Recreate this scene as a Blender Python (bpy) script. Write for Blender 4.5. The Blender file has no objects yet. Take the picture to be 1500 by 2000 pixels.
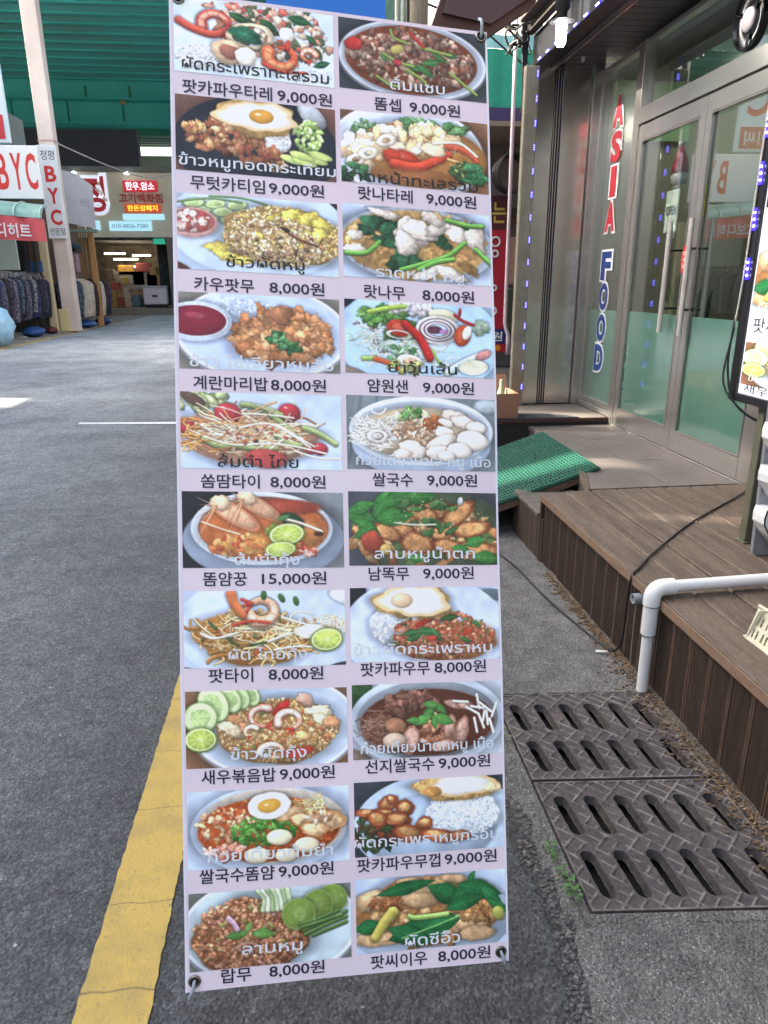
import bpy, bmesh, math, random
import numpy as np
from mathutils import Vector, Matrix
S = bpy.context.scene
COL = S.collection
PI = math.pi
rnd = random.Random(11)
# ================================================================ camera
F, TH, YAW, ROLL, EYE = 1391., math.atan(450 / 1391.), math.radians(6.2), math.radians(-.4), 1.5
fw = np.array([math.sin(YAW) * math.cos(TH), math.cos(YAW) * math.cos(TH), -math.sin(TH)])
r0 = np.array([math.cos(YAW), -math.sin(YAW), 0]); u0 = np.cross(r0, fw)
rr_ = r0 * math.cos(ROLL) + u0 * math.sin(ROLL); uu_ = -r0 * math.sin(ROLL) + u0 * math.cos(ROLL)
cam = bpy.data.cameras.new('camera'); co = bpy.data.objects.new('camera', cam); COL.objects.link(co)
cam.sensor_fit = 'VERTICAL'; cam.sensor_height = 36; cam.sensor_width = 27; cam.lens = F / 2000 * 36
cam.clip_start = .05; cam.clip_end = 600
M = Matrix.Identity(4)
for i in range(3):
    M[i][0], M[i][1], M[i][2] = rr_[i], uu_[i], -fw[i]
M[2][3] = EYE
co.matrix_world = M; S.camera = co
# ================================================================ daylight
SUN = Vector((-1, .3, .6)).normalized()
W = bpy.data.worlds.new('World'); S.world = W; W.use_nodes = True
nt = W.node_tree; bg = nt.nodes['Background']; sky = nt.nodes.new('ShaderNodeTexSky'); sky.sky_type = 'NISHITA'
sky.sun_disc = False; sky.sun_elevation = math.asin(SUN.z); sky.sun_rotation = math.atan2(SUN.x, SUN.y)
sky.air_density = 1.0; sky.dust_density = 8.0; sky.ozone_density = .4; sky.altitude = 0
bw_ = nt.nodes.new('ShaderNodeRGBToBW'); nt.links.new(sky.outputs[0], bw_.inputs[0]); mxw = nt.nodes.new('ShaderNodeMix'); mxw.data_type = 'RGBA'; mxw.inputs[0].default_value = .36
cw = nt.nodes.new('ShaderNodeMix'); cw.data_type = 'RGBA'; cw.blend_type = 'MULTIPLY'; cw.inputs[0].default_value = 1; nt.links.new(bw_.outputs[0], cw.inputs[6]); cw.inputs[7].default_value = (1.05, 1.11, 1.12, 1)  # thin white veil of cloud
nt.links.new(sky.outputs[0], mxw.inputs[6]); nt.links.new(cw.outputs[2], mxw.inputs[7]); nt.links.new(mxw.outputs[2], bg.inputs[0]); bg.inputs[1].default_value = .15
sl = bpy.data.lights.new('sun', 'SUN'); sl.energy = 3.6; sl.angle = math.radians(.6); sl.color = (1, .93, .78)
so = bpy.data.objects.new('sun', sl); COL.objects.link(so); so.rotation_euler = SUN.to_track_quat('Z', 'Y').to_euler(); so.location = (-20, 8, 20)
vs = S.view_settings; vs.view_transform = 'Standard'; vs.look = 'None'; vs.gamma = 1; vs.use_curve_mapping = False
vs.exposure = 2.6
S.cycles.max_bounces = 8; S.cycles.diffuse_bounces = 4; S.cycles.glossy_bounces = 4; S.cycles.transmission_bounces = 6; S.cycles.transparent_max_bounces = 12
S.cycles.caustics_reflective = False; S.cycles.caustics_refractive = False
S.cycles.sample_clamp_indirect = 6

# ================================================================ materials
MATS = {}
def lin(c):
    if isinstance(c, str):
        c = [int(c[i:i + 2], 16) / 255 for i in (0, 2, 4)]
        return tuple(v / 12.92 if v <= .04045 else ((v + .055) / 1.055) ** 2.4 for v in c) + (1,)
    return tuple(c) + (1,) if len(c) == 3 else tuple(c)
def mat(name, col, rough=.55, metal=0, n=None, n2=None, bump=None, emit=None, es=1, spec=None, coat=0, stretch=None, alpha=None, rn=0, trans=0):
    """n=(scale, colour, lo, hi) noise mixed over col; bump=(scale, strength, distance)"""
    if name in MATS: return MATS[name]
    m = bpy.data.materials.new(name); m.use_nodes = True; t = m.node_tree; N = t.nodes; L = t.links; b = N['Principled BSDF']
    b.inputs['Base Color'].default_value = lin(col); b.inputs['Roughness'].default_value = rough; b.inputs['Metallic'].default_value = metal
    if spec is not None: b.inputs['Specular IOR Level'].default_value = spec
    if coat: b.inputs['Coat Weight'].default_value = coat; b.inputs['Coat Roughness'].default_value = .15
    if alpha is not None: b.inputs['Alpha'].default_value = alpha
    if trans: b.inputs['Transmission Weight'].default_value = trans
    tc = N.new('ShaderNodeTexCoord'); src = tc.outputs['Object']
    if stretch:
        mp = N.new('ShaderNodeMapping'); mp.inputs['Scale'].default_value = stretch; L.new(src, mp.inputs[0]); src = mp.outputs[0]
    prev = None; last = None
    for k in (n, n2):
        if not k: continue
        q = N.new('ShaderNodeTexNoise'); q.inputs['Scale'].default_value = k[0]; q.inputs['Detail'].default_value = 6; q.inputs['Roughness'].default_value = .65; L.new(src, q.inputs['Vector'])
        r = N.new('ShaderNodeMapRange'); r.inputs[1].default_value = k[2]; r.inputs[2].default_value = k[3]; L.new(q.outputs[0], r.inputs[0])
        x = N.new('ShaderNodeMix'); x.data_type = 'RGBA'; L.new(r.outputs[0], x.inputs[0])
        if prev: L.new(prev, x.inputs[6])
        else: x.inputs[6].default_value = lin(col)
        x.inputs[7].default_value = lin(k[1]); prev = x.outputs[2]; last = r
    if prev: L.new(prev, b.inputs['Base Color'])
    if rn and last is not None:
        r2 = N.new('ShaderNodeMapRange'); r2.inputs[3].default_value = rough; r2.inputs[4].default_value = rough + rn; L.new(last.outputs[0], r2.inputs[0]); L.new(r2.outputs[0], b.inputs['Roughness'])
    if bump:
        q = N.new('ShaderNodeTexNoise'); q.inputs['Scale'].default_value = bump[0]; q.inputs['Detail'].default_value = 5; L.new(src, q.inputs['Vector'])
        bp = N.new('ShaderNodeBump'); bp.inputs['Strength'].default_value = bump[1]; bp.inputs['Distance'].default_value = bump[2]; L.new(q.outputs[0], bp.inputs['Height']); L.new(bp.outputs[0], b.inputs['Normal'])
    if emit:
        b.inputs['Emission Color'].default_value = lin(emit); b.inputs['Emission Strength'].default_value = es
    MATS[name] = m; return m
def glass_mat(name, tint=(.88, .93, .91), refl=1.):
    m = bpy.data.materials.new(name); m.use_nodes = True; t = m.node_tree; N = t.nodes; L = t.links; N.clear()
    o = N.new('ShaderNodeOutputMaterial'); a = N.new('ShaderNodeBsdfTransparent'); a.inputs[0].default_value = (*tint, 1)
    g = N.new('ShaderNodeBsdfGlossy'); g.inputs['Roughness'].default_value = .01; g.inputs[0].default_value = (refl, refl, refl, 1)
    f = N.new('ShaderNodeLayerWeight'); f.inputs[0].default_value = .5; pw_ = N.new('ShaderNodeMath'); pw_.operation = 'POWER'; pw_.inputs[1].default_value = 4.; L.new(f.outputs['Facing'], pw_.inputs[0])
    ma = N.new('ShaderNodeMath'); ma.operation = 'MULTIPLY_ADD'; ma.inputs[1].default_value = .85; ma.inputs[2].default_value = .13; L.new(pw_.outputs[0], ma.inputs[0]); x = N.new('ShaderNodeMixShader')
    L.new(ma.outputs[0], x.inputs[0]); L.new(a.outputs[0], x.inputs[1]); L.new(g.outputs[0], x.inputs[2]); L.new(x.outputs[0], o.inputs[0])
    MATS[name] = m; return m
def asphalt_mat(name, cols, lane_and_skylight=True, vs_=130, rg_=.62):
    m = bpy.data.materials.new(name); m.use_nodes = True; t = m.node_tree; N = t.nodes; L = t.links; b = N['Principled BSDF']
    tc = N.new('ShaderNodeTexCoord'); V = tc.outputs['Object']
    def noise(s, d=4, r=.6):
        q = N.new('ShaderNodeTexNoise'); q.inputs['Scale'].default_value = s; q.inputs['Detail'].default_value = d; q.inputs['Roughness'].default_value = r; L.new(V, q.inputs[0]); return q.outputs[0]
    def ramp(x, pts):
        q = N.new('ShaderNodeValToRGB'); e = q.color_ramp.elements
        e[0].position, e[0].color = pts[0][0], lin(pts[0][1]); e[1].position, e[1].color = pts[-1][0], lin(pts[-1][1])
        for p in pts[1:-1]: k = e.new(p[0]); k.color = lin(p[1])
        L.new(x, q.inputs[0]); return q.outputs[0]
    def mix(a, c, f, bt='MIX'):
        q = N.new('ShaderNodeMix'); q.data_type = 'RGBA'; q.blend_type = bt
        if isinstance(f, float): q.inputs[0].default_value = f
        else: L.new(f, q.inputs[0])
        L.new(a, q.inputs[6]); L.new(c, q.inputs[7]); return q.outputs[2]
    vo = N.new('ShaderNodeTexVoronoi'); vo.inputs['Scale'].default_value = vs_; L.new(V, vo.inputs[0])
    grain = ramp(vo.outputs['Color'], cols)
    big = ramp(noise(1.1, 6, .7), [(.32, (.62, .62, .64)), (.5, (1, 1, 1)), (.68, (1.3, 1.29, 1.27))])
    mid = ramp(noise(11, 8, .75), [(.3, (.6, .6, .61)), (.7, (1.35, 1.35, 1.35))])
    c = mix(mix(grain, big, 1., 'MULTIPLY'), mid, 1., 'MULTIPLY')
    if lane_and_skylight:
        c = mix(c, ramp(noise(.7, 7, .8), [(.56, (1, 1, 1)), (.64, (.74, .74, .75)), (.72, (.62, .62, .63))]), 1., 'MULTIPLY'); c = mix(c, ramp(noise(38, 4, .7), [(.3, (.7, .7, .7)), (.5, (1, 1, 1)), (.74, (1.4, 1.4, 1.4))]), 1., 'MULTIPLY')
        sx = N.new('ShaderNodeSeparateXYZ'); L.new(V, sx.inputs[0]); r = N.new('ShaderNodeMapRange'); r.inputs[1].default_value = -.3; r.inputs[2].default_value = -2.9; r.inputs[3].default_value = .76; r.inputs[4].default_value = 2.9; L.new(sx.outputs[0], r.inputs[0]); ry = N.new('ShaderNodeMapRange'); ry.inputs[1].default_value = 6; ry.inputs[2].default_value = 20; ry.inputs[3].default_value = 1; ry.inputs[4].default_value = 1.7; L.new(sx.outputs[1], ry.inputs[0]); mm = N.new('ShaderNodeMath'); mm.operation = 'MULTIPLY'; L.new(r.outputs[0], mm.inputs[0]); L.new(ry.outputs[0], mm.inputs[1]); r = mm  # lane tone leftward; brighter far sky light painted into the colour with distance
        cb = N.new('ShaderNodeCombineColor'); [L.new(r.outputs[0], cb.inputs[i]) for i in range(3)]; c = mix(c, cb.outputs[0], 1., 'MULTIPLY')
    L.new(c, b.inputs['Base Color']); b.inputs['Roughness'].default_value = rg_; b.inputs['Specular IOR Level'].default_value = .5
    v2 = N.new('ShaderNodeTexVoronoi'); v2.inputs['Scale'].default_value = 95; L.new(V, v2.inputs[0])
    ad = N.new('ShaderNodeMath'); ad.operation = 'MULTIPLY_ADD'; L.new(noise(260, 3), ad.inputs[0]); ad.inputs[1].default_value = .7; L.new(v2.outputs[0], ad.inputs[2])
    bp = N.new('ShaderNodeBump'); bp.inputs['Strength'].default_value = 1; bp.inputs['Distance'].default_value = .009; L.new(ad.outputs[0], bp.inputs['Height']); L.new(bp.outputs[0], b.inputs['Normal'])
    MATS[name] = m; return m
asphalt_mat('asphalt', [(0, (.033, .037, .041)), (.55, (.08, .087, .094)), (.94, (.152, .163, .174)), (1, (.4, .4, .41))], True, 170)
asphalt_mat('fresh_asphalt', [(0, (.02, .02, .022)), (.6, (.045, .045, .049)), (.94, (.085, .085, .09)), (1, (.2, .2, .2))], False, 150, .7)
dirt_m = asphalt_mat('gritty_soil', [(0, (.03, .026, .022)), (.5, (.085, .072, .06)), (.9, (.16, .135, .11)), (1, (.4, .38, .34))], False, 230, .95)
conc = asphalt_mat('rough_concrete', [(0, (.035, .033, .033)), (.3, (.105, .101, .1)), (.8, (.19, .184, .181)), (1, (.45, .43, .42))], False, 300, .9)
glass_mat('clear_glass')
steel = mat('brushed_steel', 'c2bcb8', .26, .9, n=(3, 'b4aeaa', .3, .8))
steel_d = mat('satin_steel', 'c4beb8', .27, .88, n=(3, 'b4aea8', .3, .8))
frame_m = mat('door_frame_metal', 'c6c2be', .27, .85, n=(3, 'b8b4b0', .3, .8))
black_m = mat('black_plastic', '15161a', .45)
wood = mat('deck_wood', '4e4037', .7, n=(26, '76675b', .33, .75), n2=(2.2, '3a2f28', .4, .75), bump=(60, .25, .002), stretch=(9, 1, 9))
woodv = mat('fascia_wood', '34281f', .75, n=(14, '493a2f', .35, .75), n2=(4, '221a15', .45, .8), bump=(120, .3, .0015), stretch=(1, 9, 1))
woode = mat('weathered_trim', '6c5546', .75, n=(30, '806a5a', .3, .7), n2=(8, '4c382c', .5, .8), bump=(70, .3, .002), stretch=(6, 1, 6))
iron = mat('cast_concrete_grate', '393436', .85, n=(60, '4e484a', .4, .7), n2=(6, '564e48', .5, .8), bump=(260, .6, .002))
def wear_on_height(m, z0, z1, col):
    t = m.node_tree; N = t.nodes; L = t.links; b = N['Principled BSDF']; src = b.inputs['Base Color'].links[0].from_socket
    tc = N.new('ShaderNodeTexCoord'); sp = N.new('ShaderNodeSeparateXYZ'); L.new(tc.outputs['Object'], sp.inputs[0]); r = N.new('ShaderNodeMapRange'); r.inputs[1].default_value = z0; r.inputs[2].default_value = z1; L.new(sp.outputs[2], r.inputs[0])
    nz = N.new('ShaderNodeTexNoise'); nz.inputs['Scale'].default_value = 30; L.new(tc.outputs['Object'], nz.inputs[0]); mu = N.new('ShaderNodeMath'); mu.operation = 'MULTIPLY'; L.new(r.outputs[0], mu.inputs[0]); r2 = N.new('ShaderNodeMapRange'); r2.inputs[1].default_value = .3; r2.inputs[2].default_value = .65; L.new(nz.outputs[0], r2.inputs[0]); L.new(r2.outputs[0], mu.inputs[1])
    x = N.new('ShaderNodeMix'); x.data_type = 'RGBA'; L.new(mu.outputs[0], x.inputs[0]); L.new(src, x.inputs[6]); x.inputs[7].default_value = lin(col); L.new(x.outputs[2], b.inputs['Base Color'])
wear_on_height(iron, .0140, .0172, '78736f')
white_pvc = mat('white_pvc', 'cfd0d2', .35, n=(9, '9c9890', .6, .85), n2=(40, 'a8a49c', .62, .8))

# ================================================================ mesh helpers
def mesh_obj(name, verts, faces, m, parent=None, smooth=False):
    me = bpy.data.meshes.new(name); me.from_pydata([tuple(v) for v in verts], [], faces); me.update()
    if smooth: me.shade_smooth()
    return link(name, me, m, parent)
def link(name, me, m, parent=None):
    if m is not None and not me.materials: me.materials.append(m)
    o = bpy.data.objects.new(name, me); COL.objects.link(o)
    if parent is not None:
        o.parent = parent
        p = parent; off = Vector((0, 0, 0))
        o.matrix_parent_inverse = WM(parent).inverted()
    return o
def WM(o):
    L_ = Matrix.Translation(o.location) @ o.rotation_euler.to_matrix().to_4x4()
    return (WM(o.parent) @ o.matrix_parent_inverse @ L_) if o.parent else L_
class MB:
    """collects shapes into one mesh"""
    def __init__(s): s.v = []; s.f = []
    def add(s, V, Fc, X=None):
        k = len(s.v); s.v += [tuple(X @ Vector(v)) if X is not None else tuple(v) for v in V]; s.f += [[i + k for i in f] for f in Fc]; return s
    def box(s, a, b, c=0, X=None):
        x0, y0, z0 = [min(p, q) for p, q in zip(a, b)]; x1, y1, z1 = [max(p, q) for p, q in zip(a, b)]
        if c <= 0:
            V = [(x, y, z) for z in (z0, z1) for y in (y0, y1) for x in (x0, x1)]
            return s.add(V, [[0, 2, 3, 1], [4, 5, 7, 6], [0, 1, 5, 4], [2, 6, 7, 3], [0, 4, 6, 2], [1, 3, 7, 5]], X)
        c = min(c, (x1 - x0) / 2.01, (y1 - y0) / 2.01, (z1 - z0) / 2.01); V = []; idx = {}
        for i, x in enumerate((x0, x1)):
            for j, y in enumerate((y0, y1)):
                for k, z in enumerate((z0, z1)):
                    sx, sy, sz = (c, -c)[i], (c, -c)[j], (c, -c)[k]
                    for a_, p in ((0, (x, y + sy, z + sz)), (1, (x + sx, y, z + sz)), (2, (x + sx, y + sy, z))):
                        idx[i, j, k, a_] = len(V); V.append(p)
        Fc = []
        for i in (0, 1):
            q = [idx[i, 0, 0, 0], idx[i, 1, 0, 0], idx[i, 1, 1, 0], idx[i, 0, 1, 0]]; Fc.append(q if i else q[::-1])
            q = [idx[0, i, 0, 1], idx[0, i, 1, 1], idx[1, i, 1, 1], idx[1, i, 0, 1]]; Fc.append(q if i else q[::-1])
            q = [idx[0, 0, i, 2], idx[1, 0, i, 2], idx[1, 1, i, 2], idx[0, 1, i, 2]]; Fc.append(q if i else q[::-1])
        for i in (0, 1):
            for j in (0, 1):
                Fc.append([idx[i, j, 0, 0], idx[i, j, 1, 0], idx[i, j, 1, 1], idx[i, j, 0, 1]])
                Fc.append([idx[i, 0, j, 0], idx[i, 1, j, 0], idx[i, 1, j, 2], idx[i, 0, j, 2]])
                Fc.append([idx[0, i, j, 1], idx[1, i, j, 1], idx[1, i, j, 2], idx[0, i, j, 2]])
                for k in (0, 1): Fc.append([idx[i, j, k, 0], idx[i, j, k, 1], idx[i, j, k, 2]])
        return s.add(V, Fc, X)
    def tube(s, pts, r, n=10, cap=True, close=False):
        P = [Vector(p) for p in pts]; k = len(s.v); m = len(P); R = r if isinstance(r, (list, tuple)) else [r] * m
        t = (P[1] - P[0]).normalized(); up = Vector((0, 0, 1)) if abs(t.z) < .9 else Vector((1, 0, 0)); nx = t.cross(up).normalized()
        for i in range(m):
            a = P[(i + 1) % m] if (close or i < m - 1) else P[i]; b_ = P[i - 1] if (close or i > 0) else P[i]
            t = (a - b_).normalized(); nx = (nx - t * nx.dot(t)).normalized(); ny = t.cross(nx)
            for j in range(n):
                q = 2 * PI * j / n; s.v.append(tuple(P[i] + (nx * math.cos(q) + ny * math.sin(q)) * R[i]))
        for i in range(m if close else m - 1):
            for j in range(n):
                a = k + i * n; b_ = k + ((i + 1) % m) * n; s.f.append([a + j, a + (j + 1) % n, b_ + (j + 1) % n, b_ + j])
        if cap and not close:
            s.f.append([k + j for j in range(n)][::-1]); s.f.append([k + (m - 1) * n + j for j in range(n)])
        return s
    def lathe(s, prof, c, ax='z', n=24, X=None):
        """prof: list of (radius, height) about axis through c"""
        V = []; m = len(prof)
        for i, (r, h) in enumerate(prof):
            for j in range(n):
                q = 2 * PI * j / n; x, y = r * math.cos(q), r * math.sin(q)
                p = {'z': (x, y, h), 'x': (h, x, y), 'y': (y, h, x)}[ax]; V.append(tuple(p[i_] + c[i_] for i_ in range(3)))
        Fc = [[i * n + j, i * n + (j + 1) % n, (i + 1) * n + (j + 1) % n, (i + 1) * n + j] for i in range(m - 1) for j in range(n)]
        if prof[0][0] > 1e-6: Fc.append([j for j in range(n)][::-1])
        if prof[-1][0] > 1e-6: Fc.append([(m - 1) * n + j for j in range(n)])
        return s.add(V, Fc, X)
    def prism(s, poly, a, b, ax='z', X=None):
        """extrude 2-D polygon between a and b along an axis"""
        n = len(poly); f = {'z': lambda p, h: (p[0], p[1], h), 'x': lambda p, h: (h, p[0], p[1]), 'y': lambda p, h: (p[0], h, p[1])}[ax]
        V = [f(p, a) for p in poly] + [f(p, b) for p in poly]
        return s.add(V, [list(range(n))[::-1], [n + i for i in range(n)]] + [[i, (i + 1) % n, n + (i + 1) % n, n + i] for i in range(n)], X)
    def out(s, name, m, parent=None, smooth=False, auto=None):
        me = bpy.data.meshes.new(name); me.from_pydata(s.v, [], s.f)
        bm = bmesh.new(); bm.from_mesh(me); bmesh.ops.recalc_face_normals(bm, faces=bm.faces); bm.to_mesh(me); bm.free()
        if smooth:
            me.shade_smooth()
            if auto: me.set_sharp_from_angle(angle=math.radians(auto))
        return link(name, me, m, parent)
def box(name, a, b, m, parent=None, c=0, X=None): return MB().box(a, b, c, X).out(name, m, parent)
def spline(pts, n=8):
    P = [Vector(p) for p in pts]; o = []
    for i in range(len(P) - 1):
        a, b_, c, d = P[max(i - 1, 0)], P[i], P[i + 1], P[min(i + 2, len(P) - 1)]
        for k in range(n):
            t = k / n; o.append(.5 * ((2 * b_) + (c - a) * t + (2 * a - 5 * b_ + 4 * c - d) * t * t + (3 * b_ - a - 3 * c + d) * t ** 3))
    return o + [P[-1]]
LAB = set()
def tag(o, label=None, cat=None, group=None, kind=None):
    if label: o['label'] = label
    if cat: o['category'] = cat
    if group: o['group'] = group
    if kind: o['kind'] = kind
    return o
def thing(name, label, cat, loc=(0, 0, 0), group=None):
    o = bpy.data.objects.new(name, None); COL.objects.link(o); o.location = loc; o.empty_display_size = .1
    return tag(o, label, cat, group)
def struct(o): o['kind'] = 'structure'; return o
def dup(o, delta, label=None, parent=None):
    c = o.copy(); COL.objects.link(c)
    if parent is None:
        c.location = o.location + Vector(delta)
        if label: c['label'] = label
    else: c.parent = parent
    for ch in list(o.children): dup(ch, delta, None, c)
    return c
# ---- lettering (flat print and cut letters)
_tc = {}
def letters(s, bold=0., res=3):
    key = (s, bold)
    if key not in _tc:
        cu = bpy.data.curves.new('t', 'FONT'); cu.body = s; cu.resolution_u = res; cu.offset = bold; cu.fill_mode = 'FRONT'; cu.dimensions = '2D'
        o = bpy.data.objects.new('t', cu); COL.objects.link(o); dg = bpy.context.evaluated_depsgraph_get()
        me = bpy.data.meshes.new_from_object(o.evaluated_get(dg)); bpy.data.objects.remove(o)
        n = len(me.vertices); co_ = np.empty(n * 3); me.vertices.foreach_get('co', co_); co_ = co_.reshape(-1, 3)[:, :2]
        fc = [list(p.vertices) for p in me.polygons]; bpy.data.meshes.remove(me); _tc[key] = (co_, fc)
    return _tc[key]
def print_text(name, s, f, x0, x1, yc, h, m, parent, bold=0., fit=None):
    """f maps (x, y) in the sign's own units to the world; text spans x0..x1, centred on yc, glyph height h"""
    V, fc = letters(s, bold); V = V.copy(); mn, mx = (V.min(0), V.max(0)) if fit is None else fit
    V = (V - mn) / (mx - mn); V[:, 0] = x0 + V[:, 0] * (x1 - x0); V[:, 1] = yc + (V[:, 1] - .5) * h
    return mesh_obj(name, [f(x, y) for x, y in V], fc, m, parent)
# ---------------------------------------------------------------- printed dish pictures (numpy painter, all shapes from code)
PW, PH = 460, 219
_rs = np.random.RandomState(7)
def _vnoise(n, k):
    g = _rs.rand(k + 1, k + 1)
    t = np.linspace(0, k, n, endpoint=False); i = t.astype(int); f = t - i; f = f * f * (3 - 2 * f)
    a = g[i][:, i] * (1 - f)[None, :] + g[i][:, i + 1] * f[None, :]
    b = g[i + 1][:, i] * (1 - f)[None, :] + g[i + 1][:, i + 1] * f[None, :]
    return a * (1 - f)[:, None] + b * f[:, None]
NZ = (_vnoise(1024, 60) * .35 + _vnoise(1024, 150) * .35 + _vnoise(1024, 380) * .3) * 2 - 1
NC = (_vnoise(1024, 14) * .6 + _vnoise(1024, 40) * .4) * 2 - 1
def hx(c):
    if isinstance(c, str):
        return np.array([int(c[i:i + 2], 16) / 255 for i in (0, 2, 4)])
    return np.array(c, float)
class Pic:
    def __init__(s, bg, seed=0):
        s.a = np.empty((PH, PW, 3)); s.a[:] = hx(bg); s.r = np.random.RandomState(seed)
        s.a *= (1 + .05 * NC[:PH, :PW])[..., None]
    def _win(s, x, y, R):
        x0, x1 = max(0, int(x - R)), min(PW, int(x + R) + 2); y0, y1 = max(0, int(y - R)), min(PH, int(y + R) + 2)
        if x0 >= x1 or y0 >= y1: return None
        Y, X = np.mgrid[y0:y1, x0:x1]
        return x0, x1, y0, y1, X + .5 - x, Y + .5 - y
    def _mix(s, w, m, c):
        x0, x1, y0, y1 = w[:4]; A = s.a[y0:y1, x0:x1]
        s.a[y0:y1, x0:x1] = A + (c - A) * m[..., None]
    def b(s, x, y, rx, ry, col, ang=0, wob=0, soft=1.2, sh=.3, leaf=0, n=.12, shadow=.35, hole=0, alpha=1, ecol=None):
        """soft shaded blob; x,y in picture fractions, radii in fractions of the width"""
        x *= PW; y *= PH; rx *= PW; ry *= PW; R = max(rx, ry) * (1.25 + wob) + 3
        w = s._win(x, y, R)
        if w is None: return
        X, Y = w[4], w[5]; a = math.radians(ang); ca, sa = math.cos(a), math.sin(a)
        P = (X * ca + Y * sa) / rx; Q = (-X * sa + Y * ca) / ry
        if leaf: Q = Q / np.clip(1 - np.abs(P) ** 1.6, .05, 1)
        rr = np.sqrt(P * P + Q * Q) if not leaf else np.maximum(np.abs(P), np.abs(Q))
        if wob:
            th = np.arctan2(Q, P); ph = s.r.rand(4) * 6.28
            rr = rr / (1 + wob * (.5 * np.sin(2 * th + ph[0]) + .4 * np.sin(3 * th + ph[1]) + .3 * np.sin(5 * th + ph[2]) + .25 * np.sin(9 * th + ph[3])))
        mr = min(rx, ry)
        m = np.clip((1 - rr) * mr / soft + .5, 0, 1)
        if hole: m = m * np.clip((rr - hole) * mr / soft + .5, 0, 1)
        if shadow and mr > 1.6:
            k = np.clip(1.25 - rr, 0, .35) / .35 * shadow
            if hole: k = k * np.clip((rr - hole + .2) * 4, 0, 1)
            s.a[w[2]:w[3], w[0]:w[1]] *= (1 - k * (1 - m))[..., None]
        ox, oy = s.r.randint(0, 500, 2); h, wd = X.shape
        nz = NZ[oy:oy + h, ox:ox + wd]; nz = nz if nz.shape == X.shape else 0
        nc = NC[ox:ox + h, oy:oy + wd]; nc = nc if nc.shape == X.shape else 0
        lt = 1 - sh * (Y / max(rx, ry) * .75 + X / max(rx, ry) * .25) - sh * .7 * np.clip(rr, 0, 1) ** 4 + n * nz + n * .8 * nc
        c = hx(col) * np.clip(lt, .2, 1.7)[..., None]
        if ecol is not None:
            e = np.clip((rr - .72) * 5 + .6 * nz, 0, 1)[..., None]; c = c * (1 - e) + hx(ecol) * e
        s._mix(w, m * alpha, np.clip(c, 0, 1))
    def st(s, pts, wd, col, soft=1., sh=.3, taper=0, n=.1, shadow=.3, alpha=1):
        """stroke through points"""
        pts = np.array(pts, float) * [PW, PH]; wd *= PW
        P = []
        for i in range(len(pts) - 1):
            p0 = pts[max(i - 1, 0)]; p1 = pts[i]; p2 = pts[i + 1]; p3 = pts[min(i + 2, len(pts) - 1)]
            for t in np.linspace(0, 1, 7)[:-1]:
                P.append(.5 * ((2 * p1) + (p2 - p0) * t + (2 * p0 - 5 * p1 + 4 * p2 - p3) * t * t + (3 * p1 - p0 - 3 * p2 + p3) * t ** 3))
        P.append(pts[-1]); P = np.array(P); mn, mx = P.min(0) - wd - 3, P.max(0) + wd + 3
        x0, x1 = max(0, int(mn[0])), min(PW, int(mx[0])); y0, y1 = max(0, int(mn[1])), min(PH, int(mx[1]))
        if x0 >= x1 or y0 >= y1: return
        Y, X = np.mgrid[y0:y1, x0:x1] + .5
        D = np.full(X.shape, 1e9); T = np.zeros(X.shape); S = np.zeros(X.shape); N = len(P) - 1
        for i in range(N):
            d = P[i + 1] - P[i]; L = d @ d + 1e-9
            t = np.clip(((X - P[i, 0]) * d[0] + (Y - P[i, 1]) * d[1]) / L, 0, 1)
            ex = X - P[i, 0] - t * d[0]; ey = Y - P[i, 1] - t * d[1]; q = np.sqrt(ex * ex + ey * ey)
            b_ = q < D; D = np.where(b_, q, D); T = np.where(b_, (i + t) / N, T); S = np.where(b_, ey, S)
        W = wd * (1 - taper * T) * .5; r = D / np.maximum(W, .4)
        m = np.clip((W - D) / soft + .5, 0, 1)
        if shadow: s.a[y0:y1, x0:x1] *= (1 - shadow * np.clip(1.6 - r, 0, .6) / .6 * (1 - m))[..., None]
        nz = NZ[y0:y1, x0:x1]
        lt = 1 - sh * S / np.maximum(W, .4) - sh * .5 * np.clip(r, 0, 1) ** 3 + n * nz
        s._mix((x0, x1, y0, y1), m * alpha, np.clip(hx(col) * lt[..., None], 0, 1))
    def pile(s, x, y, rx, ry, pal, n, s0=.008, s1=.016, el=1.6, wob=.25, sh=.45, jit=.12, ang=None, under=None, n_=.18):
        if under is not None: s.b(x, y, rx * 1.02, ry * 1.02, under, wob=.12, soft=2)
        pts = []
        while len(pts) < n:
            p, q = s.r.uniform(-1, 1, 2)
            if p * p + q * q < 1: pts.append((q, p))
        pts.sort(); PM = sum(hx(c_) for c_ in pal) / len(pal)
        for q, p in pts:
            z = s.r.uniform(s0, s1); c = (hx(pal[s.r.randint(len(pal))]) * .72 + PM * .28) * (1 + s.r.uniform(-jit, jit) - .12 * q)
            e = s.r.uniform(1, el)
            s.b(x + p * rx, y + q * ry * PW / PH, z * e, z / e ** .3 * .8, np.clip(c, 0, 1), s.r.uniform(-90, 90) if ang is None else ang + s.r.normal(0, 18), wob, 1.3, sh * .85, n=n_, shadow=.26)
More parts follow.
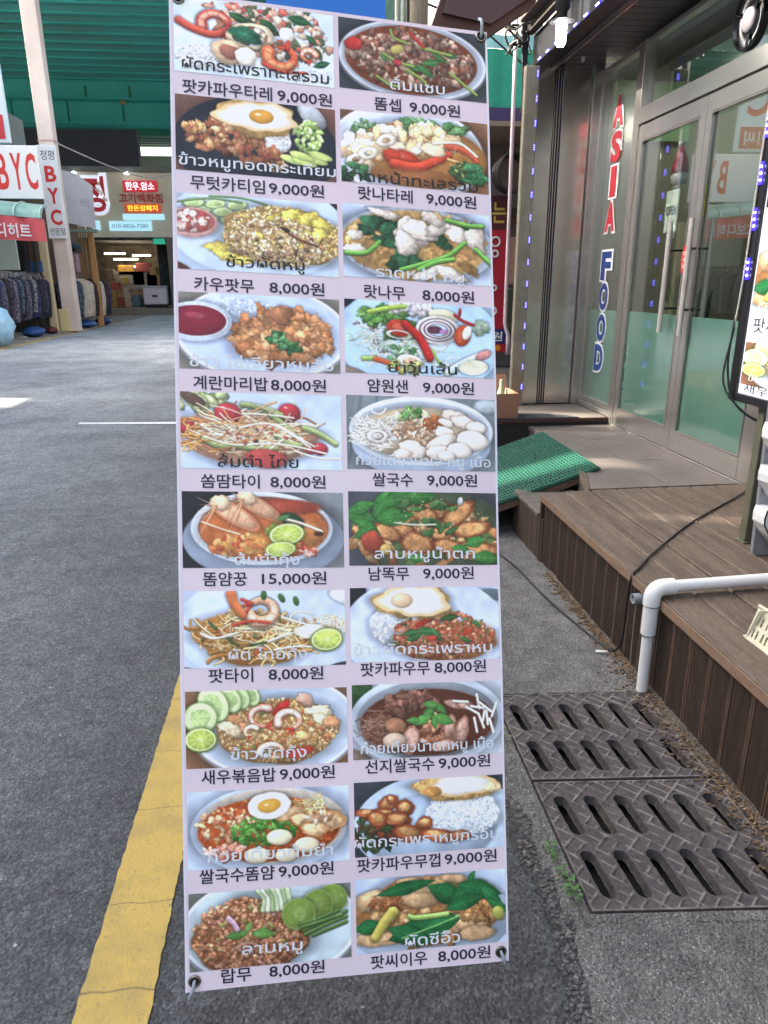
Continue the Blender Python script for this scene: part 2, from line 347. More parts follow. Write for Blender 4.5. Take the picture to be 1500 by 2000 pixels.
    def noodles(s, x, y, rx, ry, pal, n, w=.008, L=.12, curl=1., sh=.3):
        for _ in range(n):
            p, q = s.r.normal(0, .45, 2)
            if p * p + q * q > 1: continue
            a = s.r.uniform(-1, 1); cx, cy = x + p * rx, y + q * ry * PW / PH; P = []
            k = s.r.uniform(-1, 1) * curl
            for t in (-1, -.4, .3, 1):
                P.append((cx + L * t * math.cos(a + k * t), cy + L * t * math.sin(a + k * t) * 1.2))
            s.st(P, w * s.r.uniform(.7, 1.3), np.clip(hx(pal[s.r.randint(len(pal))]) * s.r.uniform(.85, 1.12), 0, 1), sh=sh, shadow=.4)
    def plate(s, x, y, rx, ry, col='c8d6ec', inner=None, rim='e2eaf8'):
        s.b(x, y + .02, rx * 1.01, ry * 1.03, '8a94a8', soft=6, sh=0, n=0, shadow=.5)
        s.b(x, y, rx, ry, rim, soft=1.5, sh=.04, n=.02, shadow=0)
        s.b(x, y, rx * .96, ry * .95, col, soft=4, sh=.05, n=.02, shadow=0)
        s.b(x, y + .01, rx * .8, ry * .76, inner or 'bccbe6', soft=9, sh=-.06, n=.02, shadow=0)
    def prawn(s, x, y, r, a0=0, sweep=230, col='f09070', wd=.045, stripe='fbe4da', flip=1, tail='e04030'):
        P = []
        for i in range(7):
            t = math.radians(a0 + flip * sweep * i / 6); P.append((x + r * math.cos(t), y - r * math.sin(t) * PW / PH * .8))
        s.st(P, wd, col, taper=.55, sh=.35, shadow=.45)
        s.st(P[:5], wd * .55, stripe, taper=.4, sh=.2, shadow=0, alpha=.75)
        for i in range(5):
            q = P[i]; t = math.radians(a0 + flip * sweep * i / 6)
            s.st([(q[0] - .4 * wd * math.cos(t), q[1] + .4 * wd * math.sin(t) * 2), (q[0] + .45 * wd * math.cos(t), q[1] - .45 * wd * math.sin(t) * 2)], wd * .1, col, shadow=0, alpha=.7)
        e = P[-1]; d = (e[0] - P[-2][0], e[1] - P[-2][1])
        for k in (-1, 0, 1): s.st([e, (e[0] + d[0] * .6 - d[1] * .35 * k, e[1] + d[1] * .6 + d[0] * 1.2 * k)], wd * .3, tail, taper=.2)
    def egg(s, x, y, r, ang=0, yolk='f0b040', yr=.5):
        s.b(x, y, r, r * .62, 'f3f3f2', ang, .04, sh=.15, n=.03); s.b(x, y, r * yr * 1.1, r * .62 * yr, yolk, ang, .05, sh=.2, n=.05, shadow=.15)
        s.b(x - r * .12, y - .01, r * .12, r * .05, 'fff0c0', ang, shadow=0, n=0, soft=2)
    def friedegg(s, x, y, rx, ry, yolk='f2a83a', yx=0):
        s.b(x, y + .01, rx * 1.05, ry * 1.15, 'd8a860', wob=.18, n=.25, sh=.3)
        s.b(x, y, rx, ry, 'eef0f4', wob=.16, n=.06, sh=.12, ecol='e2c28c', shadow=.1)
        s.b(x + yx, y - .005, rx * .32, ry * .45, yolk, sh=.25, n=.04, shadow=.12)
        s.b(x + yx - .02, y - .03, rx * .08, ry * .08, 'fff2d0', sh=0, shadow=0, n=0, soft=2)
    def cuke(s, x, y, r, ang=0, f=.8):
        s.b(x, y, r, r * f, '7fae50', ang, sh=.2, n=.05); s.b(x, y - .005, r * .93, r * f * .92, 'd4e6ac', ang, sh=.1, n=.05, shadow=0)
        s.b(x, y, r * .6, r * f * .58, 'b6d488', ang, wob=.12, sh=.1, n=.2, shadow=0, soft=2.5)
    def lime(s, x, y, r, ang=0, f=.7):
        s.b(x, y, r, r * f, '6f9a28', ang, sh=.2, n=.05); s.b(x, y - .004, r * .92, r * f * .9, 'e6efb8', ang, sh=.1, n=.03, shadow=0)
        s.b(x, y - .004, r * .82, r * f * .78, 'b6cf52', ang, sh=.15, n=.15, shadow=0)
        for k in range(5):
            t = math.pi * k / 5 + math.radians(ang)
            s.st([(x - r * .8 * math.cos(t), y - r * f * .8 * math.sin(t) * PW / PH), (x + r * .8 * math.cos(t), y + r * f * .8 * math.sin(t) * PW / PH)], .003, 'e6efb8', shadow=0, n=0)
    def leaf(s, x, y, L, ang, col='3f8a34', f=.38, vein='8cc070'):
        s.b(x, y, L, L * f, col, ang, wob=.06, leaf=1, sh=.35, n=.22)
        a = math.radians(ang); dx, dy = L * math.cos(a), L * math.sin(a) * PW / PH
        s.st([(x - dx * .9, y - dy * .9), (x + dx * .9, y + dy * .9)], .0035, vein, shadow=0, alpha=.6)
        for t in (-.5, -.1, .3):
            for k in (-1, 1):
                px, py = x + dx * t, y + dy * t; a2 = a + k * .9
                s.st([(px, py), (px + L * f * .6 * math.cos(a2), py + L * f * .6 * math.sin(a2) * PW / PH)], .002, vein, shadow=0, alpha=.45)
    def greens(s, x, y, rx, ry, n, cols=('2c6a30', '3f8a3c', '1f4c26', '5fa84c'), L=(.03, .06)):
        for _ in range(n):
            p, q = s.r.uniform(-1, 1, 2)
            s.b(x + p * rx, y + q * ry * PW / PH, s.r.uniform(*L), s.r.uniform(*L) * .45, cols[s.r.randint(len(cols))], s.r.uniform(-60, 60), wob=.25, sh=.5, n=.35)

RICE = ['d8b070', 'e8cc90', 'c89858', 'f0dca8', 'b87e40', 'e0bc78']
HERB = ['2f6a2c', '4f9a3c', '1f4a22']
def dish_pictures():
    D = {}
    # 1 left: seafood with basil
    p = Pic('c2d4ee', 1)
    p.b(.5, .5, .46, .2, 'cfdcf0', soft=20, sh=.05, n=.02, shadow=0)
    p.pile(.17, .78, .16, .08, ['dfe6f0', 'f0f4fa', 'c6ced8', 'e6e4d8'], 260, .006, .011)
    p.pile(.78, .86, .2, .05, ['dfe6f0', 'f0f4fa', 'c6ced8'], 130, .006, .011)
    p.pile(.56, .1, .38, .06, ['e06050', 'f0d8c0', '2d5a34', 'f6e8d8', 'c84038', 'f0b8a0'], 70, .014, .03)
    p.pile(.62, .42, .36, .15, ['e8a890', 'f3e0c8', '24502e', 'd04838', 'f6ece0', 'c87858', '305c38'], 120, .014, .034)
    p.prawn(.25, .33, .085, 200, -250, 'd84c40', .07, 'f6c0a0'); p.st([(.03, .33), (.12, .42), (.24, .47), (.33, .38)], .05, 'd8503e', taper=.1, sh=.4)
    for x, y, L, a in ((.4, .2, .07, 20), (.45, .42, .09, 0), (.58, .25, .07, 30), (.78, .13, .08, 10), (.9, .55, .05, 60), (.86, .38, .05, 40), (.92, .7, .06, -20)): p.leaf(x, y, L, a, '1f5a34')
    p.b(.47, .43, .155, .085, 'f2dcb8', -4, hole=.74, sh=.35, wob=.05); p.b(.44, .42, .1, .05, '24684a', 8, wob=.15, n=.4)
    p.b(.33, .68, .1, .08, 'f0c8a0', 20, wob=.08, sh=.3); p.b(.34, .68, .06, .045, 'b06a5a', 20, wob=.1); p.b(.44, .72, .07, .06, 'f2e6dc', 30, wob=.1)
    p.b(.7, .35, .05, .05, 'f0ece4', 20, wob=.1)
    p.prawn(.66, .66, .085, 160, 260, 'e8603c', .085, 'f2b070'); p.prawn(.84, .6, .045, 20, 240, 'e07858', .05)
    p.st([(.55, .78), (.66, .86), (.82, .84)], .03, 'd84a34', taper=.5)
    D['L1'] = p
    # 1 right: beef soup
    p = Pic('3c4650', 2); p.plate(.5, .5, .5, .27, 'c2d2ec')
    p.b(.49, .5, .45, .235, '7a3a22', soft=3, sh=.15, n=.15)
    p.pile(.49, .48, .43, .2, ['8a6a5c', 'a88878', '6e4e40', 'b89c88', '94543c', '584038', 'c0a890', '7c3424'], 250, .014, .034, sh=.6, n_=.35)
    p.b(.1, .35, .06, .045, 'c83028', wob=.1)
    for x, y, L, a in ((.62, .5, .07, -10), (.68, .42, .06, 30), (.58, .63, .07, 35), (.75, .36, .06, 10), (.5, .6, .06, 20), (.3, .5, .04, 60)): p.leaf(x, y, L, a, '2f6a32')
    for P in (((.3, .45), (.4, .55), (.5, .58)), ((.35, .1), (.37, .2), (.46, .26)), ((.55, .3), (.66, .33), (.76, .36)), ((.45, .64), (.55, .75), (.6, .86)), ((.75, .62), (.85, .78), (.93, .9)), ((.25, .78), (.33, .88), (.4, .9))): p.st(P, .02, '8aa84c', sh=.4)
    p.b(.39, .36, .05, .03, 'd0c060', -20); p.st([(.48, .1), (.53, .2), (.57, .28)], .022, 'c83028'); p.b(.39, .55, .03, .02, 'c02c3c', 10)
    D['R1'] = p
    # 2 left: garlic pork, fried egg
    p = Pic('7c5448', 3)
    p.b(.5, .62, .52, .33, '20242e', soft=2, sh=-.1, n=.05); p.b(.5, .62, .46, .26, '2b303c', soft=4, n=.04, shadow=0)
    p.b(.85, .12, .06, .11, 'b8c0cc', -50, soft=3)
    p.b(.62, .5, .1, .09, 'e8e8ec', wob=.1, n=.15); p.pile(.62, .52, .09, .07, ['f2f2f4', 'e0e2e8', 'ccd0d8'], 120, .006, .01)
    p.pile(.3, .52, .24, .1, ['b07048', 'c88c5c', '945038', 'd8a470', '7c3c2c', 'e0b888'], 110, .018, .034, sh=.55, n_=.35)
    p.pile(.5, .72, .16, .06, ['a05c40', 'b87850', '8a4434'], 30, .018, .03, sh=.5); p.pile(.62, .86, .08, .03, ['d8a060', 'e8c080', '4a3020'], 26, .01, .018)
    p.pile(.12, .42, .08, .03, ['e0bc80', 'd09858'], 16, .012, .022)
    p.pile(.82, .42, .09, .1, ['a8cc68', 'c4e088', '84b050', 'd8ecac'], 60, .012, .024, n_=.3)
    for x, y in ((.72, .74), (.8, .76), (.87, .72), (.78, .68), (.9, .66)): p.b(x, y, .08, .025, 'c2d878', 14, sh=.2); 
    p.friedegg(.5, .2, .24, .1, yx=.03)
    D['L2'] = p
    # 2 right: noodles in gravy, seafood
    p = Pic('96684c', 4); p.plate(.45, .5, .52, .32, 'c9d6ea'); p.b(.52, .55, .47, .22, 'b87a40', soft=4, n=.12)
    p.pile(.16, .22, .09, .05, ['5c8a58', '2f6038', '84ac74', '9cc0a0'], 40, .01, .02)
    p.greens(.6, .14, .25, .03, 14, ('4f8a50', '6fa468'), (.04, .07)); p.pile(.5, .35, .3, .1, ['f0e0cc', 'e8c890', 'f6eee4', 'e0b080'], 46, .03, .055, sh=.35, n_=.15)
    p.pile(.12, .55, .12, .1, ['e8d0a8', 'f2e6d4', 'e0b888'], 22, .03, .055, sh=.3)
    for x, y in ((.1, .68), (.18, .58), (.3, .38)): p.b(x, y, .07, .04, 'f2e6d8', -20, hole=.45, sh=.3, wob=.08)
    p.b(.4, .62, .12, .065, 'd0402c', 15, wob=.15, sh=.35); p.st([(.35, .7), (.5, .72), (.62, .62), (.72, .5)], .07, 'd8452e', sh=.4, taper=.2)
    p.b(.62, .45, .09, .04, 'f2dcb8', 10, wob=.1); p.st([(.72, .38), (.84, .42), (.92, .55)], .05, 'd8583c', taper=.4); p.st([(.62, .36), (.8, .32), (.92, .48)], .018, 'f4e6d0')
    p.st([(.72, .56), (.82, .6), (.9, .62)], .02, 'e8b878', taper=.7)
    p.pile(.84, .72, .1, .06, ['2f5c38', '4f8048', 'c8c860', '1c3c26', '243c2c'], 60, .012, .024); p.greens(.93, .74, .08, .05, 12, ('3f8a58', '2c6a44'))
    p.greens(.08, .85, .1, .04, 8, ('3f7a48', '2c5a34')); p.b(.5, .84, .25, .05, 'a8603a', soft=8, alpha=.6, shadow=0)
    D['R2'] = p
    # 3 left: fried rice with pork
    p = Pic('b8cdec', 5); p.b(.0, 1.02, .1, .05, '5a2c24', 22, sh=0); p.b(1.0, .02, .08, .03, '30242c', 10)
    p.b(.5, .4, .56, .32, 'bed2ef', soft=3, sh=.04, n=.02, shadow=.2)
    for i in range(10): p.cuke(.1 + .045 * i % .4, .12 + .1 * (i % 3), .065, -8, .45)
    for P in (((0, .12), (.2, .05), (.4, .08)), ((.2, .02), (.4, .02), (.58, .1))): p.st(P, .012, '6f9a58')
    p.pile(.66, .5, .38, .19, RICE + ['f0d878', 'e8c848', 'c8a070', 'd8c8b0', '9c7450', 'f2e6c0'], 1000, .006, .013, n_=.15, under='b08c50')
    for x, y, r in ((.25, .7, .08), (.3, .8, .07), (.72, .2, .08), (.82, .25, .09), (.9, .3, .07), (.86, .45, .08), (.6, .25, .05), (.5, .5, .035), (.4, .85, .06)): p.b(x, y, r, r * .5, 'ecd45c', p.r.uniform(-30, 30), wob=.3, n=.35, sh=.3)
    p.pile(.62, .55, .3, .14, ['f0e6d0', 'a87c60', 'c8a080', 'e8d8a8', '5c4030'], 240, .007, .015)
    p.st([(.64, .38), (.75, .52), (.87, .6)], .012, '6a3028'); p.b(.67, .4, .03, .012, '3a302c', 20)
    p.b(.09, .38, .16, .095, 'e0a8a4', sh=.25); p.b(.09, .36, .14, .075, 'b06058', sh=.1, shadow=0); p.pile(.08, .38, .12, .06, ['d84038', 'f0e0d8', 'e8c8c0', 'b02c2c', 'f2ead8'], 34, .012, .028)
    D['L3'] = p
    # 3 right
    p = Pic('b6caea', 6); p.b(.5, .5, .53, .25, 'c2d2ea', soft=2, sh=.05); p.b(.48, .5, .49, .225, 'c89c5c', soft=3, n=.18, sh=.15)
    p.pile(.5, .5, .46, .2, ['c89858', 'd8b070', 'b88850'], 60, .03, .06, sh=.15, n_=.3)
    for x, y, L in ((.22, .24, .1), (.32, .3, .09), (.15, .35, .06), (.3, .48, .09), (.42, .68, .1), (.36, .78, .09), (.66, .42, .08), (.85, .2, .06), (.84, .28, .05)): p.b(x, y, L, L * .5, '2a6040', p.r.uniform(-30, 30), wob=.25, n=.6, sh=.4)
    for x, y, a, b in ((.28, .1, .1, .03), (.45, .35, .11, .1), (.52, .3, .12, .07), (.42, .5, .09, .07), (.68, .22, .12, .05), (.6, .12, .08, .04), (.78, .32, .1, .05), (.9, .35, .06, .11), (.08, .42, .06, .03), (.08, .62, .07, .04), (.7, .85, .14, .04), (.55, .9, .1, .03)): p.b(x, y, a, b, 'dccfc4', p.r.uniform(-20, 20), wob=.22, n=.25, sh=.35)
    for P in (((.38, .86), (.55, .74), (.7, .62), (.82, .42)), ((.5, .84), (.62, .72), (.74, .66)), ((.9, .5), (1, .68), (1.05, .75)), ((.02, .68), (.15, .66), (.24, .5)), ((.7, .12), (.85, .17), (.95, .16))): p.st(P, .032, '6fb84c', sh=.5)
    D['R3'] = p
    # 4 left: omelette
    p = Pic('9c9890', 7); p.plate(.52, .5, .54, .3, 'bccff0', 'b4c8ee')
    p.pile(.35, .17, .22, .07, ['c4d6f0', 'd4e2f8', 'b4c6e4'], 120, .008, .014, sh=.15)
    p.b(.64, .56, .31, .17, 'b86c3c', wob=.1, sh=.3); p.pile(.63, .54, .3, .16, ['d08c58', 'c87c48', 'dc9c68', 'c07040', 'e0a878'], 130, .03, .055, sh=.35, n_=.35)
    p.b(.62, .26, .09, .06, 'c88058', wob=.2, n=.4)
    p.greens(.58, .55, .08, .035, 12, ('4a8a50', '2f6c3c', '6aa868'), (.02, .04)); p.greens(.68, .68, .07, .03, 12, ('4a8a50', '2f6c3c'), (.02, .04))
    p.b(.11, .38, .215, .125, 'c8d8f0', sh=.15); p.b(.11, .37, .19, .1, 'dce8fa', sh=.05, shadow=0); p.b(.105, .37, .185, .095, '8c1c30', sh=.2, n=.06, shadow=.1); p.b(.1, .3, .07, .02, 'b03a50', 3, soft=4, n=0, shadow=0)
    D['L4'] = p
    # 4 right: glass noodle salad
    p = Pic('a0c4ea', 8); p.b(0, 0, .13, .05, '20283c', -20); p.b(.5, .5, .56, .36, 'a8ccf0', soft=3, sh=.05, n=.03); p.b(.02, 1.0, .12, .04, '8c7c70', 10)
    p.noodles(.42, .6, .34, .18, ['dce4dc', 'e8ece4', 'c8d4cc', 'd8d0b0'], 130, .006, .09, 1.6)
    p.noodles(.2, .5, .16, .16, ['c8dcd4', 'e0e8e0', '9cb8a8', '8c4858'], 60, .006, .05, 2)
    p.greens(.28, .3, .16, .09, 34, ('5c9c44', '7cb85c', '3f7a38'), (.03, .06)); p.greens(.35, .7, .12, .06, 20, ('6fac74', '4a8a54', 'a8d0b0'), (.015, .04))
    p.pile(.45, .08, .15, .05, ['e8e4e0', 'd0c8d4', 'f0eeec'], 30, .02, .035)
    p.st([(.16, .16), (.28, .1), (.4, .06)], .03, 'a8cc50'); p.b(.66, .16, .1, .045, 'dcd8b8', 6, sh=.1)
    for r in (.15, .115, .085): p.b(.62, .36, r, r * .62, 'f0eef0', 0, hole=.84, sh=.25); p.b(.62, .36, r * .84, r * .5, '9c5070', hole=.93, n=.1, shadow=0)
    p.b(.6, .36, .05, .025, '6a3050', n=.3); p.b(.66, .38, .03, .015, 'b878b8')
    p.b(.36, .36, .085, .055, 'd83824', 8, sh=.3); p.b(.36, .34, .05, .025, 'e86048', sh=.1); p.b(.36, .45, .09, .03, 'ece8e8', 4, hole=.7)
    p.st([(.4, .3), (.5, .5), (.56, .75)], .05, 'c82420', sh=.4, taper=-.2)
    p.b(.79, .42, .055, .075, 'd84c28', 25, sh=.3); p.b(.82, .38, .03, .05, 'e8e0d8', 25); p.st([(.74, .14), (.8, .22), (.88, .27)], .02, 'b82428'); p.b(.775, .1, .011, .03, 'b82428', 8)
    p.b(.92, .3, .06, .05, '9cb8a0', wob=.2, n=.3); p.st([(.95, .66), (.8, .8), (.68, .95)], .05, 'c4e0d8'); p.b(.93, .68, .06, .028, 'd08888', -25); p.b(.86, .86, .1, .05, 'dcdcc4', -5, sh=.1)
    p.b(.43, .82, .09, .05, 'f0e8e0', 10); p.b(.43, .82, .05, .025, 'd8b090', n=.4); p.st([(.12, .8), (.2, .79)], .03, '9cc05c'); p.st([(.2, .8), (.3, .86), (.38, .97)], .035, 'e06030', taper=.3); p.st([(.58, .64), (.62, .8), (.66, .85)], .016, '9cc44c')
    p.greens(.4, .9, .12, .03, 8, ('b8c468',), (.03, .05)); 
    D['R4'] = p
    # 5 left: papaya salad
    p = Pic('b4c8ea', 9); p.b(.45, .55, .6, .34, 'bccfee', soft=20, sh=.05, n=.01, shadow=0)
    p.greens(.12, .1, .14, .06, 20, ('b8c890', 'd0dcb0', '8c9c60'), (.04, .07)); p.b(.08, .1, .08, .035, '6a5040', 25)
    p.b(.42, .6, .4, .17, 'c08870', wob=.15, soft=6)
    p.noodles(.42, .52, .42, .16, ['e8dcc0', 'd8cca0', 'f0e8d4', 'c8a888', 'e89858', 'dcc8a0', 'c87858'], 170, .011, .13, .8)
    for x, y, r in ((.29, .28, .085), (.67, .24, .07), (.03, .45, .06), (.86, .72, .05), (.8, .74, .03)): p.b(x, y, r, r * .8, 'cc3844', 10, sh=.45, n=.06); p.b(x - r * .3, y - r * .9, r * .2, r * .1, 'f4b0b0', 30, shadow=0, soft=2, n=0)
    for P in (((.5, .22), (.6, .35), (.7, .55)), ((.35, .7), (.48, .74), (.58, .72)), ((.14, .62), (.22, .7), (.3, .7)), ((.76, .44), (.86, .52), (.96, .65)), ((.38, .15), (.52, .2), (.62, .28)), ((.55, .5), (.66, .64), (.73, .68))): p.st(P, .036, '9cae6c', sh=.4)
    p.noodles(.42, .5, .44, .16, ['f0e8d0', 'e8dcc0', 'f2c898', 'e8a060'], 60, .009, .16, .5)
    for P in (((.05, .5), (.3, .68), (.6, .66), (.9, .78)), ((.3, .5), (.55, .4), (.8, .7)), ((.7, .75), (.85, .84), (.99, .84))): p.st(P, .012, 'f2e8d4')
    p.b(.52, .86, .13, .06, 'cc4c48', 5, sh=.2); p.pile(.45, .55, .2, .06, ['d84838', 'f0e0d0', '3a302c', 'e0b0a0'], 40, .006, .014); p.noodles(.06, .6, .06, .12, ['e89048', 'f0a860'], 14, .012, .08)
    D['L5'] = p
    # 5 right: clear noodle soup
    p = Pic('7c8a96', 10)
    for i in range(9): p.st([(.0 + .05 * i, 0), (-.2 + .1 * i, 1)], .02, '8c8c8c' if i % 2 else '586068', alpha=.5, shadow=0, soft=5)
    p.b(.95, .1, .1, .05, 'a8b8c4', soft=8)
    p.b(.5, .62, .47, .24, 'aabedd', soft=2, sh=.15, n=.02); p.b(.5, .46, .485, .225, 'dbe6f8', soft=1.5, sh=.03, n=.02, shadow=0); p.b(.5, .47, .455, .2, 'b4c0d4', soft=3, sh=-.1, n=.02, shadow=0)
    p.b(.5, .5, .43, .17, 'c8b494', soft=3, n=.1)
    p.noodles(.2, .5, .16, .13, ['ece4dc', 'f4f0ec', 'd8d0c8'], 110, .009, .09, 2.2); p.b(.2, .55, .07, .045, 'ece8e4', hole=.6, n=.2); p.b(.2, .55, .035, .02, 'd8d0c8', hole=.4)
    p.pile(.45, .3, .14, .05, ['d8dcb8', 'e8e4d0', 'b0c888'], 50, .01, .022); p.pile(.43, .22, .07, .04, ['5c9c48', '8cc070', '3f7a34'], 40, .008, .018)
    p.pile(.5, .48, .18, .09, ['c09878', 'e0c4a8', '9c7054', 'f0dcc8', '7c5440', 'b88860'], 150, .01, .02); p.pile(.58, .35, .08, .045, ['c06c38', 'd88850', 'a85028'], 50, .008, .015)
    for x, y, a in ((.66, .5, .08), (.62, .62, .09), (.43, .72, .1), (.36, .78, .06), (.72, .25, .08), (.78, .33, .08), (.6, .75, .08), (.66, .34, .05)): p.b(x, y, a, a * .55, 'ecd8d0', p.r.uniform(-30, 30), wob=.15, n=.12, sh=.25)
    for x, y, a in ((.87, .4, .07), (.84, .58, .11), (.75, .72, .085), (.66, .8, .06)): p.b(x, y, a, a * .6, 'efe6dc', 5, wob=.03, n=.04, sh=.3)
    D['R5'] = p
    # 6 left: tom yum prawn
    p = Pic('8a929c', 11); Y, X = np.mgrid[0:PH, 0:PW]
    wv = (np.sin((X + Y * .6) * .75) * np.sin((Y * 1.3 - X * .35) * .8) > -.1) * 1.
    p.a[:] = wv[..., None] * hx('b4bec8') + (1 - wv[..., None]) * hx('3c4048'); k = np.clip((X / PW - .1) * 1.4, .25, 1); p.a *= k[..., None]
    p.b(.5, .62, .5, .26, '9caecc', soft=2, sh=.2, n=.02); p.b(.49, .48, .44, .23, 'd8e4f6', soft=1.5, sh=.04, n=.02, shadow=.2); p.b(.5, .48, .405, .2, '9c5c40', soft=2, sh=-.1, shadow=0)
    p.b(.5, .5, .395, .185, 'd06a34', soft=3, n=.2, sh=.1); p.b(.4, .68, .2, .07, 'e09848', soft=7, n=.2, shadow=0); p.b(.75, .55, .13, .08, 'd08040', soft=9, shadow=0); p.b(.62, .2, .24, .05, 'b84830', soft=6, shadow=0)
    p.pile(.45, .72, .3, .08, ['e08040', 'e8a050', 'd05830', 'f0c070', 'b83828'], 90, .01, .026, sh=.2)
    for x0, y0, s_ in ((.32, .3, 1.1), (.47, .2, .95)):
        p.b(x0, y0, .16 * s_, .055 * s_, 'eab088', 30, wob=.04, sh=.35, n=.15, ecol='d88058')
        p.b(x0 - .08 * s_, y0 - .14 * s_, .06, .05, 'e8c4a0', 30, wob=.15, n=.2)
        for j in range(8): p.st([(x0 - .1 * s_, y0 - .1 * s_), (x0 - .2 * s_ + .02 * p.r.randn(), y0 - .22 + .09 * j)], .008, ['f0c8a0', 'e08858'][j % 2], taper=.8)
        for j in range(4): p.st([(x0 - .02 + .045 * j, y0 - .1 + .08 * j), (x0 - .05 + .045 * j, y0 + .06 + .08 * j)], .005, 'd88860', shadow=0)
    p.b(.68, .38, .08, .045, '25482c', 25, n=.3); p.st([(.62, .35), (.74, .42), (.86, .52)], .02, 'ecc8b8'); p.b(.84, .55, .03, .015, '503020'); p.leaf(.62, .34, .05, -20, '4f8a4c')
    p.b(.56, .5, .055, .04, '8c9c3c', wob=.25, n=.5); p.lime(.64, .56, .115, -8, .62); p.lime(.6, .76, .1, -5, .5); p.pile(.78, .78, .06, .03, ['d83828', 'f4d8c8'], 18, .008, .018)
    p.st([(.12, .4), (.25, .5), (.35, .56)], .012, 'f0c8a8')
    D['L6'] = p
    # 6 right: spicy pork with herbs
    p = Pic('4a4c58', 12); p.b(.6, .6, .5, .3, '4c5c44', soft=10)
    p.pile(.5, .62, .52, .2, ['c8844c', 'd89c64', 'b06c3c', 'e0b07c', 'a0502c', '4c7c3c', '2f5c30'], 120, .025, .055, sh=.4, n_=.4)
    for x, y, a, b, g in ((.33, .52, .12, .05, 12), (.6, .24, .14, .06, 10), (.73, .3, .14, .06, -35), (.5, .3, .1, .05, 15), (.45, .7, .12, .07, 10), (.82, .5, .15, .05, -8), (.62, .55, .08, .05, 0), (.85, .78, .17, .05, 4), (.25, .55, .1, .05, 20), (.66, .74, .1, .05, 8)): p.b(x, y, a, b, 'd09058', g, wob=.1, n=.35, sh=.35, ecol='8a4024')
    for x, y, L, a in ((.22, .17, .12, -60), (.35, .1, .15, -10), (.47, .06, .12, 0), (.3, .34, .14, -8), (.08, .35, .12, 12), (.12, .48, .1, 30), (.08, .22, .1, -20), (.85, .68, .08, -15), (.75, .78, .07, 10), (.92, .9, .1, 5), (.45, .9, .07, 0), (.1, .55, .08, -30)): p.leaf(x, y, L, a, '3a8638', .45)
    p.greens(.5, .2, .2, .03, 8, ('4f7c40', '3a6434')); p.greens(.6, .48, .1, .04, 8, ('3f6c38',)); p.b(.15, .68, .07, .07, 'b04430', wob=.15, n=.2); p.b(.24, .78, .04, .035, 'd8b060')
    p.st([(.3, .42), (.45, .45), (.58, .44)], .012, 'ccd8b8'); p.pile(.6, .4, .35, .15, ['f0d8b0', 'e8c080'], 60, .003, .006); p.b(.75, .12, .02, .03, 'ccd0dc', 10)
    D['R6'] = p
    # 7 left: pad thai
    p = Pic('bacdec', 13); p.b(.5, .5, .56, .34, 'c0d2f0', soft=3, sh=.06, n=.02, shadow=.1); p.b(1.02, .1, .12, .05, 'd8dce0', 15); p.b(.99, 1.0, .1, .02, '30343c', -8); p.b(.0, 1.02, .1, .015, '30343c', 6)
    p.b(.42, .62, .36, .17, 'c07c34', soft=6, wob=.08); p.noodles(.42, .6, .38, .16, ['e0a85c', 'ecc078', 'd09448', 'f0cc90', 'c47c38'], 210, .016, .1, 1.4)
    p.pile(.42, .58, .32, .12, ['c84c2c', '3a5c34', 'e8c890', 'b85c30'], 50, .008, .02); p.noodles(.5, .5, .4, .14, ['f0dcb4', 'ecc888'], 36, .011, .12, 1)
    p.pile(.88, .5, .13, .08, ['e0cca8', 'f0e0c4', 'c8a880', 'd8bc94'], 220, .005, .01)
    p.prawn(.47, .27, .085, 195, 300, 'eca880', .085, 'fbe0cc'); p.st([(.36, .32), (.31, .18), (.29, .05)], .05, 'e87840', taper=-.3); p.st([(.3, .45), (.4, .4), (.52, .42)], .02, 'd84830')
    for x, y, a in ((.49, .06, 90), (.6, .1, 60), (.69, .14, 75)): p.b(x, y, .03, .018, '3c6c30', a)
    for P in (((.1, .55), (.18, .62), (.32, .55)), ((.45, .72), (.6, .6), (.75, .52)), ((.6, .35), (.75, .45), (.85, .47)), ((.55, .78), (.7, .74), (.8, .76))): p.st(P, .014, 'f2e8d8')
    for P in (((.15, .4), (.2, .5)), ((.4, .72), (.5, .68)), ((.26, .62), (.33, .72))): p.st(P, .014, '3c6030')
    p.b(.78, .55, .1, .05, 'f0ead8', wob=.1); p.lime(.88, .66, .105, -6, .72)
    D['L7'] = p
    # 7 right: basil pork with fried egg
    p = Pic('b8c8e6', 14); p.b(0, .1, .1, .12, '20242c', 35); p.b(.22, .05, .06, .08, '38302c', 20); p.b(1.0, .12, .12, .035, '6c7c90', 12); p.b(.5, .6, .56, .36, 'c0cfec', soft=2, sh=.05, n=.02, shadow=.2)
    p.b(.3, .5, .17, .14, 'c8d2e4', wob=.08, soft=4); p.pile(.3, .5, .17, .13, ['d8dee8', 'e4e8f0', 'c4ccda', 'dcd8c8'], 260, .006, .011, sh=.25)
    p.b(.64, .75, .34, .13, 'a86c3c', soft=4, wob=.06); p.pile(.62, .66, .34, .15, ['b85c3c', 'c87850', '8a3c28', 'd89870', '3a6030', 'a04830', 'c83c2c', 'e0a880'], 460, .009, .018, sh=.5, n_=.3)
    for x, y, L, a in ((.5, .6, .07, 5), (.57, .65, .06, 50), (.4, .62, .06, -10), (.66, .42, .06, -10), (.76, .72, .04, 20), (.42, .68, .06, -20), (.84, .5, .04, 30)): p.leaf(x, y, L, a, '2f6a34')
    for x, y in ((.46, .5), (.5, .46), (.54, .7), (.78, .62)): p.b(x, y, .035, .018, 'c83828', -15)
    p.friedegg(.42, .18, .23, .11, 'ecc8a0', -.08)
    D['R7'] = p
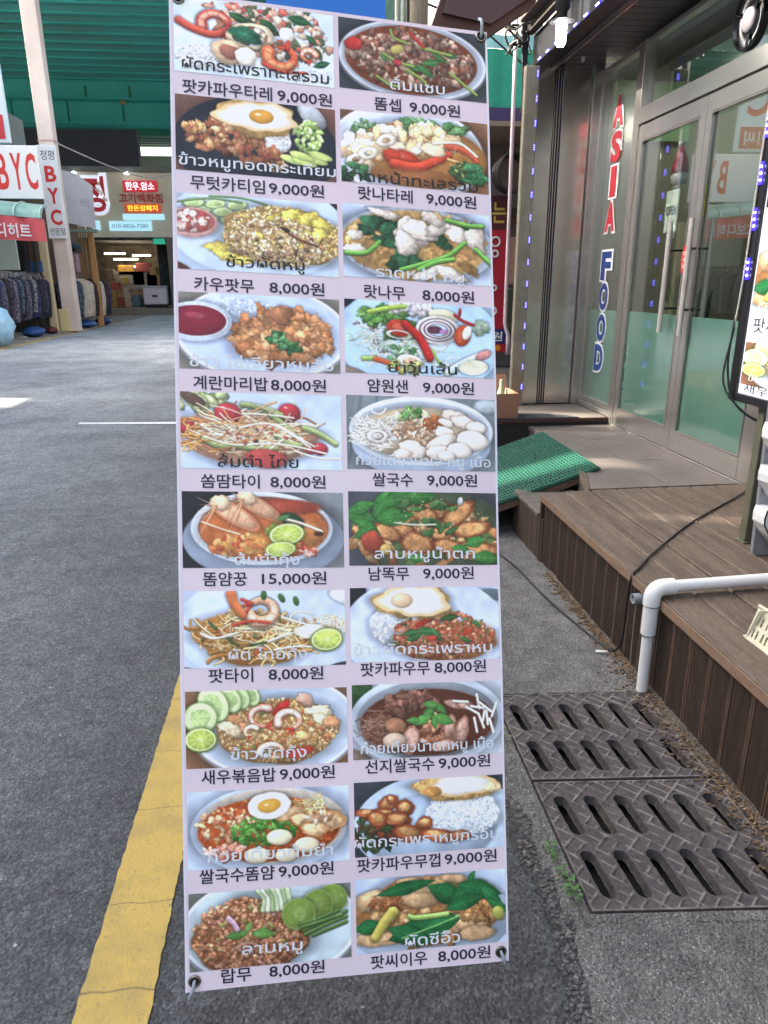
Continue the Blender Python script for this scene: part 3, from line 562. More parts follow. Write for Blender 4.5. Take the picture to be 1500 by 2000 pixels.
    # 8 left: shrimp fried rice
    p = Pic('9c6c4c', 15); p.plate(.55, .48, .52, .32, 'b8c8e0', 'a8bcd8')
    p.b(.56, .55, .37, .21, 'a87840', soft=4, wob=.06); p.pile(.57, .54, .37, .2, RICE + ['c88858', 'f0e0b8', 'a87040', 'd87848'], 1100, .006, .012)
    p.pile(.57, .55, .33, .17, ['d84c30', '5c8c40', 'e8a048', 'f0d890', 'c85838'], 60, .008, .018)
    for x, y, a in ((.82, .3, .08), (.85, .42, .07), (.3, .38, .06), (.36, .5, .05), (.9, .45, .06), (.72, .62, .05), (.27, .5, .08)): p.b(x, y, a, a * .5, ['e09868', 'e8b070', 'ecd8b0'][int(x * 10) % 3], p.r.uniform(-40, 40), wob=.25, n=.3)
    p.prawn(.47, .36, .075, 60, 230, 'e89078', .05, 'fbeae2'); p.b(.585, .25, .07, .03, 'cc2c28', -40, n=.2); p.prawn(.63, .42, .07, 200, -270, 'f0a890', .055, 'fdf2ec')
    p.prawn(.52, .85, .075, 170, -160, 'eeb098', .05, 'fbeee8'); p.b(.7, .84, .09, .03, 'cc3c2c', -15); p.prawn(.4, .55, .04, 40, 200, 'e8c8a0', .035); p.b(.74, .15, .06, .035, 'e8b098', 30, wob=.2)
    for x, y, r in ((.4, .08, .07), (.33, .1, .08), (.27, .12, .09), (.17, .18, .12)): p.cuke(x, y, r, 60, .75)
    p.cuke(.09, .35, .105, 0, .95); p.lime(.09, .63, .1, 0, .78)
    D['L8'] = p
    # 8 right: dark noodle soup
    p = Pic('bcc8dc', 16); p.b(0, .12, .14, .1, '2f5c30', -25, n=.5); p.b(.02, 1, .12, .06, '7c6c5c', 20); p.b(.5, .5, .52, .3, 'c0cee4', soft=2, sh=.08, n=.02); p.b(.5, .5, .475, .255, 'a8b4c4', soft=3, n=.02, shadow=0)
    p.b(.5, .53, .45, .215, '5c2c1e', soft=3, n=.12, sh=.1); p.noodles(.17, .6, .12, .13, ['8c5c48', 'a87860', '6c4030', 'b8907c'], 110, .006, .08, 1.8)
    p.pile(.42, .28, .2, .07, ['8c5848', '74443a', 'a06c58', '5c3428'], 40, .02, .04, sh=.5, n_=.4); p.pile(.58, .7, .16, .09, ['b07050', 'c88868', '94543c'], 50, .018, .035, n_=.4)
    for x, y, a, b, g in ((.38, .76, .055, .1, 8), (.72, .68, .05, .1, 18), (.64, .6, .04, .08, 15), (.6, .86, .1, .04, -5), (.68, .3, .07, .03, 15), (.75, .32, .06, .03, 10)): p.b(x, y, a, b, 'c49484', g, wob=.1, n=.3, sh=.35, ecol='9c6450')
    p.b(.28, .56, .07, .05, 'b87c58', 10, n=.25); p.b(.27, .76, .075, .05, 'd8b8a0', 0, n=.1)
    for x, y, L, a in ((.5, .42, .07, -50), (.58, .35, .06, 40), (.6, .5, .08, 20), (.46, .5, .07, -20), (.54, .54, .05, 80), (.52, .3, .06, 10), (.4, .5, .05, 0)): p.leaf(x, y, L, a, '4f9a40', .45)
    for x, y, a in ((.84, .28, 80), (.8, .4, 30), (.88, .45, 100), (.86, .55, 70), (.9, .5, 85), (.82, .6, 80), (.93, .62, 75), (.84, .36, 10), (.95, .4, 110), (.72, .27, 5), (.89, .36, 40)): t = math.radians(a); p.st([(x - .05 * math.cos(t), y - .1 * math.sin(t)), (x + .05 * math.cos(t), y + .1 * math.sin(t))], .018, 'e0e2dc')
    D['R8'] = p
    # 9 left: tom yum noodle soup
    p = Pic('b8cae8', 17); p.b(.5, .52, .48, .27, 'bccdea', soft=2, sh=.1, n=.02); p.b(.52, .48, .46, .235, 'd4c8bc', soft=3, sh=.04, shadow=0)
    p.b(.5, .53, .44, .2, 'c4501e', soft=3, n=.2); p.pile(.5, .52, .43, .19, ['d06030', 'e08840', 'b83c1c', 'e8a058', 'c04c24'], 260, .008, .018, sh=.3)
    p.pile(.25, .45, .2, .1, ['e8c898', 'd8986c', 'f0d8b0', 'c87048'], 90, .01, .02); p.noodles(.75, .28, .14, .08, ['f0d890', 'e8c068', 'f4e4a8'], 50, .007, .06, 2)
    p.pile(.46, .55, .2, .09, ['3f8a2c', '5cac3c', '2c6a20', '84c458', '245c1c'], 170, .009, .018)
    for x, y, a, g in ((.63, .34, .09, -10), (.7, .42, .08, 10), (.85, .46, .13, -8), (.78, .56, .09, 0)): p.b(x, y, a, a * .5, 'e4b888', g, wob=.15, n=.3, ecol='c88850')
    p.pile(.8, .4, .09, .03, ['f0e4d4', 'e0b080', 'd89060'], 26, .01, .02); p.egg(.5, .22, .135, -8)
    for x, y, r in ((.56, .64, .08), (.73, .76, .08), (.42, .86, .08), (.6, .88, .07)): p.b(x, y, r, r * .62, 'ecdcb8', 0, n=.05, sh=.3)
    p.pile(.22, .8, .12, .05, ['f0d8c8', 'e8a088', 'd86048'], 40, .012, .024)
    D['L9'] = p
    # 9 right: crispy pork, rice, egg
    p = Pic('3a4450', 18); p.b(.55, .62, .56, .33, 'b0c4e0', soft=2, sh=.05, n=.02); p.b(.5, .7, .45, .24, 'a8bedd', soft=8, shadow=0, n=.02)
    p.pile(.72, .5, .25, .15, ['d4deec', 'e4eaf4', 'c4d0e2', 'dce2ec'], 800, .006, .011, sh=.2, under='bccadd')
    p.pile(.14, .68, .15, .12, ['2c4c2c', '1c3420', '3f6838', '4c2c20', 'a83c24'], 120, .012, .026)
    for x, y, a, b, g in ((.22, .3, .07, .05, -20), (.1, .42, .1, .03, 5), (.2, .45, .08, .045, 10), (.33, .38, .06, .06, 25), (.28, .52, .1, .045, 6), (.15, .5, .07, .05, 30), (.36, .72, .12, .055, 14), (.46, .6, .055, .045, 5), (.55, .78, .12, .045, 10), (.7, .8, .07, .035, 0), (.24, .25, .03, .03, 40)): p.b(x, y, a, b, 'c0683c', g, wob=.1, n=.35, sh=.4, ecol='8c3820'); p.b(x, y - .02, a * .6, b * .5, 'dca060', g, wob=.15, n=.3, shadow=0)
    p.b(.68, .14, .29, .085, 'dca860', wob=.14, n=.4); p.b(.72, .11, .26, .07, 'e8ecf0', wob=.16, n=.1, ecol='e0b878', shadow=0); p.b(.52, .18, .06, .035, 'd89448', n=.3, shadow=0, soft=4); p.b(.93, .17, .06, .035, 'ecd09c', n=.3, shadow=0)
    D['R9'] = p
    # 10 left: larb
    p = Pic('8a968c', 19); p.plate(.5, .52, .55, .34, 'b8ccd8', 'a4b8c4')
    p.b(.38, .6, .35, .24, '8c5434', soft=5, wob=.08); p.pile(.38, .58, .36, .24, ['b87850', 'c88c60', 'a06040', 'd8a078', '8c4c34', 'dcb084', 'c07858'], 620, .01, .018, sh=.5, n_=.3)
    p.pile(.38, .6, .3, .2, ['c89098', 'a8605c', '5c3424', '7c9440'], 40, .008, .018)
    for i in range(7): p.st([(.42 + .03 * i, .02), (.46 + .025 * i, .12), (.45 + .03 * i, .28)], .03, ['c4d8a8', 'e0ecd0', 'a8c488'][i % 3])
    for x, y, r in ((.88, .2, .1), (.79, .26, .1), (.67, .36, .105)): p.b(x, y, r, r * .95, '9cb85c', 0, sh=.2); p.b(x, y - .005, r * .92, r * .86, '78983c', 0, sh=.15, n=.12, shadow=0); p.b(x, y, r * .5, r * .45, '88a450', sh=.1, n=.25, shadow=0, soft=4)
    for P in (((.68, .5), (.8, .44), (.92, .36)), ((.7, .58), (.85, .48), (.97, .38)), ((.71, .64), (.86, .52), (.97, .45)), ((.76, .66), (.88, .58), (.97, .52)), ((.69, .54), (.8, .49), (.94, .42))): p.st(P, .025, '54783c', sh=.5); 
    p.leaf(.29, .57, .075, -8, '548c3c', .4); p.leaf(.45, .58, .08, 6, '548c3c', .4); p.leaf(.36, .48, .04, -60, '7cac54', .5); p.st([(.24, .35), (.27, .42), (.29, .5)], .035, 'c8a0b8'); p.b(.35, .74, .07, .035, 'c08870', hole=.6)
    D['L10'] = p
    # 10 right: soy noodles with kale
    p = Pic('b4c8e8', 20); p.b(.5, .6, .56, .3, 'b8cbe8', soft=3, n=.02, shadow=.1); p.b(.48, .5, .48, .22, 'a8703c', soft=5, wob=.08)
    p.pile(.48, .5, .48, .21, ['c8945c', 'd8a870', 'b87c44', 'e0b888', '9c6034'], 110, .025, .055, sh=.35, n_=.3)
    for x, y, a, b, g in ((.44, .25, .12, .05, -5), (.42, .34, .13, .05, 3), (.75, .7, .13, .06, 8), (.8, .85, .12, .05, 4), (.15, .82, .16, .05, 0), (.1, .3, .1, .07, -10), (.35, .08, .08, .03, 0), (.65, .08, .09, .03, 8)): p.b(x, y, a, b, 'd4a878', g, wob=.1, n=.2, sh=.4)
    p.pile(.2, .33, .1, .06, ['a8643c', 'c88c54', '8c4c2c'], 50, .012, .022); p.pile(.8, .55, .15, .06, ['b87848', 'd8a868', '8c5430', 'c08c50'], 70, .012, .024)
    for x, y, L, a, f in ((.33, .16, .2, -10, .22), (.6, .28, .14, 25, .5), (.7, .3, .12, -45, .4), (.82, .25, .16, 15, .4), (.72, .42, .14, -15, .35), (.9, .35, .1, 40, .4), (.77, .08, .05, -60, .4), (.08, .65, .1, -5, .5), (.45, .74, .25, -12, .38), (.35, .8, .16, 20, .4), (.55, .65, .12, -20, .4), (.95, .5, .1, 30, .3)): p.leaf(x, y, L, a, '1f6a38', f, '5cac5c')
    p.st([(.35, .55), (.4, .58), (.6, .56)], .035, '9cc864', sh=.4); p.st([(.3, .84), (.5, .72), (.68, .6)], .014, '6cb860')
    p.st([(.12, .8), (.18, .62), (.24, .48)], .06, 'c8b850', sh=.4, taper=-.3); p.b(.95, .6, .05, .04, 'a8ac4c', 60)
    D['R10'] = p
    for q in D.values():
        a = q.a; P_ = np.pad(a, ((1, 1), (1, 1), (0, 0)), 'edge')
        bl = (P_[:-2, 1:-1] + P_[2:, 1:-1] + P_[1:-1, :-2] + P_[1:-1, 2:] + P_[:-2, :-2] + P_[2:, 2:] + P_[:-2, 2:] + P_[2:, :-2] + a) / 9
        lo = NC[100:100 + PH, 300:300 + PW][..., None]
        P_ = np.pad(bl, ((1, 1), (1, 1), (0, 0)), 'edge'); b2 = (P_[:-2, 1:-1] + P_[2:, 1:-1] + P_[1:-1, :-2] + P_[1:-1, 2:] + bl) / 5
        P_ = np.pad(b2, ((1, 1), (1, 1), (0, 0)), 'edge'); b2 = (P_[:-2, 1:-1] + P_[2:, 1:-1] + P_[1:-1, :-2] + P_[1:-1, 2:] + b2) / 5
        a = (.1 * a + .9 * b2) * (1 + .10 * lo); gy_ = a.mean(2, keepdims=True); a = gy_ + (a - gy_) * .88; a = a ** .92
        g_ = np.random.RandomState(int(a.sum()) % 999).rand(PH, PW); lum = a.mean(2); m = np.clip((NZ[300:300 + PH, 500:500 + PW] - .33) * 5, 0, 1) * np.clip((.62 - lum) * 4, 0, 1) * np.clip((lum - .3) * 8, 0, 1) * .3
        a = a + m[..., None] * (np.array([1, .97, .92]) - a)
        a = a * (1 + .13 * np.clip((a.mean(2) - .55) / .25, 0, 1))[..., None]; q.a = np.clip((a - .5) * 1.05 + .51, 0, 1)
    return D
# ================================================================ ground, road, pavement
struct(mesh_obj('ground', [(-150, -60, -.12), (150, -60, -.12), (150, 260, -.12), (-150, 260, -.12)], [[0, 1, 2, 3]], mat('subsoil', '6c6862', .95)))
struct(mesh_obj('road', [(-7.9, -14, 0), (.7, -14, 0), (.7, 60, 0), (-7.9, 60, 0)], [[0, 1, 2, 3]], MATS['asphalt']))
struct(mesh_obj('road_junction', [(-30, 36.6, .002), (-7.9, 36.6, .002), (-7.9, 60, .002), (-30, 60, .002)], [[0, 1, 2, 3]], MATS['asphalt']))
struct(box('left_pavement', (-12, -14, -.1), (-7.35, 36.5, .045), mat('far_paving', '8c8a86', .85, n=(3, '74726e', .35, .7)), c=.01))
def paint(name, xs, y0, y1, m, z=.005, wob=.006, step=.02, xdir=0.):
    rg = np.random.RandomState(3); n = int((y1 - y0) / step) + 1; V = []
    a = rg.normal(0, wob, n); b = rg.normal(0, wob, n); a = np.convolve(a, [.3, .4, .3], 'same'); b = np.convolve(b, [.3, .4, .3], 'same')
    for i in range(n):
        y = y0 + (y1 - y0) * i / (n - 1); V += [(xs[0] + a[i] + xdir * (y - y0), y, z), (xs[1] + b[i] + xdir * (y - y0), y, z)]
    return mesh_obj(name, V, [[2 * i, 2 * i + 1, 2 * i + 3, 2 * i + 2] for i in range(n - 1)], m)
def worn_paint(name, col, dark, cracks=True):
    m = mat(name, col, .62, n=(5, dark, .48, .8), n2=(70, '6e6656', .6, .74), bump=(120, .9, .004)); t = m.node_tree; N = t.nodes; L = t.links; b = N['Principled BSDF']
    if cracks:
        src = b.inputs['Base Color'].links[0].from_socket; tc = N.new('ShaderNodeTexCoord'); mp = N.new('ShaderNodeMapping'); mp.inputs['Scale'].default_value = (.25, 3.6, 1); L.new(tc.outputs['Object'], mp.inputs[0])
        nz = N.new('ShaderNodeTexNoise'); nz.inputs['Scale'].default_value = 7; L.new(tc.outputs['Object'], nz.inputs[0]); mx = N.new('ShaderNodeMix'); mx.data_type = 'VECTOR'; mx.inputs[0].default_value = .1; L.new(mp.outputs[0], mx.inputs[4]); L.new(nz.outputs['Color'], mx.inputs[5])
        v = N.new('ShaderNodeTexVoronoi'); v.feature = 'DISTANCE_TO_EDGE'; v.inputs['Scale'].default_value = 1; L.new(mx.outputs[1], v.inputs[0])
        r = N.new('ShaderNodeMapRange'); r.inputs[1].default_value = .0015; r.inputs[2].default_value = .008; r.inputs[3].default_value = .7; r.inputs[4].default_value = 0; L.new(v.outputs[0], r.inputs[0])
        x = N.new('ShaderNodeMix'); x.data_type = 'RGBA'; L.new(r.outputs[0], x.inputs[0]); L.new(src, x.inputs[6]); x.inputs[7].default_value = (.12, .08, .04, 1); L.new(x.outputs[2], b.inputs['Base Color'])
    return m
yel = worn_paint('yellow_road_paint', 'b29648', '82724a')
struct(paint('yellow_line', (-.548, -.387), -3, 9, yel, wob=.0022, step=.01))
struct(paint('far_yellow_line', (-7.22, -7.05), 10, 30.5, mat('far_yellow_paint', 'd8b878', .6, n=(2, 'b09c7c', .4, .8)), wob=.004, step=.2, xdir=-.012))
struct(mesh_obj('white_line', [(-2.55, 8.22, .005), (-1.1, 8.02, .005), (-1.1, 8.16, .005), (-2.55, 8.31, .005)], [[0, 1, 2, 3]], mat('white_road_paint', 'd8d8d4', .6)))
# broken concrete pavement: a real relief sheet with a pit under the grates
rg = np.random.RandomState(5)
def fbm(n0, n1, k, seed):
    r = np.random.RandomState(seed); out = np.zeros((n0, n1))
    for o in range(4):
        kk = k * 2 ** o; g = r.rand(int(n0 / (n0 / kk)) + 3, kk + 3)
        yy = np.linspace(0, g.shape[0] - 2.001, n0); xx = np.linspace(0, g.shape[1] - 2.001, n1); yi = yy.astype(int); xi = xx.astype(int); fy = (yy - yi)[:, None]; fx = (xx - xi)[None, :]
        out += (g[yi][:, xi] * (1 - fy) * (1 - fx) + g[yi + 1][:, xi] * fy * (1 - fx) + g[yi][:, xi + 1] * (1 - fy) * fx + g[yi + 1][:, xi + 1] * fy * fx) / 2 ** o
    return out / 1.875 - .5
def heightsheet(name, xs, ys, Z, m, smooth=True, parent=None, X=None, hole=None):
    nx, ny = len(xs), len(ys); Xg, Yg = np.meshgrid(xs, ys); V = np.stack([Xg, Yg, Z], -1).reshape(-1, 3)
    if X is not None: V = X(V)
    me = bpy.data.meshes.new(name); me.vertices.add(nx * ny); me.vertices.foreach_set('co', V.astype(np.float32).ravel())
    i = np.arange((ny - 1) * (nx - 1)); r = i // (nx - 1); c = i % (nx - 1); a = r * nx + c
    if hole is not None: hf = hole.ravel(); a = a[~(hf[a] & hf[a + 1] & hf[a + nx] & hf[a + nx + 1])]
    q = np.stack([a, a + 1, a + nx + 1, a + nx], -1).astype(np.int32); me.loops.add(q.size); me.loops.foreach_set('vertex_index', q.ravel()); me.polygons.add(len(q)); me.polygons.foreach_set('loop_start', np.arange(0, q.size, 4, dtype=np.int32))
    me.update(); me.validate()
    if smooth: me.shade_smooth()
    return link(name, me, m, parent)
GO = np.array([.655, 2.284]); GA = np.array([.996, -.088]); GB = np.array([-.006, -1.])
xs = np.arange(.46, 1.42, .007); ys = np.arange(-1.2, 9.2, .011)
X_, Y_ = np.meshgrid(xs, ys)
edge = .575 + .016 * np.interp(ys, np.arange(-1.2, 9.3, .11), np.random.RandomState(9).uniform(-1, 1, 96)) + .008 * np.interp(ys, np.arange(-1.2, 9.3, .033), np.random.RandomState(8).uniform(-1, 1, 319))
edge = edge - .03 * np.exp(-((ys - 1.0) / .22) ** 2) + .015 * np.exp(-((ys - 1.3) / .05) ** 2)
_e2 = fbm(len(ys), len(xs), 30, 77); k = np.clip((X_ - edge[:, None] + .045 * _e2) / .014, 0, 1); zn = fbm(len(ys), len(xs), 12, 4)
Z = -.02 + k * (.032 + .005 * zn)
ab = np.linalg.inv(np.array([GA, GB]).T) @ np.array([X_.ravel() - GO[0], Y_.ravel() - GO[1]]); A_, B_ = ab[0].reshape(X_.shape), ab[1].reshape(X_.shape)
pit = (A_ > -.008) & (A_ < .6) & (B_ > -.006) & (B_ < .995); Z = np.where(pit, -.3, Z)
Z += np.where((Y_ < 1.28) & ~pit, .002, 0)
struct(heightsheet('concrete_pavement', xs, ys, Z, conc, True))
cr = MB(); r = random.Random(14)
for i in range(2600):
    y = r.uniform(-.2, 4.5) if i % 3 else r.uniform(.6, 2.2); x = float(np.interp(y, ys, edge)) + r.gauss(-.012, .014); s = r.uniform(.0015, .0055)
    cr.box((x - s, y - s * r.uniform(.6, 1), 0.0), (x + s, y + s, s * 1.6), s * .4)
struct(cr.out('edge_gravel', mat('edge_grit', '4c4a4a', .9, n=(90, '8c8886', .5, .7))))['kind'] = 'stuff'
eb = [(float(np.interp(y, ys, edge)), y) for y in np.arange(-1, 5, .03)]
V = []
for i, (x, y) in enumerate(eb): V += [(x + .03, y, .003), (x - .035 - .014 * math.sin(y * 5.3) - .01 * math.sin(y * 17.1) - .012 * r.random(), y, .003)]
struct(mesh_obj('asphalt_seam', V, [[2 * i + 1, 2 * i, 2 * i + 2, 2 * i + 3] for i in range(len(eb) - 1)], MATS['fresh_asphalt']))
lip = mat('mortar_lip', '56524f', .95, n=(60, '6e6a66', .4, .7), bump=(140, 1, .004)); LPM = MB()
def gpt(a, b_): p = GO + GA * a + GB * b_; return (p[0], p[1])
rl = random.Random(3)
for a0, a1, b0, b1 in ((-.02, .60, .9835, 1.012), (-.024, -.0035, -.012, 1.012), (-.02, .6, -.016, -.0025)):
    n_ = 40
    if a1 - a0 > .1:
        P_ = [gpt(a0 + (a1 - a0) * i / n_, b0 + rl.uniform(0, .0012)) for i in range(n_ + 1)] + [gpt(a0 + (a1 - a0) * i / n_, b1 + rl.uniform(-.004, .004)) for i in range(n_, -1, -1)]
    else:
        P_ = [gpt(a1 - rl.uniform(0, .0012), b0 + (b1 - b0) * i / n_) for i in range(n_ + 1)] + [gpt(a0 + rl.uniform(-.004, .004), b0 + (b1 - b0) * i / n_) for i in range(n_, -1, -1)]
    LPM.prism(P_, -.05, .0155 + .0006 * len(LPM.v) / 400, 'z')
struct(LPM.out('mortar_edge', MATS['rough_concrete']))
# ---- drain grates
def grate_mesh():
    d = .0022; xs = np.arange(0, .578, d); ys = np.arange(0, .4885, d); A, B = np.meshgrid(xs, ys); h = np.zeros(A.shape); HOLE = np.zeros(A.shape, bool)
    q = .066; p1 = (A + B) / math.sqrt(2); p2 = (A - B) / math.sqrt(2); i = np.floor(p1 / q).astype(int); j = np.floor(p2 / q).astype(int); f1 = p1 / q - i; f2 = p2 / q - j
    par = (i + j) % 2 == 0
    def rid(f, w=.07): return np.clip((w - np.minimum(f, 1 - f)) / .03, 0, 1)
    edge = np.maximum(rid(f1), rid(f2)); mid = np.where(par, np.clip((.06 - abs(f1 - .5)) / .03, 0, 1), np.clip((.06 - abs(f2 - .5)) / .03, 0, 1))
    r = np.maximum(edge, mid); wear = fbm(len(ys), len(xs), 7, 2) + .5
    h = .0046 * r * (.6 + .6 * wear) + .001 * fbm(len(ys), len(xs), 60, 12)
    for cy in (.148, .366):
        for k_ in range(6):
            cx = .064 + .0905 * k_; dx = A - cx - .06 * (B - cy); dy = B - cy
            dd = np.sqrt(dx ** 2 + np.maximum(abs(dy) - .059, 0) ** 2)
            rim = np.clip((.030 - dd) / .003, 0, 1); h = h * (1 - rim) + .0012 * rim
            h = np.where(dd < .0195, -.026, h); HOLE[dd < .0165] = True
    bd = np.minimum(np.minimum(A, xs[-1] - A), np.minimum(B, ys[-1] - B)); h = np.where(bd < .010, .0036, h); h = np.where(bd < .0035, -.008, h); h = np.where(bd < .0012, -.05, h)
    return xs, ys, h, HOLE
gx, gy, gh, ghole = grate_mesh()
def gmap(o):
    def f(V):
        W_ = np.empty_like(V); W_[:, 0] = GO[0] + o[0] + V[:, 0] * GA[0] + V[:, 1] * GB[0]; W_[:, 1] = GO[1] + o[1] + V[:, 0] * GA[1] + V[:, 1] * GB[1]; W_[:, 2] = V[:, 2] + .013; return W_
    return f
g1 = heightsheet('drain_grate', gx, gy, gh, iron, True, None, gmap((0, 0)), ghole)
tag(g1, 'slotted concrete drain cover beside the white pipe, farther of the pair', 'drain cover', 'slotted drain covers in the pavement')
g1.data.set_sharp_from_angle(angle=math.radians(50))
g2 = g1.copy(); COL.objects.link(g2); g2.location = (GB[0] * .4925, GB[1] * .4925, 0); g2['label'] = 'slotted concrete drain cover nearest the bottom of the picture'
struct(box('slot_shade_liner', (.6, 1.25, -.09), (1.28, 2.3, -.045), mat('slot_shade_black', '0e0d0c', .9, n=(12, '1c1a18', .4, .7))))  # near-black liner paints the deep shade under the grate slots
# debris: dry leaves and soil along the foot of the deck
m_soil = mat('soil', '4a3c30', .95, n=(40, '6e5a44', .4, .7)); b = MB(); r = random.Random(4)
for i in range(1500):
    y = r.uniform(.6, 3.4); x = 1.262 - abs(r.gauss(0, .028 + .03 * (y < 2.4))); s = r.uniform(.002, .006); z = .013
    if .66 < x < 1.23 and 1.29 < y < 2.2: z = .015
    b.box((x - s, y - s * .7, z), (x + s, y + s * .7, z + s * .8), 0, None)
struct(tag(b.out('soil_crumbs', m_soil), kind='stuff')); bpy.data.objects['soil_crumbs']['kind'] = 'stuff'
strip = MB(); n = 120
ys2 = np.linspace(.4, 3.45, n); wv = .028 + .035 * np.interp(ys2, np.linspace(.4, 3.5, 34), np.random.RandomState(21).rand(34))
wv[ys2 > 2.3] *= .55
V = []; Fc = []
for i in range(n): V += [(1.265 - wv[i], ys2[i], .010), (1.265 - wv[i] * .45, ys2[i], .014 + .005 * r.random()), (1.27, ys2[i], .019 + .006 * r.random())]
for i in range(n - 1): Fc += [[3 * i, 3 * i + 1, 3 * i + 4, 3 * i + 3], [3 * i + 1, 3 * i + 2, 3 * i + 5, 3 * i + 4]]
struct(mesh_obj('soil_strip', V, Fc, dirt_m, None, True))
def leaf_bits(name, spots, m, size, lift, seed, kind='stuff'):
    b = MB(); r = random.Random(seed)
    for (x, y, z) in spots:
        a = r.uniform(0, 2 * PI); s = r.uniform(*size); t = r.uniform(-.7, .7) + lift; ca, sa = math.cos(a), math.sin(a)
        P = [(-1, 0, 0), (-.3, .42, .12), (.6, .34, .05), (1, 0, .2), (.5, -.4, .02), (-.35, -.4, .1)]; V = []
        for px, py, pz in P:
            qx = px * math.cos(t); qz = pz * 1. + px * math.sin(t); V.append((x + s * (qx * ca - py * sa), y + s * (qx * sa + py * ca), z + s * (qz + .9 * abs(math.sin(t)))))
        b.add(V, [[0, 1, 2, 3, 4, 5]])
    o = b.out(name, m); o['kind'] = kind; return o
r = random.Random(8)
sp = []
for i in range(900):
    y = r.choice([r.uniform(.7, 2.3), r.uniform(1.1, 3.4), r.uniform(2.3, 3.0)]); sp.append((1.255 - abs(r.gauss(0, .035)), y, .02))
tag(leaf_bits('dry_leaves', sp, mat('dry_leaf', '6a5238', .8, n=(60, '8c7450', .4, .7)), (.003, .008), .3, 1), kind='stuff')
def weed(cx, cy, n, rad, label, hgt=.03):
    t = thing('weed', label, 'weed', (cx, cy, .012), 'weeds growing along the drain edge'); b = MB(); st = MB(); r = random.Random(int(cx * 999 + cy * 77))
    for i in range(n):
        a = r.uniform(0, 2 * PI); d = rad * r.random() ** .6; x, y = cx + d * .45 * math.cos(a), cy + d * math.sin(a); z = .014 + hgt * r.random()
        s = r.uniform(.004, .009); q = r.uniform(0, 2 * PI); tl = r.uniform(-.5, .5)
        V = [(x + s * (px * math.cos(q) - py * math.sin(q)), y + s * (px * math.sin(q) + py * math.cos(q)), z + s * (px * math.sin(tl) + pz)) for px, py, pz in ((-1, 0, 0), (-.2, .5, .15), (.7, .35, .1), (1, 0, 0), (.7, -.35, .1), (-.2, -.5, .15))]
        b.add(V, [[0, 1, 2, 3], [0, 3, 4, 5]]); 
        if i % 3 == 0: st.tube([(x, y, .008), (x + .003, y, z)], .0008, 4)
    LC_ = b.out('leaf_cluster', mat('weed_green', '35592a', .6, n=(90, '56803e', .4, .7)), t); LC_['kind'] = 'stuff'; st.out('stem', mat('weed_stem', '6c8c48', .6), t)
weed(.615, 2.03, 40, .08, 'small green weed by the drain, just right of the menu banner edge')
weed(.618, 1.50, 26, .04, 'small green weed in the crack, upper of the two by the near grate')
weed(.622, 1.385, 44, .06, 'leafy green weed in the crack beside the near grate corner', .035)
tag(MB().tube([(1.165, 2.545, .022), (1.21, 2.53, .024)], .0055, 10).out('cigarette_butt', mat('paper_white', 'e4e2dc', .7), None, True), 'white scrap lying at the foot of the deck by the cable', 'litter')

# ================================================================ wooden deck
DK = thing('wooden_deck', 'brown wooden deck with plank top and vertical board front before the doors', 'deck', (1.9, 2, 0))
xe = [1.25, 1.395, 1.54, 1.685, 1.83, 1.975, 2.12, 2.265, 2.412, 2.56, 2.70]
r = random.Random(2)
for i in range(len(xe) - 1):
    for y0, y1 in ((2.262, 3.625 if xe[i] > 1.3 else 3.575), (-1.5, 2.258)):
        z = .4 + r.uniform(-.0015, .0015)
        box('deck_board', (xe[i] + .0042, y0, .376), (xe[i + 1] - .0042, y1, z), wood, DK, .005)
SCW = MB()
for i in range(len(xe) - 1):
    for y in (.55, 1.1, 1.65, 2.2, 2.34, 2.85, 3.4, 3.55):
        for dx in (.03, .112): SCW.lathe([(.0035, 0), (.0035, .0008), (.002, .0004)], (xe[i] + dx, y + r.uniform(-.006, .006), .4012), 'z', 8)
SCW.out('screw_heads', mat('screw_dark', '1c1a18', .5, .6), DK)['kind'] = 'stuff'
BEAD = MB()
def fascia(y0, y1, pitch, x, z1, nr=7):
    n = int(round((y1 - y0) / pitch)); 
    for i in range(n):
        a = y0 + (y1 - y0) * i / n + .002; b_ = y0 + (y1 - y0) * (i + 1) / n - .002; dx = r.uniform(-.0012, .0012) + x
        poly = []; k_ = 9
        w = b_ - a; gr = .012
        pts = [(dx + .02, a)]; pts.append((dx, a))
        m_ = 12
        for j in range(m_):
            t0 = a + gr + (w - 2 * gr) * j / m_; t1 = a + gr + (w - 2 * gr) * (j + .5) / m_
            if j == 0: pts += [(dx, a + gr * .6), (dx + .004, a + gr * .7), (dx + .004, a + gr)]
            pts += [(dx + .0018, t0), (dx, t0 + .0003), (dx, t1), (dx + .0018, t1 + .0003)]
        pts += [(dx, b_), (dx + .02, b_)]
        MB().prism(pts, .008, z1, 'z').out('fascia_board', woodv, DK)
        BEAD.box((dx - .0035, a + .001, .009), (dx - .0002, a + .006, z1 - .001)); BEAD.box((dx - .0035, b_ - .006, .009), (dx - .0002, b_ - .001, z1 - .001))
fascia(-1.45, 2.255, .1158, 1.266, .374); fascia(2.262, 3.55, .1158, 1.266, .374)
BEAD.out('bead_strip', mat('bead_brown', '5e4b3e', .7, n=(20, '4a3a30', .4, .7)), DK)['kind'] = 'stuff'
box('fascia_backing', (1.288, -1.45, .0), (1.31, 3.54, .37), mat('dark_void', '0c0a09', .9), DK)
box('edge_trim', (1.243, 2.262, .362), (1.2485, 3.575, .399), woode, DK, .0015); box('edge_trim', (1.243, -1.5, .362), (1.2485, 2.257, .399), woode, DK, .0015)
box('deck_end_board', (1.25, 3.58, .01), (2.44, 3.6, .372), woodv, DK)
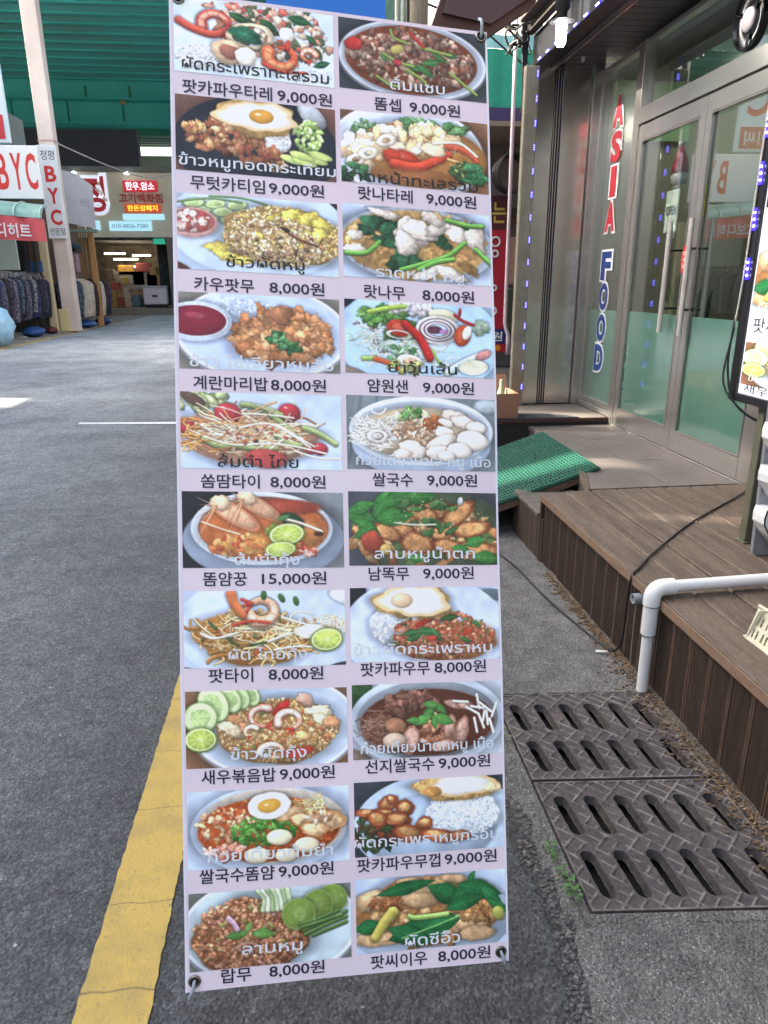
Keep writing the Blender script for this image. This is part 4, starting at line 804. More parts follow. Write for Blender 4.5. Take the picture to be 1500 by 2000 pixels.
# lower step behind it
ST = thing('wooden_step', 'low brown wooden step box at the far end of the deck', 'step', (1.37, 3.85, 0))
for i in range(5):
    y0 = 3.607 + i * .094; box('step_board', (1.24, y0, .262), (1.60, y0 + .09, .285), mat('step_wood', '55504b', .7, n=(26, '6a645e', .35, .75), n2=(5, '38332e', .45, .8), stretch=(1, 9, 9)), ST, .003)
for i in range(6):
    y0 = 3.557 + i * .087; MB().box((1.255, y0, .008), (1.275, y0 + .083, .26), .003).out('step_fascia_board', woodv, ST)
box('step_back', (1.255, 4.082, .008), (1.6, 4.1, .26), woodv, ST)
# porch of stone tiles
PO = thing('tiled_porch', 'grey stone tiled porch in front of the glass doors', 'porch', (2, 4.5, 0))
tile = mat('porch_tile', '5e5754', .45, n=(1.6, '736a66', .4, .7), n2=(7, '494341', .5, .8), bump=(90, .15, .001))
def tilep(poly): MB().prism(poly, .372, .3985 + r.uniform(-.0007, .0007), 'z').out('tile', tile, PO)
yj = [3.645, 4.245, 4.845, 5.44]
for i in range(3):
    y0, y1 = yj[i] + .002, yj[i + 1] - .002
    xl = lambda y: 1.548 + min(1, max(0, (y - 3.645) / .6)) * .2
    tilep([(xl(y0), y0), (2.008, y0), (2.008, y1), (xl(y1), y1)]); tilep([(2.012, y0), (2.425, y0), (2.425, y1), (2.012, y1)])
box('porch_base', (1.76, 3.63, 0), (2.425, 5.44, .371), mat('cement_base', '6b6660', .9, n=(8, '57524c', .4, .7)), PO)
MB().prism([(1.50, 3.604), (1.545, 3.645), (1.742, 4.24), (1.69, 4.24)], .37, .398, 'z').out('edge_board', wood, PO)
for i in range(7):
    t0, t1 = i / 7, (i + .93) / 7; a = (1.508 + .19 * t0, 3.66 + .57 * t0); b_ = (1.508 + .19 * t1, 3.66 + .57 * t1)
    MB().prism([a, b_, (b_[0] + .02, b_[1] - .006), (a[0] + .02, a[1] - .006)], .29, .369, 'z').out('riser_board', woodv, PO)
MB().prism([(1.54, 3.63), (1.74, 3.63), (1.76, 4.23), (1.72, 4.22)], 0, .3695, 'z').out('porch_core', mat('dark_void', '0c0a09'), PO)
# side platform with black mat
PL = thing('raised_platform', 'low dark platform under the steel wall, lit by a strip of sun', 'platform', (1.9, 5.8, 0))
plm = mat('grey_stone', '676059', .6, n=(6, '7c746b', .35, .7), bump=(60, .2, .002))
box('platform_slab', (1.1, 5.45, 0), (2.40, 6.13, .452), plm, PL, .004)
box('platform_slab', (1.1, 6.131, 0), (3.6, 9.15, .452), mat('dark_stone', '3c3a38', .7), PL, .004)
box('step_nosing', (1.1, 5.425, .425), (2.40, 5.448, .4545), mat('rusty_edge', '4a2a22', .7, n=(20, '241c1a', .4, .7)), PL, .003)
box('riser', (1.1, 5.432, 0), (2.40, 5.4475, .424), mat('dark_riser', '1d1a1a', .8), PL)
MT = MB().prism([(1.12, 5.428), (2.16, 5.428), (2.06, 5.56), (1.9, 5.62), (1.72, 5.63), (1.55, 5.72), (1.12, 5.75)], .4555, .463, 'z')
tag(MT.out('floor_mat', mat('black_rubber', '23252a', .8, n=(30, '34363c', .4, .7), bump=(200, .4, .002))), 'black rubber mat on the platform under the cardboard box', 'mat')
# ramp with green rubber grid
RP = thing('green_ramp', 'sloping ramp covered with green ribbed rubber matting leading up to the porch', 'ramp', (1.3, 4.5, 0))
A0, A1 = Vector((1.745, 3.995, .422)), Vector((.72, 4.03, .075)); Wd = 1.07
ux = (A1 - A0); Lr = ux.length; ux.normalize(); uy = Vector((0, 1, 0)); uz = -ux.cross(uy).normalized()
if uz.z < 0: uz = -uz
RX = Matrix.Translation(A0) @ Matrix([[ux.x, uy.x, uz.x, 0], [ux.y, uy.y, uz.y, 0], [ux.z, uy.z, uz.z, 0], [0, 0, 0, 1]])
gm = mat('green_rubber', '185444', .5, n=(9, '124638', .35, .7), n2=(50, '246854', .55, .8))
MB().box((0, 0, -.006), (Lr, Wd, .0), 0, RX).out('rubber_base', mat('green_rubber_dark', '0c3c30', .7), RP)
b = MB(); nb = 23
for i in range(nb):
    y = (i + .5) * Wd / nb; b.box((0, y - .011, 0.0002), (Lr, y + .011, .011), .004, RX)
nb = 54
for i in range(nb):
    x = (i + .5) * Lr / nb; b.box((x - .004, .001, .0004), (x + .004, Wd - .001, .0145), .002, RX)
o = b.out('rubber_grid', gm, RP); o['kind'] = 'stuff'
MB().box((0, -.008, -.008), (Lr, -.001, .006), 0, RX).out('rubber_lip', mat('green_rubber_dark', '0c3c30'), RP)
ply = mat('ramp_timber', '6b5244', .75, n=(20, '54402f', .4, .7))
MB().box((.02, -.004, -.05), (Lr - .02, .03, -.008), .002, RX).out('side_timber', ply, RP); MB().box((.02, Wd - .03, -.05), (Lr - .02, Wd, -.008), .002, RX).out('side_timber', ply, RP)
MB().box((.02, .031, -.02), (Lr - .02, Wd - .031, -.0065), 0, RX).out('ramp_deck', ply, RP)
for x, h in ((1.66, .34), (1.3, .22)):
    for y in (4.06, 4.98): box('support_block', (x, y, .012), (x + .05, y + .05, h), ply, RP)
# ================================================================ restaurant front
SH = thing('restaurant_front', 'stainless steel and glass restaurant front with double doors and ASIA FOOD lettering', 'shopfront', (2.6, 4.5, .4))
XW = 2.43
dm = mat('dark_panel', '34353a', .5, n=(4, '2a2b30', .4, .7))
def bar(name, a, b, m=frame_m, c=.003, parent=SH): return box(name, a, b, m, parent, c)
# frames
bar('corner_post', (XW - .03, 5.365, .4), (XW + .06, 5.455, 3.06), steel_d)
bar('jamb_post', (XW - .03, 3.455, .4), (XW + .06, 3.60, 3.06), steel_d)
bar('window_post', (XW - .02, 6.085, .46), (XW + .05, 6.128, 3.06), steel_d)
bar('header_beam', (XW - .035, 3.602, 2.532), (XW + .06, 5.363, 2.64), frame_m)
bar('top_rail', (XW - .02, 3.602, 3.03), (XW + .05, 5.363, 3.062), frame_m)
bar('door_threshold', (XW - .03, 3.602, .399), (XW + .06, 5.363, .412), frame_m, .001)
bar('window_rail', (XW - .028, 5.457, .453), (XW + .05, 6.083, .495), frame_m); bar('window_rail', (XW - .018, 5.457, .497), (XW + .05, 6.083, .545), frame_m)
bar('window_rail', (XW - .018, 5.457, 3.02), (XW + .05, 6.083, 3.06), frame_m)
gl = MATS['clear_glass']
frost = mat('frosted_film', '4c7064', .1, n=(1.2, '587c70', .3, .7), spec=.9, coat=1); frost.node_tree.nodes['Principled BSDF'].inputs['Coat IOR'].default_value = 1.7; frost.node_tree.nodes['Principled BSDF'].inputs['Coat Roughness'].default_value = .06
box('transom_pane', (XW + .008, 3.602, 2.642), (XW + .014, 5.363, 3.028), gl, SH)
box('window_pane', (XW + .008, 5.457, 1.272), (XW + .014, 6.083, 3.018), gl, SH)
box('frosted_pane', (XW + .008, 5.457, .547), (XW + .014, 6.083, 1.27), frost, SH)
def door(y0, y1, hy, zs=1.279):
    D = thing('door_leaf', None, None, (XW, y0, .41)); D.parent = SH; D.matrix_parent_inverse = WM(SH).inverted()
    for a, b_ in (((XW - .022, y0, .414), (XW + .022, y0 + .062, 2.527)), ((XW - .022, y1 - .062, .414), (XW + .022, y1, 2.527)), ((XW - .022, y0 + .0625, .414), (XW + .022, y1 - .0625, .545)), ((XW - .022, y0 + .0625, 2.425), (XW + .022, y1 - .0625, 2.527))):
        box('door_rail', a, b_, frame_m, D, .004)
    for a, b_ in (((XW - .026, y0 + .0625, .546), (XW - .012, y0 + .072, 2.424)), ((XW - .026, y1 - .072, .546), (XW - .012, y1 - .0625, 2.424)), ((XW - .026, y0 + .073, .546), (XW - .012, y1 - .073, .556)), ((XW - .026, y0 + .073, 2.414), (XW - .012, y1 - .073, 2.424))):
        box('glazing_bead', a, b_, steel_d, D, .001)
    box('glass_pane', (XW - .004, y0 + .0625, zs), (XW + .002, y1 - .0625, 2.4245), gl, D); box('frosted_pane', (XW - .004, y0 + .0625, .5455), (XW + .002, y1 - .0625, zs - .001), frost, D)
    for s, x in ((0, XW - .068), (1, XW + .068)):
        b = MB().tube([(x, hy, 1.165), (x, hy, 1.855)], .0165, 16)
        b.out('door_handle', mat('handle_steel', 'd2ccc6', .35, .6), D, True, 40)
    for z in (1.32, 1.68):
        MB().tube([(XW - .068, hy, z), (XW + .068, hy, z)], .008, 10).out('handle_bracket', mat('dark_metal', '2c2a28', .35, .9), D, True, 40)
    return D
door(4.468, 5.36, 4.665); door(3.605, 4.462, 4.40)
# door stickers
o = MB().prism([(4.525 + .028 * math.cos(t), 1.62 + .085 * math.sin(t)) for t in np.linspace(0, 2 * PI, 28, endpoint=False)], XW - .0275, XW - .0225, 'x').out('push_sticker', mat('red_sticker', 'b8202c', .4), SH)
for i, ch in enumerate('미세요'):
    print_text('sticker_letter', ch, lambda x, y: (XW - .028, 4.525 - x, y), -.014, .014, 1.655 - .036 * i, .028, mat('print_white', 'e8e8ea', .5), SH, .01)
box('price_sticker', (XW - .0062, 4.388, 1.86), (XW - .005, 4.405, 2.04), mat('yellow_sticker', 'c8c85c', .5), SH)
# cut letters ASIA FOOD
pw = mat('letter_outline', 'e6e6ea', .45); pr = mat('letter_red', 'c02838', .4); pb = mat('letter_blue', '16387c', .4)
zc = [2.715, 2.468, 2.225, 1.972, 1.608, 1.372, 1.128, .885]
for ch, z, m in zip('ASIAFOOD', zc, [pr] * 4 + [pb] * 4):
    wd = .055 if ch == 'I' else .15
    f = lambda x, y: (XW + .0045, 5.80 - x, y)
    V0, _ = letters(ch, .0); mn, mx = V0.min(0), V0.max(0); V1, _ = letters(ch, .10); mn1, mx1 = V1.min(0), V1.max(0)
    sx, sy = wd / (mx[0] - mn[0]), .192 / (mx[1] - mn[1])
    f2 = lambda x, y: (XW + .0005, 5.80 - x, y)
    V2, _ = letters(ch, .045); mn2, mx2 = V2.min(0), V2.max(0)
    print_text('letter_outline', ch, f, -(mx1[0] - mn1[0]) * sx / 2, (mx1[0] - mn1[0]) * sx / 2, z, (mx1[1] - mn1[1]) * sy, pw, SH, .10)
    print_text('letter', ch, f2, -(mx2[0] - mn2[0]) * sx / 2, (mx2[0] - mn2[0]) * sx / 2, z, (mx2[1] - mn2[1]) * sy, m, SH, .045)
# steel wall facing the street corner
SWL = thing('steel_wall', 'brushed stainless steel wall panels beside the entrance', 'steel wall', (2.1, 6.16, .45))
wall_st = mat('stainless_sheet', 'cac4be', .22, .93, n=(1.6, 'b8b2ac', .3, .7), bump=(1.1, .06, .02))
box('steel_panel', (1.892, 6.14, .453), (2.035, 6.19, 3.22), wall_st, SWL, .003); box('steel_panel', (2.105, 6.14, .453), (2.335, 6.19, 3.22), wall_st, SWL, .003)
box('reveal', (2.036, 6.168, .453), (2.104, 6.19, 3.22), mat('dark_void', '0c0a09'), SWL)
for x in (2.046, 2.066, 2.088): box('reveal_rib', (x, 6.15, .453), (x + .009, 6.167, 3.08), steel_d, SWL, .002)
box('edge_post', (2.34, 6.105, .453), (2.425, 6.19, 3.22), steel, SWL, .003)
box('kick_plate', (1.89, 6.128, .453), (2.335, 6.1385, .462), mat('dark_metal', '2c2a28'), SWL)
# fluted cream casing with led modules
CS = thing('fluted_casing', 'cream fluted metal casing carrying a vertical row of small blue lights', 'column casing', (1.84, 6.1, .45))
cream = mat('cream_metal', 'a8a090', .35, .5, n=(6, '948a78', .4, .7))
poly = [(1.78, 6.12)]
for i in range(6):
    x = 1.78 + .0165 * i; poly += [(x + .001, 6.085), (x + .0105, 6.08), (x + .0125, 6.092), (x + .0155, 6.092)]
poly += [(1.888, 6.085), (1.888, 6.139), (1.78, 6.139)]
MB().prism(poly, .453, 3.07, 'z').out('casing_body', cream, CS)
blue_e = mat('led_blue', '20188c', .4, emit='3020ff', es=.9); white_e = mat('led_white', 'd8dcff', .3, emit='c8ccff', es=4)
def led(parent, c, ax, side, L=.07, w_=.008, wm=None):
    """one module: glowing blue strip with four lamps; ax = along, side = facing"""
    c, ax, side = Vector(c), Vector(ax).normalized(), Vector(side).normalized(); w = ax.cross(side)
    X = Matrix.Translation(c) @ Matrix([[w.x, ax.x, side.x, 0], [w.y, ax.y, side.y, 0], [w.z, ax.z, side.z, 0], [0, 0, 0, 1]])
    m = MB().box((-w_, -L / 2, 0), (w_, L / 2, .004), .001, X).out('led_module', blue_e, parent)
    b = MB()
    for k_ in (-1, 0, 1): b.lathe([(.0042, 0), (.0042, .003), (.002, .0045)], (0, k_ * L * .3, .004), 'z', 8, X)
    b.out('led_lamp', wm or white_e, m)
for i in range(15): led(CS, (1.874, 6.0795, .62 + i * .171), (0, 0, 1), (0, -1, 0), .05, .004, mat('led_dim', 'c8c8f0', .3, emit='b8b4ff', es=.55))
# canopy beam, soffit, wall above
CN = thing('canopy', 'dark canopy beam with slatted soffit over the entrance, edged with blue lights', 'canopy', (2, 3, 3.05))
dk = mat('canopy_black', '2b2a2e', .4, .3, n=(5, '222126', .4, .7)); pur = mat('canopy_purple', '322e3e', .45)
box('canopy_beam', (1.862, -2, 3.083), (1.99, 6.2, 3.30), dk, CN, .004); box('beam_lip', (1.992, -2, 3.07), (2.03, 6.14, 3.3), mat('lip_dark', '3a393e', .35, .5), CN, .003)
box('silver_trim', (2.03, -2, 3.064), (2.038, 6.14, 3.078), steel, CN)
for i in range(74):
    y = -2 + i * .11
    if y < 6.05: box('soffit_board', (2.04, y, 3.10), (2.425, y + .104, 3.115), mat('soffit_dark', '3a3840', .4, n=(9, '2f2d34', .4, .7)), CN, .002)
box('soffit_backing', (2.035, -2, 3.117), (2.426, 6.14, 3.13), mat('dark_void', '0c0a09'), CN)
box('timber_rail', (1.72, -2, 3.36), (1.80, 6.1, 3.44), mat('old_timber', '6a6056', .8, n=(20, '4c443c', .4, .7)), CN, .004)
box('sign_panel', (1.80, -2, 3.302), (1.86, 6.2, 3.9), mat('brown_fascia', '4a4038', .6, n=(5, '39312a', .4, .7)), CN, .003)
for i in range(24): led(CN, (1.861, 6.0 - i * .185, 3.095), (0, 1, 0), (-1, 0, 0))
for y in (5.95, 4.25):
    MB().lathe([(.016, 0), (.013, -.03), (.006, -.036)], (2.18, y, 3.1), 'z', 10).out('soffit_spot', mat('spot_white', 'd8d8dc', .3), CN, True)
WU = box('upper_wall', (2.44, -6, 3.135), (9, 6.2, 7.2), mat('upper_render', '55504c', .8, n=(3, '6a645e', .35, .7)))
tag(WU, 'plain wall of the upper storey over the restaurant entrance', 'wall')
# right hand wall beyond the doors with paper notice
WR = thing('side_wall', 'grey metal clad wall right of the glass doors', 'wall', (2.5, 2, .4))
for i in range(24): box('wall_panel', (XW, -1.0 + i * .185, .402), (XW + .05, -1.0 + i * .185 + .18, 3.06), mat('wall_grey', '5c5b5a', .55, n=(5, '4c4b4a', .4, .7)), WR, .003) if -1.0 + i * .185 + .18 < 3.45 else None
NS = thing('no_smoking_notice', 'white paper notice with red prohibition circle on the wall beside the steel rack', 'notice', (2.42, 3.5, .6))
box('paper', (2.421, 3.35, .535), (2.4235, 3.449, .675), mat('paper_white', 'e4e2dc', .7), NS)
MB().tube([(2.4195, 3.40 + .042 * math.cos(t), .605 + .042 * math.sin(t)) for t in np.linspace(0, 2 * PI, 24, endpoint=False)], .003, 6, close=True).out('red_ring', mat('red_sticker', 'b8202c'), NS)
MB().tube([(2.4195, 3.37, .635), (2.4195, 3.43, .575)], .003, 6).out('red_bar', mat('red_sticker', 'b8202c'), NS)
# ---- room behind the glass
RM = thing('dining_room', 'dim dining room seen through the glass doors', 'room', (4, 5, .4))
box('room_floor', (2.50, 1.5, .38), (6.5, 7.5, .4), mat('room_floor', '6a5a4c', .4), RM); box('room_ceiling', (2.50, 1.5, 3.0), (6.5, 7.5, 3.06), mat('room_ceiling', 'a8a8a0', .7), RM)
box('room_wall', (6.4, 1.5, .4), (6.5, 7.5, 3.0), mat('room_wall', '6e6a66', .7), RM); box('room_wall', (2.5, 6.14, .4), (6.4, 6.24, 3.0), mat('room_wall_beige', 'a89e8c', .7), RM); box('room_wall', (2.5, 1.4, .4), (6.4, 1.5, 3.0), mat('room_wall', '6e6a66'), RM)
for x, y in ((3.2, 5.3), (4.6, 3.4)):
    tag(box('ceiling_light', (x, y, 2.965), (x + 1.0, y + .3, 2.995), mat('tube_light', 'ffffff', .4, emit='f4ffe8', es=1.7)), 'lit ceiling light inside the restaurant, %s' % ('seen through the left door' if y > 4 else 'deeper in the room'), 'ceiling light')
tag(box('green_wall_board', (2.52, 6.08, 2.56), (3.15, 6.13, 2.98), mat('pale_green', 'a8cc98', .6)), 'pale green board high on the wall behind the left glass door', 'wall board')
FR = thing('drinks_fridge', 'dark glass fronted drinks fridge inside behind the doors', 'fridge', (4.3, 5.7, .4))
box('fridge_body', (3.9, 5.5, .4), (4.7, 6.05, 2.3), mat('fridge_dark', '14181e', .3), FR, .01); box('fridge_sign', (3.95, 5.485, 2.1), (4.65, 5.498, 2.28), mat('fridge_blue', '1c3c8c', .3, emit='2848b0', es=.5), FR)
for z in (.9, 1.3, 1.7): 
    for i in range(7): MB().lathe([(.03, 0), (.03, .16), (.012, .22), (.012, .26), (0, .262)], (4.0 + i * .1, 5.47, z), 'z', 8).out('bottle', mat('bottle_%d' % (i % 3), ['2c6a34', 'a85c2c', 'c8c8c0'][i % 3], .2), FR, True)
for k_, (x, y) in enumerate(((3.4, 3.2), (3.3, 4.6), (4.9, 2.6))):
    T_ = thing('dining_table', 'dark dining table inside the restaurant, ' + ['near the right door', 'behind the left door', 'at the back'][k_], 'table', (x, y, .4), 'dining tables inside')
    box('table_top', (x - .35, y - .3, 1.08), (x + .35, y + .3, 1.12), mat('table_dark', '2c2420', .3), T_, .005)
    for sx in (-.3, .3):
        for sy in (-.25, .25): box('leg', (x + sx - .02, y + sy - .02, .4), (x + sx + .02, y + sy + .02, 1.08), black_m, T_)
PT = thing('potted_plant', 'broad leaved green plant standing just behind the left glass door', 'plant', (2.72, 5.0, .4))
MB().lathe([(.10, 0), (.13, .3), (.12, .3), (.11, .28)], (2.75, 5.0, .4), 'z', 16).out('pot', mat('pot_grey', '8a8680', .6), PT, True, 40)
r = random.Random(6)
for i in range(15):
    a = r.uniform(0, 2 * PI); L = r.uniform(.5, .95); sp_ = r.uniform(.08, .2); P = [(2.75 + sp_ * math.cos(a) * t * (1.1 if math.cos(a) > 0 else .6), 5.0 + sp_ * math.sin(a) * t * 1.4, .68 + L * t - .12 * t * t) for t in np.linspace(0, 1, 7)]
    V = []; w_ = [.012, .03, .045, .05, .045, .03, .004]
    for p, w in zip(P, w_): V += [(p[0] - w * math.sin(a), p[1] + w * math.cos(a), p[2]), (p[0], p[1], p[2] - w * .25), (p[0] + w * math.sin(a), p[1] - w * math.cos(a), p[2])]
    mesh_obj('leaf', V, [[3 * q, 3 * q + 1, 3 * q + 4, 3 * q + 3] for q in range(6)] + [[3 * q + 1, 3 * q + 2, 3 * q + 5, 3 * q + 4] for q in range(6)], mat('plant_green', '2c6a34', .4, n=(12, '4c8c40', .4, .7)), PT, True)
OS = thing('open_sign', 'white OPEN sign hanging inside the left glass door', 'sign', (2.46, 4.85, 1.9))
MB().box((2.455, 4.775, 1.80), (2.462, 4.945, 2.06), .002).out('sign_board', mat('sign_cream', 'e8e8dc', .6), OS)
print_text('sign_text', 'OPEN', lambda x, y: (2.4535, 4.86 - x, y - x * .0), -.065, .065, 1.935, .06, mat('ink_dark', '2a2824', .6), OS, .02)
MB().tube([(2.458, 4.80, 2.06), (2.458, 4.86, 2.16), (2.458, 4.92, 2.06)], .002, 5).out('cord', mat('cord_brown', '4c3c2c', .8), OS)
OR = thing('hanging_ornament', 'red and white cloth ornament hanging above the OPEN sign', 'ornament', (2.47, 4.87, 2.2))
MB().lathe([(0, 0), (.045, .01), (.055, .05), (.03, .09), (0, .095)], (2.49, 4.87, 2.09), 'z', 14).out('bell_skirt', mat('ornament_white', 'dcdcd8', .8), OR, True)
MB().lathe([(.052, 0), (.05, .05), (.032, .10), (.012, .15), (0, .16)], (2.49, 4.87, 2.165), 'z', 14).out('bell_top', mat('ornament_red', 'b8242c', .8), OR, True)
MB().lathe([(0, 0), (.02, .01), (.02, .03), (0, .04)], (2.49, 4.88, 2.32), 'z', 10).out('pompom', mat('ornament_white', 'dcdcd8'), OR, True)

# ================================================================ things on and around the porch
# light bulb hanging from the beam
LB = thing('light_bulb', 'white lit bulb hanging in a black socket under the canopy edge', 'lamp', (1.61, 4.8, 2.95))
MB().lathe([(0, -.115), (.02, -.113), (.029, -.095), (.031, -.05), (.03, 0), (.022, .012)], (1.61, 4.8, 2.955), 'z', 18).out('bulb', mat('bulb_lit', 'ffffff', .3, emit='fff8ec', es=9), LB, True)
MB().lathe([(.024, 0), (.03, .01), (.03, .05), (.045, .07), (.045, .16), (.02, .17)], (1.61, 4.8, 2.969), 'z', 18).out('socket', black_m, LB, True, 40)
MB().lathe([(.07, 0), (.074, .002), (.032, .012)], (1.61, 4.8, 2.968), 'z', 24).out('reflector', mat('reflector_clear', '8a8a94', .2, .6), LB, True, 40)
MB().box((1.60, 4.79, 3.1), (1.79, 4.81, 3.13), .002).out('bracket', black_m, LB); MB().box((1.57, 4.76, 3.13), (1.66, 4.84, 3.32), .006).out('lamp_housing', black_m, LB)
# round speaker
SP = thing('round_speaker', 'round black speaker with pale centre hanging before the transom glass', 'speaker', (2.16, 3.72, 2.66))
ax_ = Vector((-1, .03, -.06)).normalized(); X = Matrix.Translation((2.16, 3.70, 2.665)) @ ax_.to_track_quat('Z', 'Y').to_matrix().to_4x4()
MB().lathe([(.10, -.03), (.125, -.02), (.132, 0), (.128, .016), (.118, .02), (.11, .008), (.07, .0), (.055, .006)], (0, 0, 0), 'z', 40, X).out('speaker_body', mat('gloss_black', '0e0e12', .18), SP, True, 35)
MB().lathe([(.054, .004), (.05, .016), (.03, .022), (0, .024)], (0, 0, 0), 'z', 24, X).out('speaker_cone', mat('cone_pale', 'b8b0b4', .6), SP, True)
for t in (.6, 2.7, 4.8): MB().tube([(.06 * math.cos(t), .06 * math.sin(t), .006), (.118 * math.cos(t), .118 * math.sin(t), .02)], .007, 6, close=False).out('guard_rib', mat('gloss_black', '0e0e12'), SP)
for o in SP.children:
    if o.name.startswith('guard_rib'):
        o.data.transform(X)
MB().tube([tuple(X @ Vector((0, 0, -.03))), (2.25, 3.74, 2.68), (2.41, 3.80, 2.70)], .014, 8).out('mount_arm', black_m, SP)
# illuminated menu box on a post
LX = thing('menu_lightbox', 'backlit black framed menu box with dish pictures at the right edge', 'menu box', (1.85, 2.6, 1))
box('box_body', (1.862, 1.98, 1.0), (1.93, 2.945, 2.56), mat('box_dark', '3a3a3c', .4, .4), LX, .004)
for a, b_ in (((1.84, 2.895, 1.0), (1.8615, 2.945, 2.56)), ((1.84, 1.98, 1.0), (1.8615, 2.03, 2.56)), ((1.84, 2.0305, 1.0), (1.8615, 2.8945, 1.035)), ((1.84, 2.0305, 2.52), (1.8615, 2.8945, 2.56))): box('box_frame', a, b_, mat('frame_dark', '2c2c30', .35, .5), LX, .003)
DISH = dish_pictures()
def img_mat(key, P, emit=0., rough=.35):
    im = bpy.data.images.new('dish_' + key, PW, PH, alpha=False, float_buffer=False)
    a = np.ones((PH, PW, 4), np.float32); a[..., :3] = P[::-1]; im.pixels.foreach_set(a.ravel()); im.update(); im.pack()
    m = bpy.data.materials.new('dish_print_' + key); m.use_nodes = True; t = m.node_tree; b = t.nodes['Principled BSDF']
    q = t.nodes.new('ShaderNodeTexImage'); q.image = im; q.interpolation = 'Cubic'; q.extension = 'EXTEND'; t.links.new(q.outputs[0], b.inputs['Base Color']); b.inputs['Roughness'].default_value = rough; b.inputs['Specular IOR Level'].default_value = .35
    if emit: t.links.new(q.outputs[0], b.inputs['Emission Color']); b.inputs['Emission Strength'].default_value = emit
    return m
def picture(name, f, x0, x1, y0, y1, m, parent, n=6, k=4):
    V = []; U = []; Fc = []
    for j in range(k + 1):
        for i in range(n + 1): V.append(f(x0 + (x1 - x0) * i / n, y0 + (y1 - y0) * j / k)); U.append((i / n, j / k))
    for j in range(k):
        for i in range(n): a = j * (n + 1) + i; Fc.append([a, a + 1, a + n + 2, a + n + 1])
    o = mesh_obj(name, V, Fc, m, parent, True); uv = o.data.uv_layers.new(name='u')
    for l in o.data.loops: uv.data[l.index].uv = U[l.vertex_index]
    return o
lit = mat('lit_panel', 'f0f2ff', .4, emit='e8ecff', es=.07)
box('lit_panel', (1.853, 2.0305, 1.0355), (1.8615, 2.8945, 2.5195), lit, LX)
fl = lambda x, y: (1.8515, 2.8945 - x, y); fl2 = lambda x, y: (1.8505, 2.8945 - x, y)
for i, (k_, z0, z1, ko, th) in enumerate((('L8', 1.075, 1.25, '새우볶음밥', 'ข้าวผัดกุ้ง'), ('R10', 1.365, 1.66, '팟씨이우', 'ผัดซีอิ๊ว'), ('L6', 1.77, 2.02, '똠얌꿍', 'ต้มยำกุ้ง'), ('R5', 2.13, 2.4, '쌀국수', ''))):
    picture('menu_picture', fl, .01, .85, z0, z1, img_mat('lit_' + k_, DISH[k_].a, .06), LX, 1, 1)
    print_text('menu_text', ko, fl2, .04, .04 + .085 * len(ko), z0 - .045 if i else z0 - .012, .06 if i else .04, mat('ink_dark', '2a2824'), LX, .0)
    if th: print_text('menu_text', th, fl2, .06, .36, z0 + .03, .04, mat('print_white', 'e8e8ea'), LX, .0)
for z in (2.35, 2.19, 2.07, 1.90, 1.73, 1.54): led(LX, (1.838, 2.925, z), (0, .1, 1), (-1, -.4, 0), .085)
MB().tube(spline([(1.836, 2.93, 2.5), (1.834, 2.935, 2.0), (1.832, 2.94, 1.5), (1.828, 2.95, 1.3)]), .004, 6).out('led_wire', mat('wire_white', 'b8b4a8', .5), LX, True)
PP = thing('lightbox_post', 'thin greenish grey square post standing on the deck beside the steel rack', 'post', (1.9, 2.75, .4))
box('post', (1.878, 2.73, .41), (1.921, 2.775, .999), mat('post_grey', '6a6a5c', .4, .3, n=(8, '585848', .4, .7)), PP, .003); box('post_foot', (1.868, 2.72, .4015), (1.931, 2.785, .409), mat('post_grey', '6a6a5c'), PP, .001)
for k_, pts in enumerate((((1.828, 2.95, 1.35), (1.82, 2.945, 1.15), (1.84, 2.9, 1.0), (1.9, 2.82, .93), (2.0, 2.7, .9)), ((1.83, 2.95, 1.3), (1.80, 2.93, 1.08), (1.86, 2.85, .96), (1.95, 2.78, .9), (2.05, 2.7, .86)))):
    tag(MB().tube(spline(pts), .0045, 7).out('black_cable', black_m, None, True), ['upper', 'lower'][k_] + ' of two black wires looping under the menu box', 'cable')
# steel display rack with white trays
RK = thing('steel_rack', 'grey steel rack with curved white trays at the right edge of the deck', 'rack', (1.95, 2.6, .4))
rk = mat('rack_steel', '9a9ca6', .4, .5, n=(5, '84868e', .4, .7))
MB().prism([(1.822, .415), (1.838, .4025), (2.3, .4025), (2.3, 1.04), (1.795, 1.04)], 2.585, 2.6, 'y').out('back_plate', rk, RK)
MB().tube([(1.823, 2.583, .415), (1.796, 2.583, 1.04)], .004, 6).out('edge_roll', rk, RK)
trm = mat('tray_white', 'd0d2d6', .25, n=(5, 'a8aab0', .55, .8))
for z, x0 in ((.968, 1.785), (.795, 1.797), (.626, 1.802)):
    prof = [(x0, z), (x0 - .006, z - .03), (x0 - .004, z - .06), (x0 + .03, z - .115), (x0 + .075, z - .165), (x0 + .10, z - .172), (2.28, z - .172), (2.28, z)]
    MB().prism(prof, 2.505, 2.584, 'y').out('tray', trm, RK, False)
    MB().tube([(x0 - .002, 2.502, z + .003), (2.28, 2.502, z + .003)], .006, 8).out('tray_lip', trm, RK, True)
    MB().tube([(p[0] - .001, 2.502, p[1]) for p in prof[:6]], .003, 6).out('tray_edge', mat('dark_metal', '2c2a28'), RK)
